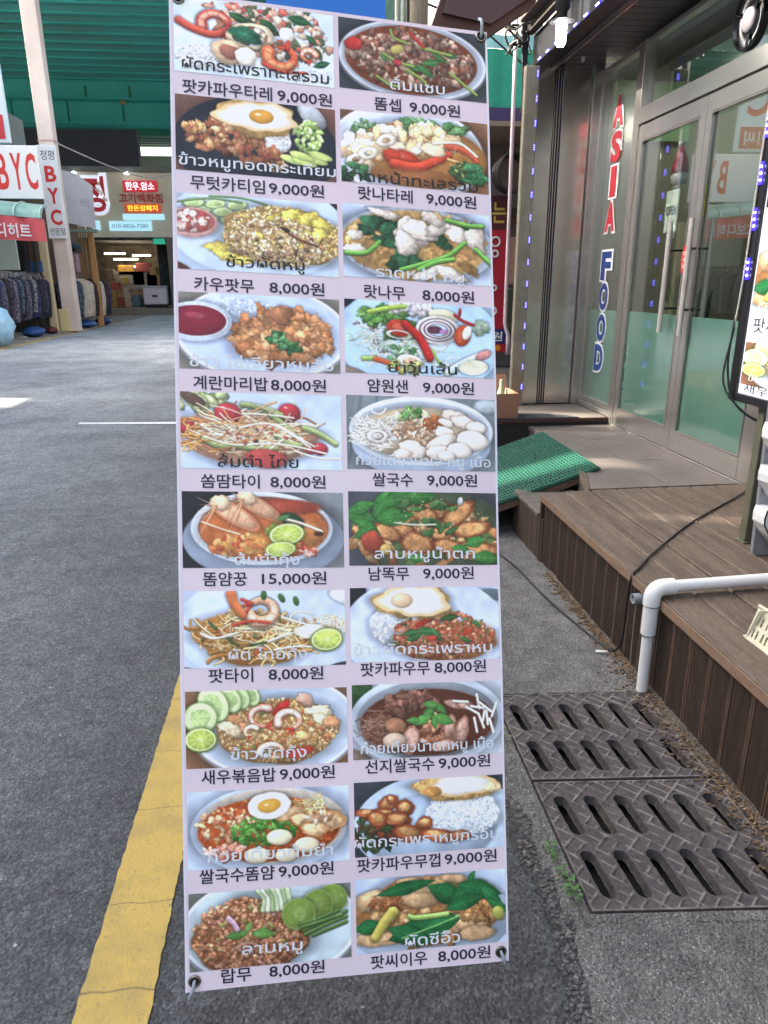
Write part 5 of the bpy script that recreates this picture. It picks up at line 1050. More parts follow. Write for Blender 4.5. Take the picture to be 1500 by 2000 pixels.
# cream perforated crate
CR = thing('cream_crate', 'cream plastic basket with slotted sides lying on the deck at the right edge', 'basket', (1.5, 1.9, .4))
crm = mat('cream_plastic', 'd0ccb6', .4, n=(6, 'c0bca4', .4, .7))
def slotted(P0, U_, V_, L, Hh, T_):
    """wall with two rows of slots"""
    U_, V_, T_ = Vector(U_), Vector(V_), Vector(T_); b = MB(); n = int(L / .022)
    def q(a0, a1, h0, h1): 
        V = [Vector(P0) + U_ * a + V_ * h + T_ * t for t in (0, .004) for a, h in ((a0, h0), (a1, h0), (a1, h1), (a0, h1))]
        b.add(V, [[3, 2, 1, 0], [4, 5, 6, 7], [0, 1, 5, 4], [1, 2, 6, 5], [2, 3, 7, 6], [3, 0, 4, 7]])
    rows = [(0, .014), (.044, .056), (.086, Hh)]
    for h0, h1 in rows: q(0, L, h0, h1)
    xs = [0]; x = .018
    while x < L - .03: xs += [x, x + .008]; x += .017; xs += [x, x + .008]; x += .024
    xs.append(L)
    for i in range(0, len(xs) - 1, 2):
        for h0, h1 in ((.014, .044), (.056, .086)): q(xs[i], xs[i + 1], h0, h1)
    return b
c0 = Vector((1.372, 1.915, .402)); du = Vector((.08, -1, 0)).normalized(); dv = Vector((.32, .04, 1)).normalized()
slotted(c0, du, dv, .42, .115, (.9, .05, 0)).out('basket_side', crm, CR); du2 = Vector((1, .08, 0)).normalized()
slotted(c0, du2, Vector((.1, -.25, 1)).normalized(), .30, .112, (0, -.9, 0)).out('basket_side', crm, CR)
slotted(c0 + du * .42, du2, Vector((.1, .25, 1)).normalized(), .30, .112, (0, .9, 0)).out('basket_side', crm, CR)
MB().tube([tuple(c0 + dv * .115), tuple(c0 + dv * .115 + du * .42)], .006, 8).out('basket_rim', crm, CR, True)
box('basket_base', (1.375, 1.5, .4015), (1.66, 1.93, .406), crm, CR); box('basket_shade_plate', (1.43, 1.5, .512), (1.72, 1.88, .518), mat('shade_plate_dark', '3c3c38', .6), CR)  # added top plate keeps light out so the basket slots look dark
MB().tube([(1.424, 1.885, .524), (1.75, 1.90, .535)], .008, 10).out('metal_handle', steel_d, CR, True)
# pvc drain pipe
PV = thing('white_drain_pipe', 'white plastic pipe running over the deck and down its front to the drain', 'pipe', (1.22, 2.24, 0))
MB().tube([(1.222, 2.243, .02), (1.221, 2.243, .27)], .0205, 20).out('pipe_lower', white_pvc, PV, True, 40)
MB().tube([(1.221, 2.243, .258), (1.2205, 2.243, .372)], .0275, 20).out('pipe_coupling', white_pvc, PV, True, 40)
elb = [(1.2205, 2.243, .375), (1.2205, 2.243, .40)] + [(1.2205 + .04 * (1 - math.cos(t)), 2.243 + .004 * math.sin(t), .40 + .04 * math.sin(t)) for t in np.linspace(.2, PI / 2, 8)] + [(1.30, 2.249, .44)]
MB().tube(elb, .0305, 20).out('pipe_elbow', white_pvc, PV, True, 50)
MB().tube([(1.295, 2.249, .44), (2.6, 2.33, .432)], .0222, 20).out('pipe_upper', white_pvc, PV, True, 40)
# grey stub with string
for z_ in (.258, .373): MB().tube([(1.221 + .0292 * math.cos(t), 2.243 + .0292 * math.sin(t), z_) for t in np.linspace(0, 2 * PI, 24, endpoint=False)], .0013, 5, close=True).out('pipe_seam', mat('dark_metal', '2c2a28'), PV)
GS = thing('pipe_stub', 'short grey pipe end poking from the deck front with a string hanging', 'pipe', (1.25, 2.37, .33))
MB().lathe([(.0155, .0), (.021, .0), (.021, -.035), (.0155, -.035), (.0155, -.002)], (1.262, 2.40, .325), 'x', 20).out('pipe_ring', mat('grey_pvc', '8a9298', .4), GS, True, 40)
MB().tube(spline([(1.245, 2.40, .306), (1.242, 2.40, .25), (1.247, 2.405, .1), (1.246, 2.40, .03)]), .0018, 5).out('string', mat('string_grey', '8c867c', .8), GS)
# the long black cable
pts = [(2.40, 3.52, .42), (2.27, 3.40, .408), (1.8, 3.02, .407), (1.45, 2.68, .407), (1.29, 2.50, .409), (1.243, 2.46, .392), (1.236, 2.46, .3), (1.240, 2.475, .12), (1.236, 2.52, .035), (1.22, 2.58, .022), (1.20, 2.66, .022), (1.15, 2.95, .021), (1.12, 3.2, .021), (1.08, 3.6, .02), (.92, 4.0, .02), (.5, 4.3, .008)]
tag(MB().tube(spline(pts, 10), .0048, 8).out('black_cable', black_m, None, True), 'long thin black cable running over the deck, down its front and along the pavement', 'cable')
# cardboard box with packing on the platform
BX = thing('cardboard_box', 'open brown cardboard box on the black mat, half hidden by the banner', 'box', (1.4, 5.5, .46))
cb = mat('cardboard', '9a6e56', .8, n=(7, '8a604a', .4, .7)); x0, x1, y0, y1, z0, z1 = 1.30, 1.67, 5.47, 5.80, .464, .655
for a, b_ in (((x0, y0, z0), (x1, y0 + .005, z1)), ((x0, y1 - .005, z0), (x1, y1, z1)), ((x0, y0 + .0055, z0), (x0 + .005, y1 - .0055, z1)), ((x1 - .005, y0 + .0055, z0), (x1, y1 - .0055, z1)), ((x0 + .006, y0 + .006, z0), (x1 - .006, y1 - .006, z0 + .004))): box('box_panel', a, b_, cb, BX)
MB().box((0, 0, 0), (.36, .004, .12), 0, Matrix.Translation((1.305, 5.805, .656)) @ Matrix.Rotation(-.5, 4, 'X')).out('box_flap', cb, BX)
for k_, (x, y, rad, h, c, lb) in enumerate(((1.56, 5.6, .028, .28, 'c8cc9c', 'pale green bottle'), (1.62, 5.66, .022, .2, 'a8b0a0', 'small cloudy bottle'), (1.5, 5.66, .035, .24, 'c0a89c', 'beige bottle'), (1.45, 5.58, .03, .22, '9ca4b0', 'grey blue bottle'))):
    tag(MB().lathe([(rad, 0), (rad, h * .65), (rad * .45, h * .8), (rad * .45, h), (0, h + .002)], (x, y, .47), 'z', 16).out('bottle', mat('glassware_%d' % k_, c, .25), None, True, 50), lb + ' standing in the cardboard box', 'bottle')
tag(MB().box((1.40, 5.52, .62), (1.58, 5.57, .70), .01, Matrix.Rotation(.1, 4, 'Y')).out('paper_bag', mat('paper_tan', 'b09c88', .8)) , 'crumpled tan paper bag on top of the cardboard box', 'paper bag') if False else None
# ================================================================ the menu banner
TLc, TRc, BLc = Vector((-.217, 1.550, 2.003)), Vector((.381, 1.577, 1.964)), Vector((-.255, .976, .300))
eu, ev = TRc - TLc, BLc - TLc; en = eu.cross(-ev).normalized()
if en.y > 0: en = -en
def bow(u, v): return .006 * math.sin(PI * v * 1.0) * math.sin(PI * u) - .004 * math.sin(2 * PI * v + .6) * (u - .3) - .003 * math.cos(3.3 * PI * v) * u + .0012 * math.sin(21 * v + 6 * u) * (.4 + u) + .0009 * math.sin(44 * v - 9 * u + 1) * (1 - u)
def B(u, v, w=0.): return TLc + eu * u + ev * v + en * (bow(u, v) + w)
BN = thing('menu_banner', 'tall lavender vinyl menu banner with twenty dish pictures and prices', 'banner', tuple((TLc + TRc) / 2 * 0 + Vector((.05, .99, .02))))
vinyl = mat('banner_vinyl', 'e4d8e6', .33, n=(2.2, 'e6d4e2', .35, .7), spec=.45)
nu, nv = 32, 200; V = [B(i / nu, j / nv) for j in range(nv + 1) for i in range(nu + 1)] + [B(i / nu, j / nv, -.0011) for j in range(nv + 1) for i in range(nu + 1)]; k = (nu + 1) * (nv + 1)
Fc = []
for j in range(nv):
    for i in range(nu): a = j * (nu + 1) + i; Fc += [[a, a + nu + 1, a + nu + 2, a + 1], [k + a, k + a + 1, k + a + nu + 2, k + a + nu + 1]]
for j in range(nv):
    for i in (0, nu): a = j * (nu + 1) + i; Fc.append([a, a + nu + 1, k + a + nu + 1, k + a])
for i in range(nu):
    for j in (0, nv): a = j * (nu + 1) + i; Fc.append([a, a + 1, k + a + 1, k + a])
me = bpy.data.meshes.new('banner_sheet'); me.from_pydata([tuple(v) for v in V], [], Fc); me.update()
link('banner_sheet', me, vinyl, BN)
white_edge = mat('banner_border', 'e4e4f4', .42)
for a, b_ in ((0.0005, .0065), (.9935, .9995)):
    mesh_obj('banner_border', [B(x, j / 120, .0005) for j in range(121) for x in (a, b_)], [[2 * j, 2 * j + 2, 2 * j + 3, 2 * j + 1] for j in range(120)], white_edge, BN, True)
ROWS = [
('L1', '팟카파우타레', '9,000원', 'ผัดกระเพราทะเลรวม', 0, [0.035, 0.303, 0.319, 0.488], 0.0949, [0.035, 0.48], 0.0742),
('R1', '똠셉', '9,000원', 'ต้มแซบ', 1, [0.622, 0.708, 0.736, 0.902], 0.0919, [0.674, 0.853], 0.0712),
('L2', '무텃카티임', '9,000원', 'ข้าวหมูทอดกระเทียม', 1, [0.054, 0.276, 0.288, 0.457], 0.0922, [0.021, 0.495], 0.0741),
('R2', '랏나타레', '9,000원', 'ราดหน้าทะเลรวม', 0, [0.564, 0.738, 0.782, 0.949], 0.0897, [0.523, 0.956], 0.074),
('L3', '카우팟무', '8,000원', 'ข้าวผัดหมู', 0, [0.06, 0.238, 0.284, 0.452], 0.0949, [0.155, 0.392], 0.0747),
('R3', '랏나무', '8,000원', 'ราดหน้า หมู', 1, [0.576, 0.707, 0.763, 0.934], 0.0929, [0.614, 0.902], 0.0756),
('L4', '계란마리밥', '8,000원', 'ข้าว ไข่เจียวหมูสับ', 1, [0.052, 0.274, 0.283, 0.451], 0.0944, [0.042, 0.475], 0.0769),
('R4', '얌원샌', '9,000원', 'ยำวุ้นเส้น', 0, [0.58, 0.709, 0.757, 0.925], 0.0913, [0.647, 0.87], 0.0752),
('L5', '쏨땀타이', '8,000원', 'ส้มตำ ไทย', 0, [0.07, 0.244, 0.276, 0.444], 0.0934, [0.12, 0.362], 0.0753),
('R5', '쌀국수', '9,000원', 'ก๋วยเตี๋ยวน้ำใส หมู เนื้อ', 1, [0.59, 0.719, 0.764, 0.93], 0.0893, [0.539, 0.976], 0.0729),
('L6', '똠얌꿍', '15,000원', 'ต้มยำกุ้ง', 1, [0.071, 0.201, 0.245, 0.441], 0.0917, [0.165, 0.36], 0.0762),
('R6', '남똑무', '9,000원', 'ลาบหมูน้ำตก', 1, [0.572, 0.701, 0.746, 0.913], 0.0875, [0.591, 0.918], 0.0703),
('L7', '팟타이', '8,000원', 'ผัด ไทยกุ้ง', 1, [0.082, 0.214, 0.26, 0.426], 0.0887, [0.142, 0.378], 0.0718),
('R7', '팟카파우무', '8,000원', 'ข้าวผัดกระเพราหมู', 1, [0.541, 0.761, 0.776, 0.945], 0.0863, [0.521, 0.967], 0.0699),
('L8', '새우볶음밥', '9,000원', 'ข้าวผัดกุ้ง', 1, [0.056, 0.276, 0.288, 0.455], 0.0896, [0.143, 0.37], 0.0716),
('R8', '선지쌀국수', '9,000원', 'ก๋วยเตี๋ยวน้ำตกหมู เนื้อ', 1, [0.549, 0.769, 0.782, 0.952], 0.0864, [0.536, 0.963], 0.0714),
('L9', '쌀국수똠얌', '9,000원', 'ก๋วยเตี๋ยวต้มยำ', 1, [0.046, 0.267, 0.279, 0.446], 0.0875, [0.07, 0.445], 0.0701),
('R9', '팟카파우무껍', '9,000원', 'ผัดกระเพราหมูกรอบ', 1, [0.518, 0.782, 0.796, 0.967], 0.0875, [0.512, 0.975], 0.0681),
('L10', '랍무', '8,000원', 'ลาบหมู', 1, [0.104, 0.193, 0.246, 0.413], 0.0876, [0.166, 0.347], 0.0687),
('R10', '팟씨이우', '8,000원', 'ผัดซีอิ๊ว', 1, [0.555, 0.734, 0.769, 0.939], 0.0884, [0.665, 0.841], 0.0714)]
ink = mat('print_ink', '171436', .5); inkb = mat('print_black', '1c1a20', .5); inkw = mat('thai_white', 'dfe4ee', .5)
fb = lambda x, y: B(x, y, .0008)
LN = ['seafood with basil', 'spicy beef soup', 'garlic pork with fried egg', 'seafood noodles in gravy', 'pork fried rice', 'pork noodles in gravy', 'omelette with red sauce', 'glass noodle salad', 'papaya salad', 'clear noodle soup', 'prawn soup', 'grilled pork salad', 'prawn noodles', 'basil pork with fried egg', 'shrimp fried rice', 'dark noodle soup', 'red noodle soup with egg', 'crispy pork with rice', 'minced pork salad', 'wide noodles with greens']
for q, (key, name, price, thai, wh, (n0, n1, p0, p1), tv, (t0, t1), ty) in enumerate(ROWS):
    row = int(key[1:]) - 1; L_ = key[0] == 'L'; u0_, u1_ = (.013, .4965) if L_ else (.5125, .9925); dv_ = -.0012 if L_ else -.0030
    va, vb = row * .1 + .005 + dv_, row * .1 + .0818 + dv_
    if row == 0: va = max(va, .004)
    f = lambda x, y: B(x, y, .0006)
    picture('dish_picture', f, u0_, u1_, vb, va, img_mat(key, DISH[key].a), BN, 16, 10)['label'] = 'printed picture of ' + LN[q]
    z = B  # print above picture
    print_text('dish_name', name, lambda x, y: B(x, row * .1 - y, .0011), n0, n1, -tv, .0142, ink, BN, .012)
    print_text('dish_price', price, lambda x, y: B(x, row * .1 - y, .0011), p0, p1, -tv, .0142, ink, BN, .012)
    V0, _ = letters(thai, .0)
    hh = V0[:, 1].max() - V0[:, 1].min(); hh = .0108 + .006 * min(1, max(0, (hh - .62) / .5))
    print_text('thai_name', thai, lambda x, y: B(x, row * .1 - y, .0013), t0, t1, -ty + .0030, hh, inkw if wh else inkb, BN, .008)
# eyelets and cords
chrome = mat('eyelet_steel', '8c8880', .25, 1, n=(300, '6c6860', .4, .7)); cordm = mat('grey_cord', '7e8894', .6, n=(400, '9ca6b0', .4, .7))
for u, v, du_, dv__ in ((.028, .0071, -.03, -.02), (.979, .006, .0, -.02), (.027, .9895, -.018, .016), (.9735, .9892, .016, .014)):
    c = B(u, v, .0012); X = Matrix.Translation(c) @ en.to_track_quat('Z', 'Y').to_matrix().to_4x4()
    g = MB().lathe([(.0062, -.002), (.0066, .001), (.0085, .0022), (.0108, .0012), (.0112, 0)], (0, 0, 0), 'z', 28, X).out('eyelet', chrome, BN, True)
    MB().lathe([(.0061, .0003), (0, .0004)], (0, 0, 0), 'z', 20, X).out('eyelet_hole', mat('dark_void', '0c0a09'), BN)
    MB().tube(spline([B(u, v, -.004), B(u, v, .004), B(u + du_ * .3, v + dv__ * .4, .009), B(u + du_ * .7, v + dv__ * .8, .006), B(u + du_, v + dv__ * 1.1, -.006)], 6), .0032, 10).out('cord_loop', cordm, BN, True)
# the stand behind it
SD = thing('banner_stand', 'banner stand of thin dark poles hidden behind the menu banner', 'stand', (.06, 1.35, 0))
def P_(u, v, w): return tuple(B(u, v, w))
hub = B(.5, .62, -.03)
for u, v in ((.03, .99), (.97, .985), (.03, .012), (.97, .012)): MB().tube([tuple(hub), P_(u, v, -.008)], .005, 8).out('stand_arm', mat('dark_metal', '2c2a28'), SD, True)
for x in (-.14, .26): MB().tube([tuple(hub), (x, 1.52, .01)], .008, 8).out('stand_leg', mat('dark_metal', '2c2a28'), SD, True)
BL_ = thing('blue_header_board', 'plain bright blue board rising behind the top of the menu banner', 'board', tuple(B(.5, 0, -.03)))
q = [B(.29, .004, -.006), B(.6672, .004, -.006), B(.6672, -.16, -.006), B(.29, -.16, -.006)]; q2 = [p - en * .012 for p in q]
mesh_obj('board_panel', q + q2, [[0, 1, 2, 3], [7, 6, 5, 4], [0, 4, 5, 1], [1, 5, 6, 2], [2, 6, 7, 3], [3, 7, 4, 0]], mat('sign_blue', '0a6cc8', .4), BL_)
# ================================================================ across the street and beyond
pale = mat('pale_pole_paint', 'd8cac2', .5, n=(1.2, 'c4b2a8', .4, .75), n2=(9, 'b0a094', .62, .8))
PO2 = thing('sheathed_column', 'pale pinkish sheathed column rising from the left pavement to the green overpass', 'column', (-7.33, 24.55, 0))
box('column_shaft', (-7.56, 24.4, .05), (-7.12, 24.8, 11.6), pale, PO2, .02); box('column_foot', (-7.66, 24.3, .045), (-7.35, 24.38, .75), mat('foot_cream', 'c8b88c', .7), PO2, .02)
box('joint_band', (-7.575, 24.385, 5.52), (-7.105, 24.815, 5.56), mat('band_pink', 'b89088', .6), PO2)
red = mat('sign_red', 'c8302c', .5); wht = mat('sign_white', 'd9dade', .5); ink3 = mat('sign_ink', '2c2c30', .5)
VS_ = thing('vertical_sign', 'narrow white vertical sign with red BYC letters fixed on the pale column', 'sign', (-7.3, 24.3, 4.1))
box('sign_panel', (-7.6, 24.26, 2.82), (-7.06, 24.37, 5.40), wht, VS_, .01)
fs = lambda x, y: (x, 24.255, y)
print_text('sign_text', '정평', fs, -7.52, -7.12, 5.13, .26, ink3, VS_, .0)
for ch, z in zip('BYC', (4.62, 4.02, 3.42)): print_text('sign_letter', ch, fs, -7.46, -7.14, z, .44, red, VS_, .03)
print_text('sign_text', '전문점', fs, -7.54, -7.10, 3.02, .2, ink3, VS_, .0)
BS = thing('shop_sign', 'wide white shop sign with tall red BYC letters above the awning', 'sign', (-8.4, 22.5, 4.4))
box('sign_panel', (-10.6, 22.5, 3.76), (-7.04, 22.62, 5.10), wht, BS, .01)
fs2 = lambda x, y: (x, 22.495, y)
for ch, x in zip('BYC', (-8.03, -7.64, -7.27)): print_text('sign_letter', ch, fs2, x - .145, x + .145, 4.45, .92, red, BS, .02)
HS = thing('projecting_sign', 'white projecting sign with a red lower panel at the upper left edge', 'sign', (-7.05, 20, 5.8))
box('sign_panel', (-7.9, 19.98, 4.75), (-6.84, 20.1, 9.2), mat('sign_white_blue', 'c8d8e0', .5), HS, .01); box('red_panel', (-7.88, 19.965, 4.83), (-6.93, 19.978, 5.35), mat('panel_red', 'b42c38', .5), HS)
fs3 = lambda x, y: (x, 19.96, y)
print_text('sign_text', '이씨', fs3, -7.75, -7.05, 5.08, .34, wht, HS, .01); print_text('sign_letter', 'C', lambda x, y: (x, 19.975, y), -7.7, -7.05, 6.1, 1.0, red, HS, .01); print_text('sign_letter', 'Y', lambda x, y: (x, 19.975, y), -7.7, -7.05, 7.5, 1.0, red, HS, .01)
# red awning banner with glazed top
AW = thing('red_awning', 'red cloth awning banner with white BYC lettering under a green glazed hood', 'awning', (-8, 21.5, 3))
rose = mat('awning_red', 'cc5a60', .7, n=(2, 'b84850', .4, .7))
V = []; Fc = []; n = 30
for i in range(n + 1):
    x = -10.6 + (3.78) * i / n; y = 21.5 + .05 * math.sin(i * 1.3); t = (x + 10.6) / 3.78
    zt = 3.5 - .34 * t; zb = 2.78 - .19 * t
    V += [(x, y, zb), (x, y + .02, zt), (x, y + .02, zb)]
for i in range(n): Fc += [[3 * i, 3 * i + 3, 3 * i + 4, 3 * i + 1]]
mesh_obj('awning_cloth', V, Fc, rose, AW, True)
print_text('awning_text', 'BYC보디히트', lambda x, y: (x, 21.44, y - .05 * (x + 8.5)), -9.0, -7.15, 2.92, .36, wht, AW, .02)
V = [];
for j in range(7):
    a = j / 6 * PI / 2
    for x in (-10.6, -6.85): V.append((x, 21.5 + 1.0 * (1 - math.cos(a)), 3.5 - .33 * (x + 10.6) / 3.75 + .42 * math.sin(a)))
hood = mat('hood_green', '5c8c84', .3, n=(.9, '8caaa4', .4, .7))
mesh_obj('hood_sheet', V, [[2 * j, 2 * j + 1, 2 * j + 3, 2 * j + 2] for j in range(6)], hood, AW, True)
for i in range(6):
    x = -10.2 + i * .66; MB().tube([(x, 21.48 + 1.0 * (1 - math.cos(j / 6 * PI / 2)), 3.51 - .33 * (x + 10.6) / 3.75 + .42 * math.sin(j / 6 * PI / 2)) for j in range(7)], .02, 6).out('hood_rib', mat('rib_pale', 'a8bcb8', .4), AW)
# clothing shop building
CSH = thing('clothing_shop', 'open fronted clothing shop behind the racks on the left', 'shop', (-10, 22, 0))
grey = mat('left_render', '868e8c', .8, n=(.7, '757c7a', .35, .7))
box('shop_wall', (-11.5, 24.9, .05), (-8.45, 30.5, 4.6), mat('shop_brown', '5c4636', .7, n=(2, '46362c', .4, .7)), CSH)
box('upper_wall', (-14, 22.8, 4.0), (-8.7, 26.8, 6.5), grey, CSH); box('shop_back', (-11.5, 24.4, .05), (-8.3, 24.6, 3.4), mat('shop_inner', '3a3430', .8), CSH)
box('pale_screen', (-9.6, 23.5, 1.9), (-8.32, 23.56, 3.0), mat('screen_pale', 'b4c8c4', .5), CSH, .01)
for x, c in ((-8.22, 'shop_post_dark'), (-7.98, 'shop_post_dark')): box('shop_post', (x, 23.8, .05), (x + .08, 23.9, 3.3), mat(c, '2c2a2c', .5), CSH)
box('shop_panel', (-8.12, 23.95, 1.9), (-7.99, 24.0, 2.9), mat('shop_tan', '8a6848', .6), CSH); box('blue_stock', (-8.3, 23.9, 1.85), (-7.8, 23.94, 2.15), mat('stock_blue', '2c5c8c', .6), CSH)
box('cream_post', (-7.86, 24.0, .05), (-7.64, 24.2, 3.3), mat('cream_post', 'bcae8c', .6), CSH, .01)
box('timber_post', (-7.32, 27.45, .05), (-7.13, 27.6, 3.45), mat('timber_tan', 'a87c4c', .7), CSH, .01)
for i in range(5): box('timber_batten', (-7.75 + .085 * i, 27.8, .9), (-7.70 + .085 * i, 27.83, 3.4), mat('timber_tan', 'a87c4c'), CSH)
box('hanging_shelf', (-8.1, 26.6, 2.55), (-7.5, 27.3, 2.62), mat('shop_post_dark', '2c2a2c'), CSH)
GA_ = thing('grey_side_sign', 'plain grey slanted sign board behind the column', 'sign', (-7.3, 27, 4.3))
MB().prism([(-7.95, 3.5), (-6.88, 3.28), (-6.82, 4.62), (-7.30, 4.98), (-7.95, 5.15)], 26.9, 27.0, 'y').out('board', mat('board_grey', 'c2c2c8', .6, n=(1.2, 'b0b0b8', .4, .7)), GA_)
print_text('faded_mark', '백', lambda x, y: (x, 26.895, y), -7.25, -6.98, 4.05, .3, mat('faded_grey', '9c9ca6', .6), GA_, .0)
box('board_gutter', (-8.0, 26.8, 3.16), (-6.84, 27.1, 3.26), mat('gutter_green', '6c7c70', .5), GA_)
# garments on rails
ORD = 'first second third fourth fifth sixth seventh eighth ninth tenth eleventh twelfth thirteenth fourteenth fifteenth sixteenth seventeenth eighteenth nineteenth twentieth'.split()
def garment(x, y, zt, L, Wd, T_, m, a, label, name='hanging_jacket', cat='jacket', grp='clothes hanging on the left rack'):
    P = [(0, .0), (.06, -.01), (.40, -.09), (.5, -.16), (.52, -.55), (.47, -.78), (.42, -1), (.1, -1.02), (-.12, -.99), (-.42, -1.01), (-.47, -.75), (-.52, -.5), (-.5, -.15), (-.38, -.08), (-.06, -.01)]
    rr = random.Random(int(abs(y) * 977)); P = [(px * Wd * rr.uniform(.94, 1.06), pz * L * (1 if pz > -.5 else rr.uniform(.97, 1.02))) for px, pz in P]; n = len(P); V = []
    for k_, t in ((0, -.5), (1, -.15), (2, .15), (3, .5)):
        s_ = .86 if k_ in (0, 3) else 1
        for px, pz in P: V.append((px * s_, t * T_ * (1 + .5 * min(1, -pz)), pz * (1 if k_ in (1, 2) else .985)))
    Fc = [list(range(n)), [3 * n + i for i in range(n)][::-1]] + [[k_ * n + i, k_ * n + (i + 1) % n, (k_ + 1) * n + (i + 1) % n, (k_ + 1) * n + i] for k_ in range(3) for i in range(n)]
    b = MB().add(V, Fc, Matrix.Translation((x, y, zt)) @ Matrix.Rotation(a, 4, 'Z') @ Matrix.Rotation(.03 * rr.uniform(-1, 1), 4, 'Y'))
    o = b.out(name, m, None, True); tag(o, label, cat, grp); o.data.set_sharp_from_angle(angle=1.0)
    MB().tube([(x, y, zt - .01), (x, y, zt + .05), (x + .02, y, zt + .075), (x + .01, y, zt + .1)], .006, 5).out('hanger_hook', steel_d, o)
def dkn(c): return ''.join('%02x' % int(int(c[i:i + 2], 16) * .72) for i in (0, 2, 4))
def cloth(name, c1, c2=None, sc=20): c1 = dkn(c1) if name not in ('beige', 'cream') else c1; return mat('cloth_' + name, c1, .85, n=(sc, c2 or c1, .47, .53))
gar = [('navy', '1a2234', '232c44', 8), ('black', '15151a', '1e1e26', 8), ('floral', '20263a', '7c7888', 26), ('navy', 0, 0, 0), ('dark_blue', '1c2c50', '26386a', 6), ('dotted', '1c2034', '686478', 34), ('black', 0, 0, 0), ('plum', '2c2438', '4a3c58', 10), ('floral', 0, 0, 0), ('navy', 0, 0, 0), ('greyblue', '3a4658', '56647a', 12), ('black', 0, 0, 0), ('dotted', 0, 0, 0), ('navy', 0, 0, 0), ('patterned', '2a2c3a', '8c8690', 22), ('dark_blue', 0, 0, 0), ('black', 0, 0, 0), ('navy', 0, 0, 0), ('plum', 0, 0, 0), ('navy', 0, 0, 0)]
RA = thing('clothes_rack', 'long chrome clothes rack packed with dark jackets left of the pale column', 'clothes rack', (-8, 21, .05))
MB().tube([(-8.0, 19.0, 1.82), (-7.95, 24.0, 1.82)], .016, 8).out('rail', steel_d, RA, True)
for y in (19.1, 21.5, 23.9):
    MB().tube([(-8.0, y, .06), (-8.0, y, 1.82)], .014, 8).out('upright', steel_d, RA, True); MB().tube([(-8.3, y, .08), (-7.7, y, .08)], .014, 8).out('foot', steel_d, RA, True)
desc = {'navy': 'navy', 'black': 'black', 'floral': 'navy floral', 'dark_blue': 'dark blue', 'dotted': 'dark dotted', 'plum': 'plum', 'greyblue': 'grey blue', 'patterned': 'pale patterned'}
for i, (nm, c1, c2, sc) in enumerate(gar):
    m = MATS.get('cloth_' + nm) or cloth(nm, c1, c2, sc); y = 19.2 + i * .245
    garment(-7.98 + .02 * math.sin(i), y, 1.72 + .02 * math.sin(i * 2.3), 1.12 + .1 * math.sin(i * 1.7), .62, .16, m, .25 + .08 * math.sin(i * 3.1), desc[nm] + ' jacket, %s from the pale column on the long rack' % ORD[19 - i])
r = random.Random(31)
b = MB()
for i in range(150):
    y = r.uniform(19.1, 24.0); x = -7.98 + r.uniform(-.25, .3); z = 1.74 + r.uniform(-.08, .06); s = r.uniform(.02, .045); b.box((x - s, y - .01, z - s), (x + s, y + .01, z + s), 0, None)
o = b.out('collar_tags', mat('collar_grey', '8a8c90', .6, n=(8, '4a3c40', .4, .6)), RA); o['kind'] = 'stuff'
g2l = [('steel_blue', '3c4c5c', '4c5c6c', 8, 'slate blue'), ('steel_blue', 0, 0, 0, 'slate blue'), ('beige', 'a89c8e', 'b8ac9e', 6, 'beige'), ('cream', 'c8beb0', 'b4a898', 6, 'cream'), ('beige', 0, 0, 0, 'beige'), ('brown', '2e2424', '3c3030', 8, 'dark brown'), ('black', 0, 0, 0, 'black'), ('cream', 0, 0, 0, 'cream'), ('brown', 0, 0, 0, 'dark brown'), ('plum', 0, 0, 0, 'plum')]
RB = thing('clothes_rack', 'shorter clothes rack with beige and dark coats right of the pale column', 'clothes rack', (-7.6, 27, .05))
MB().tube([(-7.72, 25.2, 1.76), (-7.62, 29.2, 1.76)], .016, 8).out('rail', steel_d, RB, True)
for y in (25.3, 29.1): MB().tube([(-7.7, y, .06), (-7.7, y, 1.76)], .014, 8).out('upright', steel_d, RB, True)
for i, (nm, c1, c2, sc, ds) in enumerate(g2l):
    m = MATS.get('cloth_' + nm) or cloth(nm, c1, c2, sc); y = 25.4 + i * .4
    garment(-7.62 + .015 * i, y, 1.68, 1.28, .7, .2, m, .3, ds + ' coat, %s from the column on the rack right of it' % ORD[i], 'hanging_coat', 'coat', 'coats on the rack right of the column')
for x, y, c, nm in ((-7.85, 26.2, '7c6068', 'folded mauve'), (-7.8, 26.9, '8c7078', 'folded pinkish')): tag(MB().box((x - .25, y - .15, 1.85), (x + .25, y + .15, 2.5), .05).out('folded_clothes', mat('cloth_mauve' + nm[-4:], c, .9, n=(9, 'a89098', .4, .7)), None), nm + ' clothes stacked above the coats', 'clothes')
tag(MB().box((-8.1, 26.3, 2.63), (-7.45, 27.1, 2.8), .04).out('folded_jeans', mat('cloth_teal', '2c3c44', .9), None), 'dark teal clothes piled on the hanging shelf', 'clothes')
def sack(name, c, rx, ry, rz, m, label, seed):
    r = random.Random(seed); b = MB(); bm = bmesh.new(); bmesh.ops.create_icosphere(bm, subdivisions=3, radius=1)
    from mathutils import noise
    for v in bm.verts:
        p = v.co.copy(); q = 1 + .22 * noise.noise(p * 2.2 + Vector((seed, 0, 0))) + .09 * noise.noise(p * 7 + Vector((0, seed, 0))); v.co = Vector((p.x * rx * q, p.y * ry * q, max(-rz * .9, p.z * rz * q) + rz * .9)) + Vector(c)
    me = bpy.data.meshes.new(name); bm.to_mesh(me); bm.free(); me.shade_smooth()
    return tag(link(name, me, m), label, 'bag', 'bags by the racks')
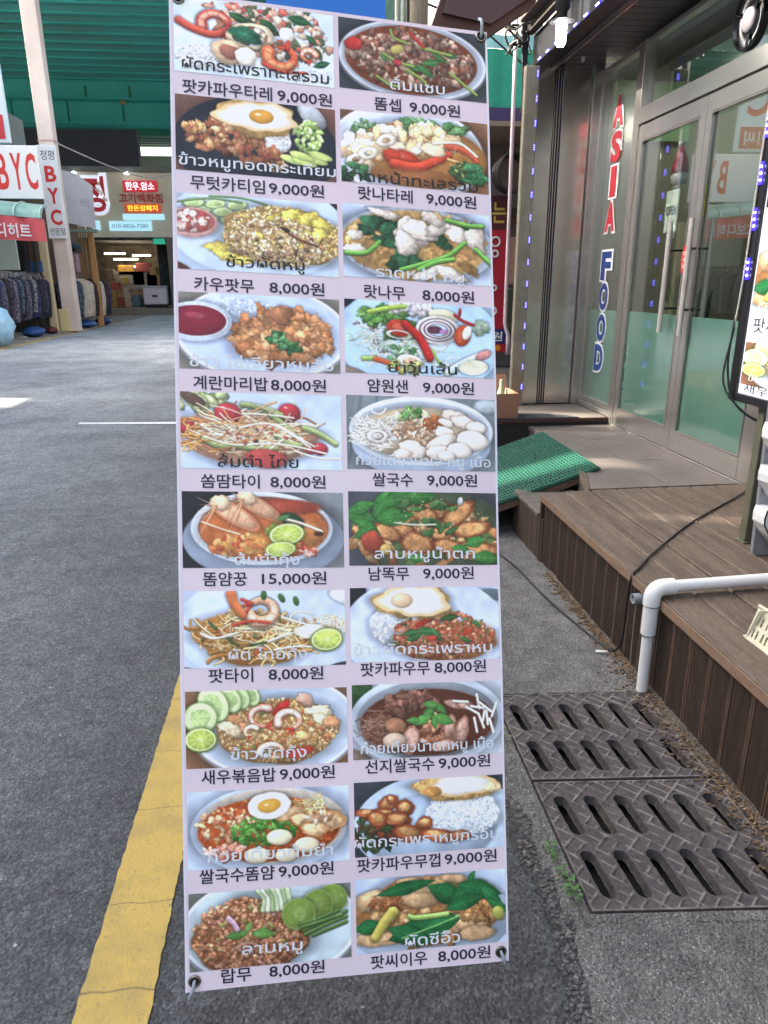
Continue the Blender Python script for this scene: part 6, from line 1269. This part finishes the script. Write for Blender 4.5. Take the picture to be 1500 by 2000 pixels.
sack('plastic_bag', (-7.55, 18.9, .05), .5, .42, .5, mat('bag_blue', '86b4d4', .35, n=(8, 'a8d0e4', .4, .7), bump=(9, .6, .03)), 'big light blue plastic bag on the pavement at the left edge', 3)
sack('plastic_bag', (-7.75, 22.2, .05), .3, .38, .15, mat('bag_royal', '1c4480', .4, n=(8, '24508c', .4, .7)), 'royal blue bag under the long clothes rack', 7)
sack('plastic_bag', (-7.65, 23.5, .05), .15, .25, .11, mat('bag_red', '54201f', .5), 'small dark red bag under the long clothes rack by the column', 9)
sack('plastic_bag', (-7.5, 26.6, .05), .34, .45, .13, mat('bag_royal', '1c4480'), 'royal blue bag under the coats right of the column', 12)
sack('plastic_bag', (-7.4, 28.5, .05), .3, .45, .13, mat('bag_navy', '1c346c', .4), 'navy bag under the far end of the coats', 15)
# ---- green overpass
OV = thing('green_overpass', 'green steel overpass with ribbed underside crossing above the street', 'overpass', (-5, 40, 11))
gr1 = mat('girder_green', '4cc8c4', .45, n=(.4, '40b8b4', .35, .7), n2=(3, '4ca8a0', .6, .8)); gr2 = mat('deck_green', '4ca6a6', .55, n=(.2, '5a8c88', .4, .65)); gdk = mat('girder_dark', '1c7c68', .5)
def K(y, z): return (y * 1.5, 1.5 + (z - 1.5) * 1.5)
prof = []; y = 16.7
while y < 29.5: prof += [K(y, 8.40), K(y + .16, 8.25), K(y + .48, 8.25), K(y + .64, 8.40)]; y += .8
prof += [K(29.7, 8.40), K(29.7, 8.55), K(16.7, 8.55)]
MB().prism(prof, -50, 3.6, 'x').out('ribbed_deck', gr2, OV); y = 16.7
while y < 29.5: a_ = K(y + .16, 8.25); box('rib_lit_edge', (-50, a_[0] - .05, a_[1] - .06), (3.6, a_[0] + .12, a_[1] - .004), gr1, OV); y += .8  # paler strips paint lit ledges onto the ribs
def kb(nm, x0, x1, y0, y1, z0, z1, m, c=.01): a_, b_ = K(y0, z0), K(y1, z1); box(nm, (x0, a_[0], a_[1]), (x1, b_[0], b_[1]), m, OV, c)
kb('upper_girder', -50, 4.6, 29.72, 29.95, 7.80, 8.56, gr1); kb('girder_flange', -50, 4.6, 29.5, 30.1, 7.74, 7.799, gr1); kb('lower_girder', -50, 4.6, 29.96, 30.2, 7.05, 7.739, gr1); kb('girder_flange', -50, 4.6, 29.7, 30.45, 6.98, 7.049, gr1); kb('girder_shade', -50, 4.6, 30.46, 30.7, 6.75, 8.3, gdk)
for x in np.arange(-18, 4, 2.3): kb('girder_joint', x, x + .14, 29.70, 29.719, 7.81, 8.2, gdk, 0)
for x in np.arange(-18, 4, 2.9): kb('girder_joint', x, x + .1, 29.94, 29.959, 7.06, 7.735, gdk, 0)
prof = []; y = 30.8
while y < 33.0: prof += [K(y, 6.9), K(y + .1, 6.78), K(y + .3, 6.78), K(y + .4, 6.9)]; y += .5
prof += [K(33.4, 6.9), K(33.4, 7.3), K(30.8, 7.3)]
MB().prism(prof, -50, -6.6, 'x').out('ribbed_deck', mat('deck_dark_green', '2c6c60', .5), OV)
dk_ = K(29.6, 7.62); MB().lathe([(.16, 0), (.16, .08), (.05, .18)], (-9.1, dk_[0], dk_[1]), 'z', 14).out('lamp_dish', mat('dish_tan', 'c0a880', .6), OV, True)
tag(mesh_obj('overhead_wire', *(lambda b: (b.v, b.f))(MB().tube(spline([(-7.1, 24.4, 5.5), (-6.0, 26, 5.1), (-5.1, 28, 5.0), (-4.0, 30, 5.4), (2, 34, 6)]), .02, 6)), mat('wire_pale', '9c9a98', .6)), 'pale cable sagging from the column across the street', 'cable')
# ---- butcher shop at the end of the street
BU = thing('butcher_shop', 'brownish shop at the end of the street with lit red and yellow Korean signs', 'shop', (-8.5, 38, 0))
bw = mat('butcher_wall', 'd8cab2', .7, n=(.5, 'c4b69e', .4, .7)); Yb = 38
box('facade', (-13.5, Yb, 3.62), (-5.95, Yb + .3, 6.62), bw, BU, .01); box('parapet', (-13.5, Yb - .12, 6.5), (-5.85, Yb + .4, 6.72), mat('parapet_grey', '62625c', .6), BU)
box('upper_block', (-13.6, Yb + .6, 6.6), (-7.45, Yb + 1.2, 8.4), mat('upper_dark', '33343c', .8), BU); box('side_post', (-6.45, Yb - .02, 0), (-5.98, Yb + .3, 3.61), mat('post_brown', '6c6258', .7), BU)
box('left_post', (-13.5, Yb, 0), (-10.3, Yb + .3, 3.61), mat('post_brown', '6c6258'), BU)
box('shop_floor', (-13, Yb - .5, .0), (-6, Yb + 6, .33), mat('butcher_floor', '7c7468', .5), BU); box('shop_back', (-12, Yb + 5.4, .1), (-6, Yb + 5.5, 3.6), mat('butcher_back', '9c8c80', .7, n=(1.5, '4c4440', .4, .7)), BU)
box('shop_ceiling', (-12, Yb + .3, 3.5), (-6, Yb + 5.4, 3.6), mat('butcher_ceiling', '4c4c4e', .7), BU); box('shop_side', (-6.2, Yb + .3, 0), (-6.05, Yb + 5.4, 3.5), mat('butcher_side', '3c3a38', .7), BU)
fb_ = lambda x, y: (x, Yb - .14, y)
def sgn(x0, x1, z0, z1, m, s, tm, h=None, bold=.01, y=.12): 
    box('sign_box', (x0, Yb - y, z0), (x1, Yb - .002, z1), m, BU, .01)
    if s: print_text('sign_text', s, fb_, x0 + .08 * (x1 - x0), x1 - .08 * (x1 - x0), (z0 + z1) / 2, h or (z1 - z0) * .72, tm, BU, bold)
rs = mat('sign_red_lit', 'c82838', .5, emit='d82838', es=.07); wl = mat('white_lit', 'f4f0f4', .5, emit='fff4ff', es=.2); yl_ = mat('yellow_lit', 'f4d040', .5, emit='ffd840', es=.2); cy = mat('cyan_lit', 'c4eaf4', .5, emit='b8ecff', es=.1)
def bx_(p): return (p[0] - 588) / 1391
# x,z of picture positions at this distance: x = Yb*((px-750)/F ...) worked out from measured corners
sgn(-8.19, -6.62, 5.64, 6.12, rs, '한우.암소', wl, .36, .02)
print_text('sign_letters', '고기백화점', fb_, -8.43, -6.40, 5.36, .42, mat('brick_red', 'a03a30', .5, emit='a03a30', es=.03), BU, .03)
sgn(-8.22, -6.55, 4.72, 5.11, mat('sign_orange', 'd0502c', .5, emit='d8502c', es=.07), '한돈암퇘지', yl_, .26, .02)
sgn(-8.35, -6.42, 4.39, 4.66, cy, None, None); sgn(-9.03, -7.05, 3.90, 4.34, cy, '010-8826-7380', mat('phone_ink', '5c98a8', .5), .17, 0)
sgn(-10.2, -9.46, 3.93, 4.36, cy, None, None)
o_ = mat('outline_lit', 'dfe4f0', .5, emit='e4e8f8', es=.1); r_ = mat('big_red', 'b0202c', .5, emit='b0202c', es=.04)
V0, _ = letters('정', .0); V1, _ = letters('정', .09); k1 = (V1.max(0) - V1.min(0)) / (V0.max(0) - V0.min(0)); cx, hw, cz, hh_ = -9.55, .5, 5.52, .78
print_text('big_letter_outline', '정', lambda x, y: (x, Yb - .05, y), cx - hw * k1[0], cx + hw * k1[0], cz, 2 * hh_ * k1[1], o_, BU, .09)
print_text('big_letter', '정', lambda x, y: (x, Yb - .09, y), cx - hw, cx + hw, cz, 2 * hh_, r_, BU, .03)
for x in (-10.28, -7.9): MB().lathe([(.10, 0), (.13, .05), (.04, .12)], (x, Yb - .35, 6.35), 'z', 10).out('spot_lamp', mat('spot_lit', 'ffffff', .4, emit='eef8ff', es=1.2), BU, True)
r = random.Random(77)
for i, (x, z, w) in enumerate(((-9.3, 2.9, 1.0), (-8.9, 2.65, 1.2), (-8.2, 2.85, .9), (-9.0, 2.3, .8), (-8.3, 2.2, .8), (-7.2, 2.7, .35))): box('strip_light', (x - w / 2, Yb + 1.5 + i * .5, z), (x + w / 2, Yb + 1.6 + i * .5, z + .07), mat('strip_lit', 'ffffff', .4, emit='fff0c8' if i else 'fff0c8', es=3), BU)
stock = [('display_case', -8.6, 1.2, 2.2, .9, 'case_grey', '8c8480'), ('meat_poster', -8.1, 2.0, .8, .5, 'meat_red', 'a04c44'), ('yellow_poster', -9.0, 1.9, .8, .5, 'poster_yellow', 'b88c3c'), ('orange_poster', -8.4, 1.4, .6, .7, 'poster_orange', 'b05c3c'), ('brown_door', -7.75, .4, .5, 1.6, 'door_brown', '8c6044'), ('dark_door', -7.1, .4, .5, 3.0, 'door_dark', '1c2028')]
for nm, x, z, w, h, mm, c in stock: tag(box(nm, (x - w / 2, Yb + 2.2, z), (x + w / 2, Yb + 2.4, z + h), mat(mm, c, .6, n=(3, '5c5450', .5, .8)), None, .02), nm.replace('_', ' ') + ' standing inside the butcher shop', nm.split('_')[-1])
r = random.Random(5)
for i, (x, z, w, h, c, cn) in enumerate(((-9.6, .34, .5, .8, 'a8803c', 'ochre'), (-9.2, .34, .4, .5, '8c3c34', 'dull red'), (-8.85, .34, .35, .9, 'b8a48c', 'cream'), (-8.45, .34, .4, .6, '6c7c8c', 'blue grey'), (-9.45, 1.2, .4, .35, 'b04c3c', 'brick red'), (-9.0, 1.5, .3, .3, 'c8a850', 'mustard'), (-8.2, .34, .3, .45, '4c5c44', 'olive'), (-9.7, 1.7, .35, .5, '7c6c5c', 'brown'), (-7.55, 1.9, .35, .4, 'b8905c', 'tan'))):
    tag(box('stock_box', (x - w / 2, Yb + 1.0 + .1 * i, z), (x + w / 2, Yb + 1.4 + .1 * i, z + h), mat('stock_%d' % i, c, .7, n=(4, '3c3430', .5, .75)), None, .02), cn + ' box of goods inside the butcher shop entrance', 'box', 'boxes of goods in the butcher shop')
WF = thing('white_freezer', 'white chest freezer standing at the butcher shop entrance', 'freezer', (-7.2, 37.8, .33))
box('freezer_body', (-7.72, 37.6, .5), (-6.62, 38.2, 1.28), mat('freezer_white', 'c8c0c4', .5), WF, .04); box('freezer_lid', (-7.74, 37.58, 1.285), (-6.6, 38.22, 1.38), mat('freezer_lid', 'a8a4a8', .5), WF, .02); box('freezer_base', (-7.66, 37.65, .335), (-6.68, 38.15, .498), black_m, WF); box('freezer_badge', (-7.3, 37.59, .85), (-7.05, 37.599, .95), ink3, WF)
tag(box('orange_stool_stack', (-9.55, 36.2, .05), (-9.05, 36.6, .9), mat('stool_orange', 'c0603c', .5, n=(4, '9c4c34', .4, .6)), None, .06), 'orange and red stacked crate beside the coats at the butcher shop', 'crate')
tag(box('green_exit_sign', (-7.05, 37.9, 3.3), (-6.5, 37.96, 3.55), mat('exit_green', '2c9c7c', .4, emit='2ca080', es=.12), None, .01), 'small green lit sign above the butcher shop doorway', 'sign')
# buildings closing the street
for nm, a, b_, c, lb in (('apartment_block', (-8.8, 60, 0), (6, 70, 7.0), 'd2d4d6', 'pale bright building seen in the gap beside the butcher shop'), ('far_building', (-30, 50, 0), (-6, 60, 9), 'a0a098', 'grey building far behind the butcher shop')):
    t = thing(nm, lb, 'building', ((a[0] + b_[0]) / 2, a[1], 0)); box('wall', a, b_, mat('wall_' + nm, c, .8), t)
    for i in range(int((b_[0] - a[0]) / 1.4)):
        for j in range(3): box('window', (a[0] + .4 + i * 1.4, a[1] - .03, 1 + j * 2.4), (a[0] + 1.2 + i * 1.4, a[1] - .001, 2.3 + j * 2.4), mat('window_dark', '3c444c', .2), t)
# unseen left blocks, slotted screen and gap, added to block and shape the sun
LB_ = mat('sun_block_render', 'ccc8c0', .8, n=(.6, 'bcb8b0', .4, .7)); shg = mat('sun_screen_grey', 'a4a8ac', .7)
def block(a, b_, label, rows=2):
    t = thing('street_building', label, 'building', ((a[0] + b_[0]) / 2, (a[1] + b_[1]) / 2, 0)); box('wall', a, b_, LB_, t)
    n = int((b_[1] - a[1]) / 2.2)
    for i in range(n):
        for j in range(rows): box('window', (b_[0] + .001, a[1] + .6 + i * 2.2, a[2] + 1 + j * 2.4), (b_[0] + .04, a[1] + 1.7 + i * 2.2, a[2] + 2.3 + j * 2.4), mat('window_dark', '3c444c', .2), t)
SCQ = thing('sun_block_wall', 'unseen thin wall added on the left to block the sun, beside a light gap', 'wall', (-8.1, 12.8, 0))  # unseen wall put in to hold back sun beside the gap
block((-15, -9, 0), (-8, 10.8, 5.15), 'unseen plain building left of the street, put in to block the sun')
box('wall_piece', (-8.15, 11.6, 0), (-8.02, 14.0, 5.155), shg, SCQ)
block((-15, 14.0, 0), (-8, 17.0, 5.15), 'unseen building left of the street beside the light gap, put in to block the sun')
SC = thing('sun_slot_screen', 'unseen slotted screen added on the left rooftops to shape the sun streaks', 'screen wall', (-8.1, 4, 5.16))
box('screen_panel', (-8.15, -9, 5.16), (-8.02, 17, 5.30), shg, SC); box('screen_panel', (-8.15, -9, 6.80), (-8.02, 17, 8.95), shg, SC)
yy = -9
for y0, y1 in ((6.02, 6.10), (7.06, 7.34), (8.12, 8.21), (8.44, 8.78)): box('screen_panel', (-8.15, yy, 5.301), (-8.02, y0, 6.799), shg, SC); yy = y1  # slots in the added screen shaped to throw sun streaks
box('screen_panel', (-8.15, yy, 5.301), (-8.02, 17, 6.799), shg, SC); box('screen_panel', (-8.15, 7.06, 6.5), (-8.02, 7.34, 6.799), shg, SC); box('screen_panel', (-8.15, 6.02, 5.301), (-8.02, 6.10, 6.17), shg, SC)
tag(box('sun_block_panel', (-8.2, 10.78, 2.66), (-8.02, 11.62, 5.15), shg), 'unseen panel added above the left light gap to trim the sun patch on the road', 'panel')  # added panel that limits the sun wedge on the road
tag(box('sun_back_block', (-22, 15, 0), (-12.6, 46, 7), LB_), 'unseen plain block added behind the clothing shop to stop the sun', 'building')  # unseen block added to keep low sun off the far street
# ================================================================ neighbour shop right of the banner
struct(box('right_pavement', (.9, 9.21, -.1), (3.2, 60, .03), mat('far_paving', '8c8a86')))
for i, (y0, y1, h, c, lb) in enumerate(((9.45, 17, 7.5, 'a89c90', 'beige two storey building behind the neighbour shop'), (17.1, 27, 9, '9c9ca0', 'grey three storey building farther along the right side'), (27.1, 44, 8, 'b0a898', 'pale building at the far right end of the street'))):
    t = thing('street_building', lb, 'building', (6, (y0 + y1) / 2, 0)); box('wall', (3.2, y0, 0), (10, y1, h), mat('right_wall_%d' % i, c, .8, n=(.7, '8a847c', .4, .8)), t)
    for k_ in range(int((y1 - y0) / 2.4)):
        for j in range(3): f_ = box('window', (3.16, y0 + .6 + k_ * 2.4, .8 + j * 2.4), (3.199, y0 + 1.9 + k_ * 2.4, 2.3 + j * 2.4), mat('window_frame', 'b8b8b4', .5), t); box('pane', (3.15, y0 + .68 + k_ * 2.4, .88 + j * 2.4), (3.159, y0 + 1.82 + k_ * 2.4, 2.22 + j * 2.4), mat('window_dark', '3c444c', .2), f_)
NB = thing('neighbour_shop', 'small shop beyond the steel casing with a green awning and grey wall', 'shop', (2.8, 9, .4))
box('shop_wall', (2.0, 9.2, .45), (6, 9.4, 3.95), mat('neighbour_grey', '6c6a68', .7, n=(1.5, '5c5a58', .4, .7)), NB); box('low_wall', (2.0, 9.05, .455), (3.2, 9.19, 1.1), mat('low_wall', '5c6066', .7), NB, .01)
box('dark_band', (1.9, 8.9, 3.24), (3.6, 9.1, 3.37), mat('band_purple', '382c5c', .5), NB); box('lit_ceiling', (1.9, 8.2, 3.05), (3.6, 9.19, 3.1), mat('warm_ceiling', '8c7c70', .7), NB)
box('shelf_rail', (2.1, 9.0, 2.25), (3.0, 9.15, 2.33), mat('shelf_dark', '2c3430', .6), NB); box('white_goods', (2.48, 9.0, 1.45), (2.75, 9.15, 2.0), mat('goods_cream', 'b4a898', .6), NB, .02); box('green_goods', (2.5, 8.98, .9), (2.75, 9.1, 1.42), mat('goods_green', '44584c', .6), NB, .02)
AWG = thing('green_awning', 'weathered green awning valance above the neighbour shop', 'awning', (2.6, 9, 3.7))
mesh_obj('valance', [(1.2 + 2.3 * i / 20, 8.95 + .02 * math.sin(i * 2), z) for i in range(21) for z in (3.38, 3.96)], [[2 * i, 2 * i + 2, 2 * i + 3, 2 * i + 1] for i in range(20)], mat('awning_green', '1f9c80', .6, n=(3, '188470', .4, .7), n2=(26, '245c50', .68, .75)), AWG)
mesh_obj('valance_top', [(1.2 + 2.3 * i / 20, 8.955 + .02 * math.sin(i * 2), z) for i in range(21) for z in (3.965, 4.10)], [[2 * i, 2 * i + 2, 2 * i + 3, 2 * i + 1] for i in range(20)], mat('awning_pale', '90c8d0', .4), AWG)
mesh_obj('awning_roof', [(1.2, 8.98, 4.102), (3.5, 8.98, 4.102), (3.5, 9.4, 4.2), (1.2, 9.4, 4.2)], [[0, 1, 2, 3]], mat('awning_pale', '90c8d0', .4), AWG)
PS = thing('red_poster', 'tall red hanging poster with gold and white Korean letters beside the banner edge', 'poster', (2.3, 8.6, 1.6))
box('poster_sheet', (1.75, 8.60, .68), (2.425, 8.61, 2.42), mat('poster_red', 'b41c34', .5, n=(2, '9c1830', .4, .7)), PS); box('poster_head', (1.752, 8.594, 2.06), (2.423, 8.599, 2.418), mat('poster_maroon', '4c1424', .5), PS); box('poster_band', (1.752, 8.594, .78), (2.423, 8.599, .95), mat('poster_blue', '1c2c6c', .5), PS)
fp = lambda x, y: (x, 8.588, y)
print_text('poster_letter', '는', fp, 2.20, 2.36, 2.24, .22, mat('print_gold', 'c8a84c', .5), PS, .02); print_text('poster_letter', '집', fp, 2.0, 2.17, 2.24, .22, mat('print_gold', 'c8a84c'), PS, .02)
print_text('poster_letter', '원', fp, 2.24, 2.38, .865, .11, pw, PS, .02); print_text('poster_letter', '7', fp, 2.17, 2.22, .725, .07, pw, PS, .02)
MB().lathe([(.035, 0), (.035, -.004)], (2.33, 8.6, .728), 'y', 20).out('poster_dot', mat('dot_orange', 'e08c20', .5), PS)
for z, r_p in ((1.93, .05), (1.80, .035), (1.42, .03), (1.16, .04)): MB().tube([(2.25 + r_p * math.cos(t), 8.586, z + r_p * math.sin(t)) for t in np.linspace(0, 2 * PI, 16, endpoint=False)], .012, 5, close=True).out('poster_motif', pw, PS)
CO = thing('wire_coil', 'dark coil of hose hanging under the neighbour shop ceiling', 'coil', (2.35, 8.3, 2.7))
for i in range(9): MB().tube([(2.34 + (.17 + .012 * math.sin(i)) * math.cos(t), 8.25 + .03 * i, 2.62 + (.19 + .01 * math.cos(i * 2)) * math.sin(t)) for t in np.linspace(0, 2 * PI, 20, endpoint=False)], .012, 6, close=True).out('coil_loop', mat('coil_dark', '2a2422', .5), CO, True)
CP = thing('conduit_pipe', 'thin pale vertical conduit pipe with a bent lower end left of the light strip casing', 'pipe', (1.8, 6.4, .8))
MB().tube([(1.79, 6.45, 3.75), (1.80, 6.45, 2.2), (1.805, 6.45, 1.15), (1.812, 6.445, 1.10), (1.835, 6.44, 1.04), (1.84, 6.44, 1.0), (1.842, 6.44, .86)], [.016] * 5 + [.02, .02], 10).out('conduit', mat('conduit_pale', 'bcacb4', .5), CP, True)
# canopy timber, pole and wires above
TB = thing('brown_awning_beam', 'brown painted beam of an overhead awning behind the banner top', 'beam', (1.2, 5, 3.1))
brn = mat('beam_brown', '4a2c24', .55, n=(4, '3a221c', .4, .7)); 
MB().prism([(.86, 2.99), (1.19, 2.93), (1.50, 3.12), (1.62, 3.42), (1.02, 3.42)], 5.0, 5.12, 'y').out('beam_face', brn, TB); MB().prism([(.92, 3.05), (1.22, 3.0), (1.48, 3.16), (1.55, 3.3), (1.0, 3.25)], 4.97, 4.999, 'y').out('beam_moulding', mat('beam_purple', '48343a', .4), TB)
UP = thing('utility_pole', 'weathered utility pole with cables behind the banner', 'utility pole', (.7, 5.6, 0))
MB().tube([(.86, 5.6, 0), (.86, 5.6, 5.2)], .075, 16).out('pole', mat('pole_wood', '8c8474', .85, n=(12, '6c6456', .4, .7), stretch=(6, 6, .6)), UP, True)
for k_, (x, m) in enumerate(((.74, 'wire_white'), (.70, 'wire_white'), (.775, 'dark_metal'))): MB().tube([(x, 5.5, .1), (x + .01, 5.5, 5)], .012, 8).out('riser_cable', mat(m, 'b8b4a8'), UP, True)
tr = mat('translucent_teal', '9cdcc8', .4, n=(1, 'b8e8dc', .4, .7)); TRF = thing('translucent_roof', 'pale teal corrugated roof sheet seen above the banner', 'roof', (1.9, 10, 4))
prof = []; x = -.2
while x < 1.25: prof += [(x, 4.0), (x + .05, 4.03)]; x += .1
MB().prism(prof + [(1.25, 4.05), (-.2, 4.05)], 7.6, 9.0, 'y').out('roof_sheet', tr, TRF)
WS = [((1.0, 9, 5.2), (3.2, 9.6, 3.6)), ((1.0, 8, 4.55), (3.0, 8.4, 3.3)), ((.8, 10, 4.5), (4, 10.2, 4.35)), ((.8, 10.3, 4.42), (4, 10.5, 4.3)), ((.8, 10.8, 4.42), (4, 11, 4.32)), ((.8, 10.9, 4.30), (4, 11, 4.22)), ((.9, 6.4, 3.6), (1.9, 6.4, 3.42))]
for i, (a, b_) in enumerate(WS): tag(MB().tube(spline([a, ((a[0] + b_[0]) / 2, (a[1] + b_[1]) / 2, (a[2] + b_[2]) / 2 - .05), b_]), .009, 6).out('overhead_wire', black_m, None, True), None, 'wire', 'thin dark wires crossing the bright sky gap beside the banner top')['label'] = ['steep thin wire, upper of the two slanting across the gap right of the banner top', 'steep thin wire, lower of the two slanting across the gap right of the banner top', 'level thin wire, topmost of the level ones right of the banner top', 'level thin wire, second from top right of the banner top', 'level thin wire, third from top right of the banner top', 'level thin wire, lowest of the level ones right of the banner top', 'short near wire running into the wire tangle at the canopy corner'][i]
r = random.Random(12)
tw = MB(); TW = thing('wire_tangle', 'tangle of dark and pale wires at the corner of the canopy', 'wires', (1.75, 6.2, 3.3))
for i in range(16):
    c = Vector((1.72 + r.uniform(-.06, .12), 6.2 + r.uniform(-.1, .1), 3.35 + r.uniform(-.12, .25))); P = [c]
    for j in range(6): P.append(P[-1] + Vector((r.uniform(-.09, .09), r.uniform(-.05, .05), r.uniform(-.10, .07))))
    MB().tube(spline(P, 6), r.choice([.006, .009, .012]), 6).out('wire', [black_m, mat('wire_white', 'b8b4a8'), mat('wire_grey', '5c5850', .6)][i % 3], TW, True)
for k_ in range(3): MB().tube(spline([(1.765 + .02 * k_, 6.18, 3.4), (1.77 + .015 * k_, 6.16, 3.2), (1.785, 6.15, 2.9 - .05 * k_), (1.78, 6.16, 2.75)]), .012, 6).out('hanging_wire', black_m, TW, True)
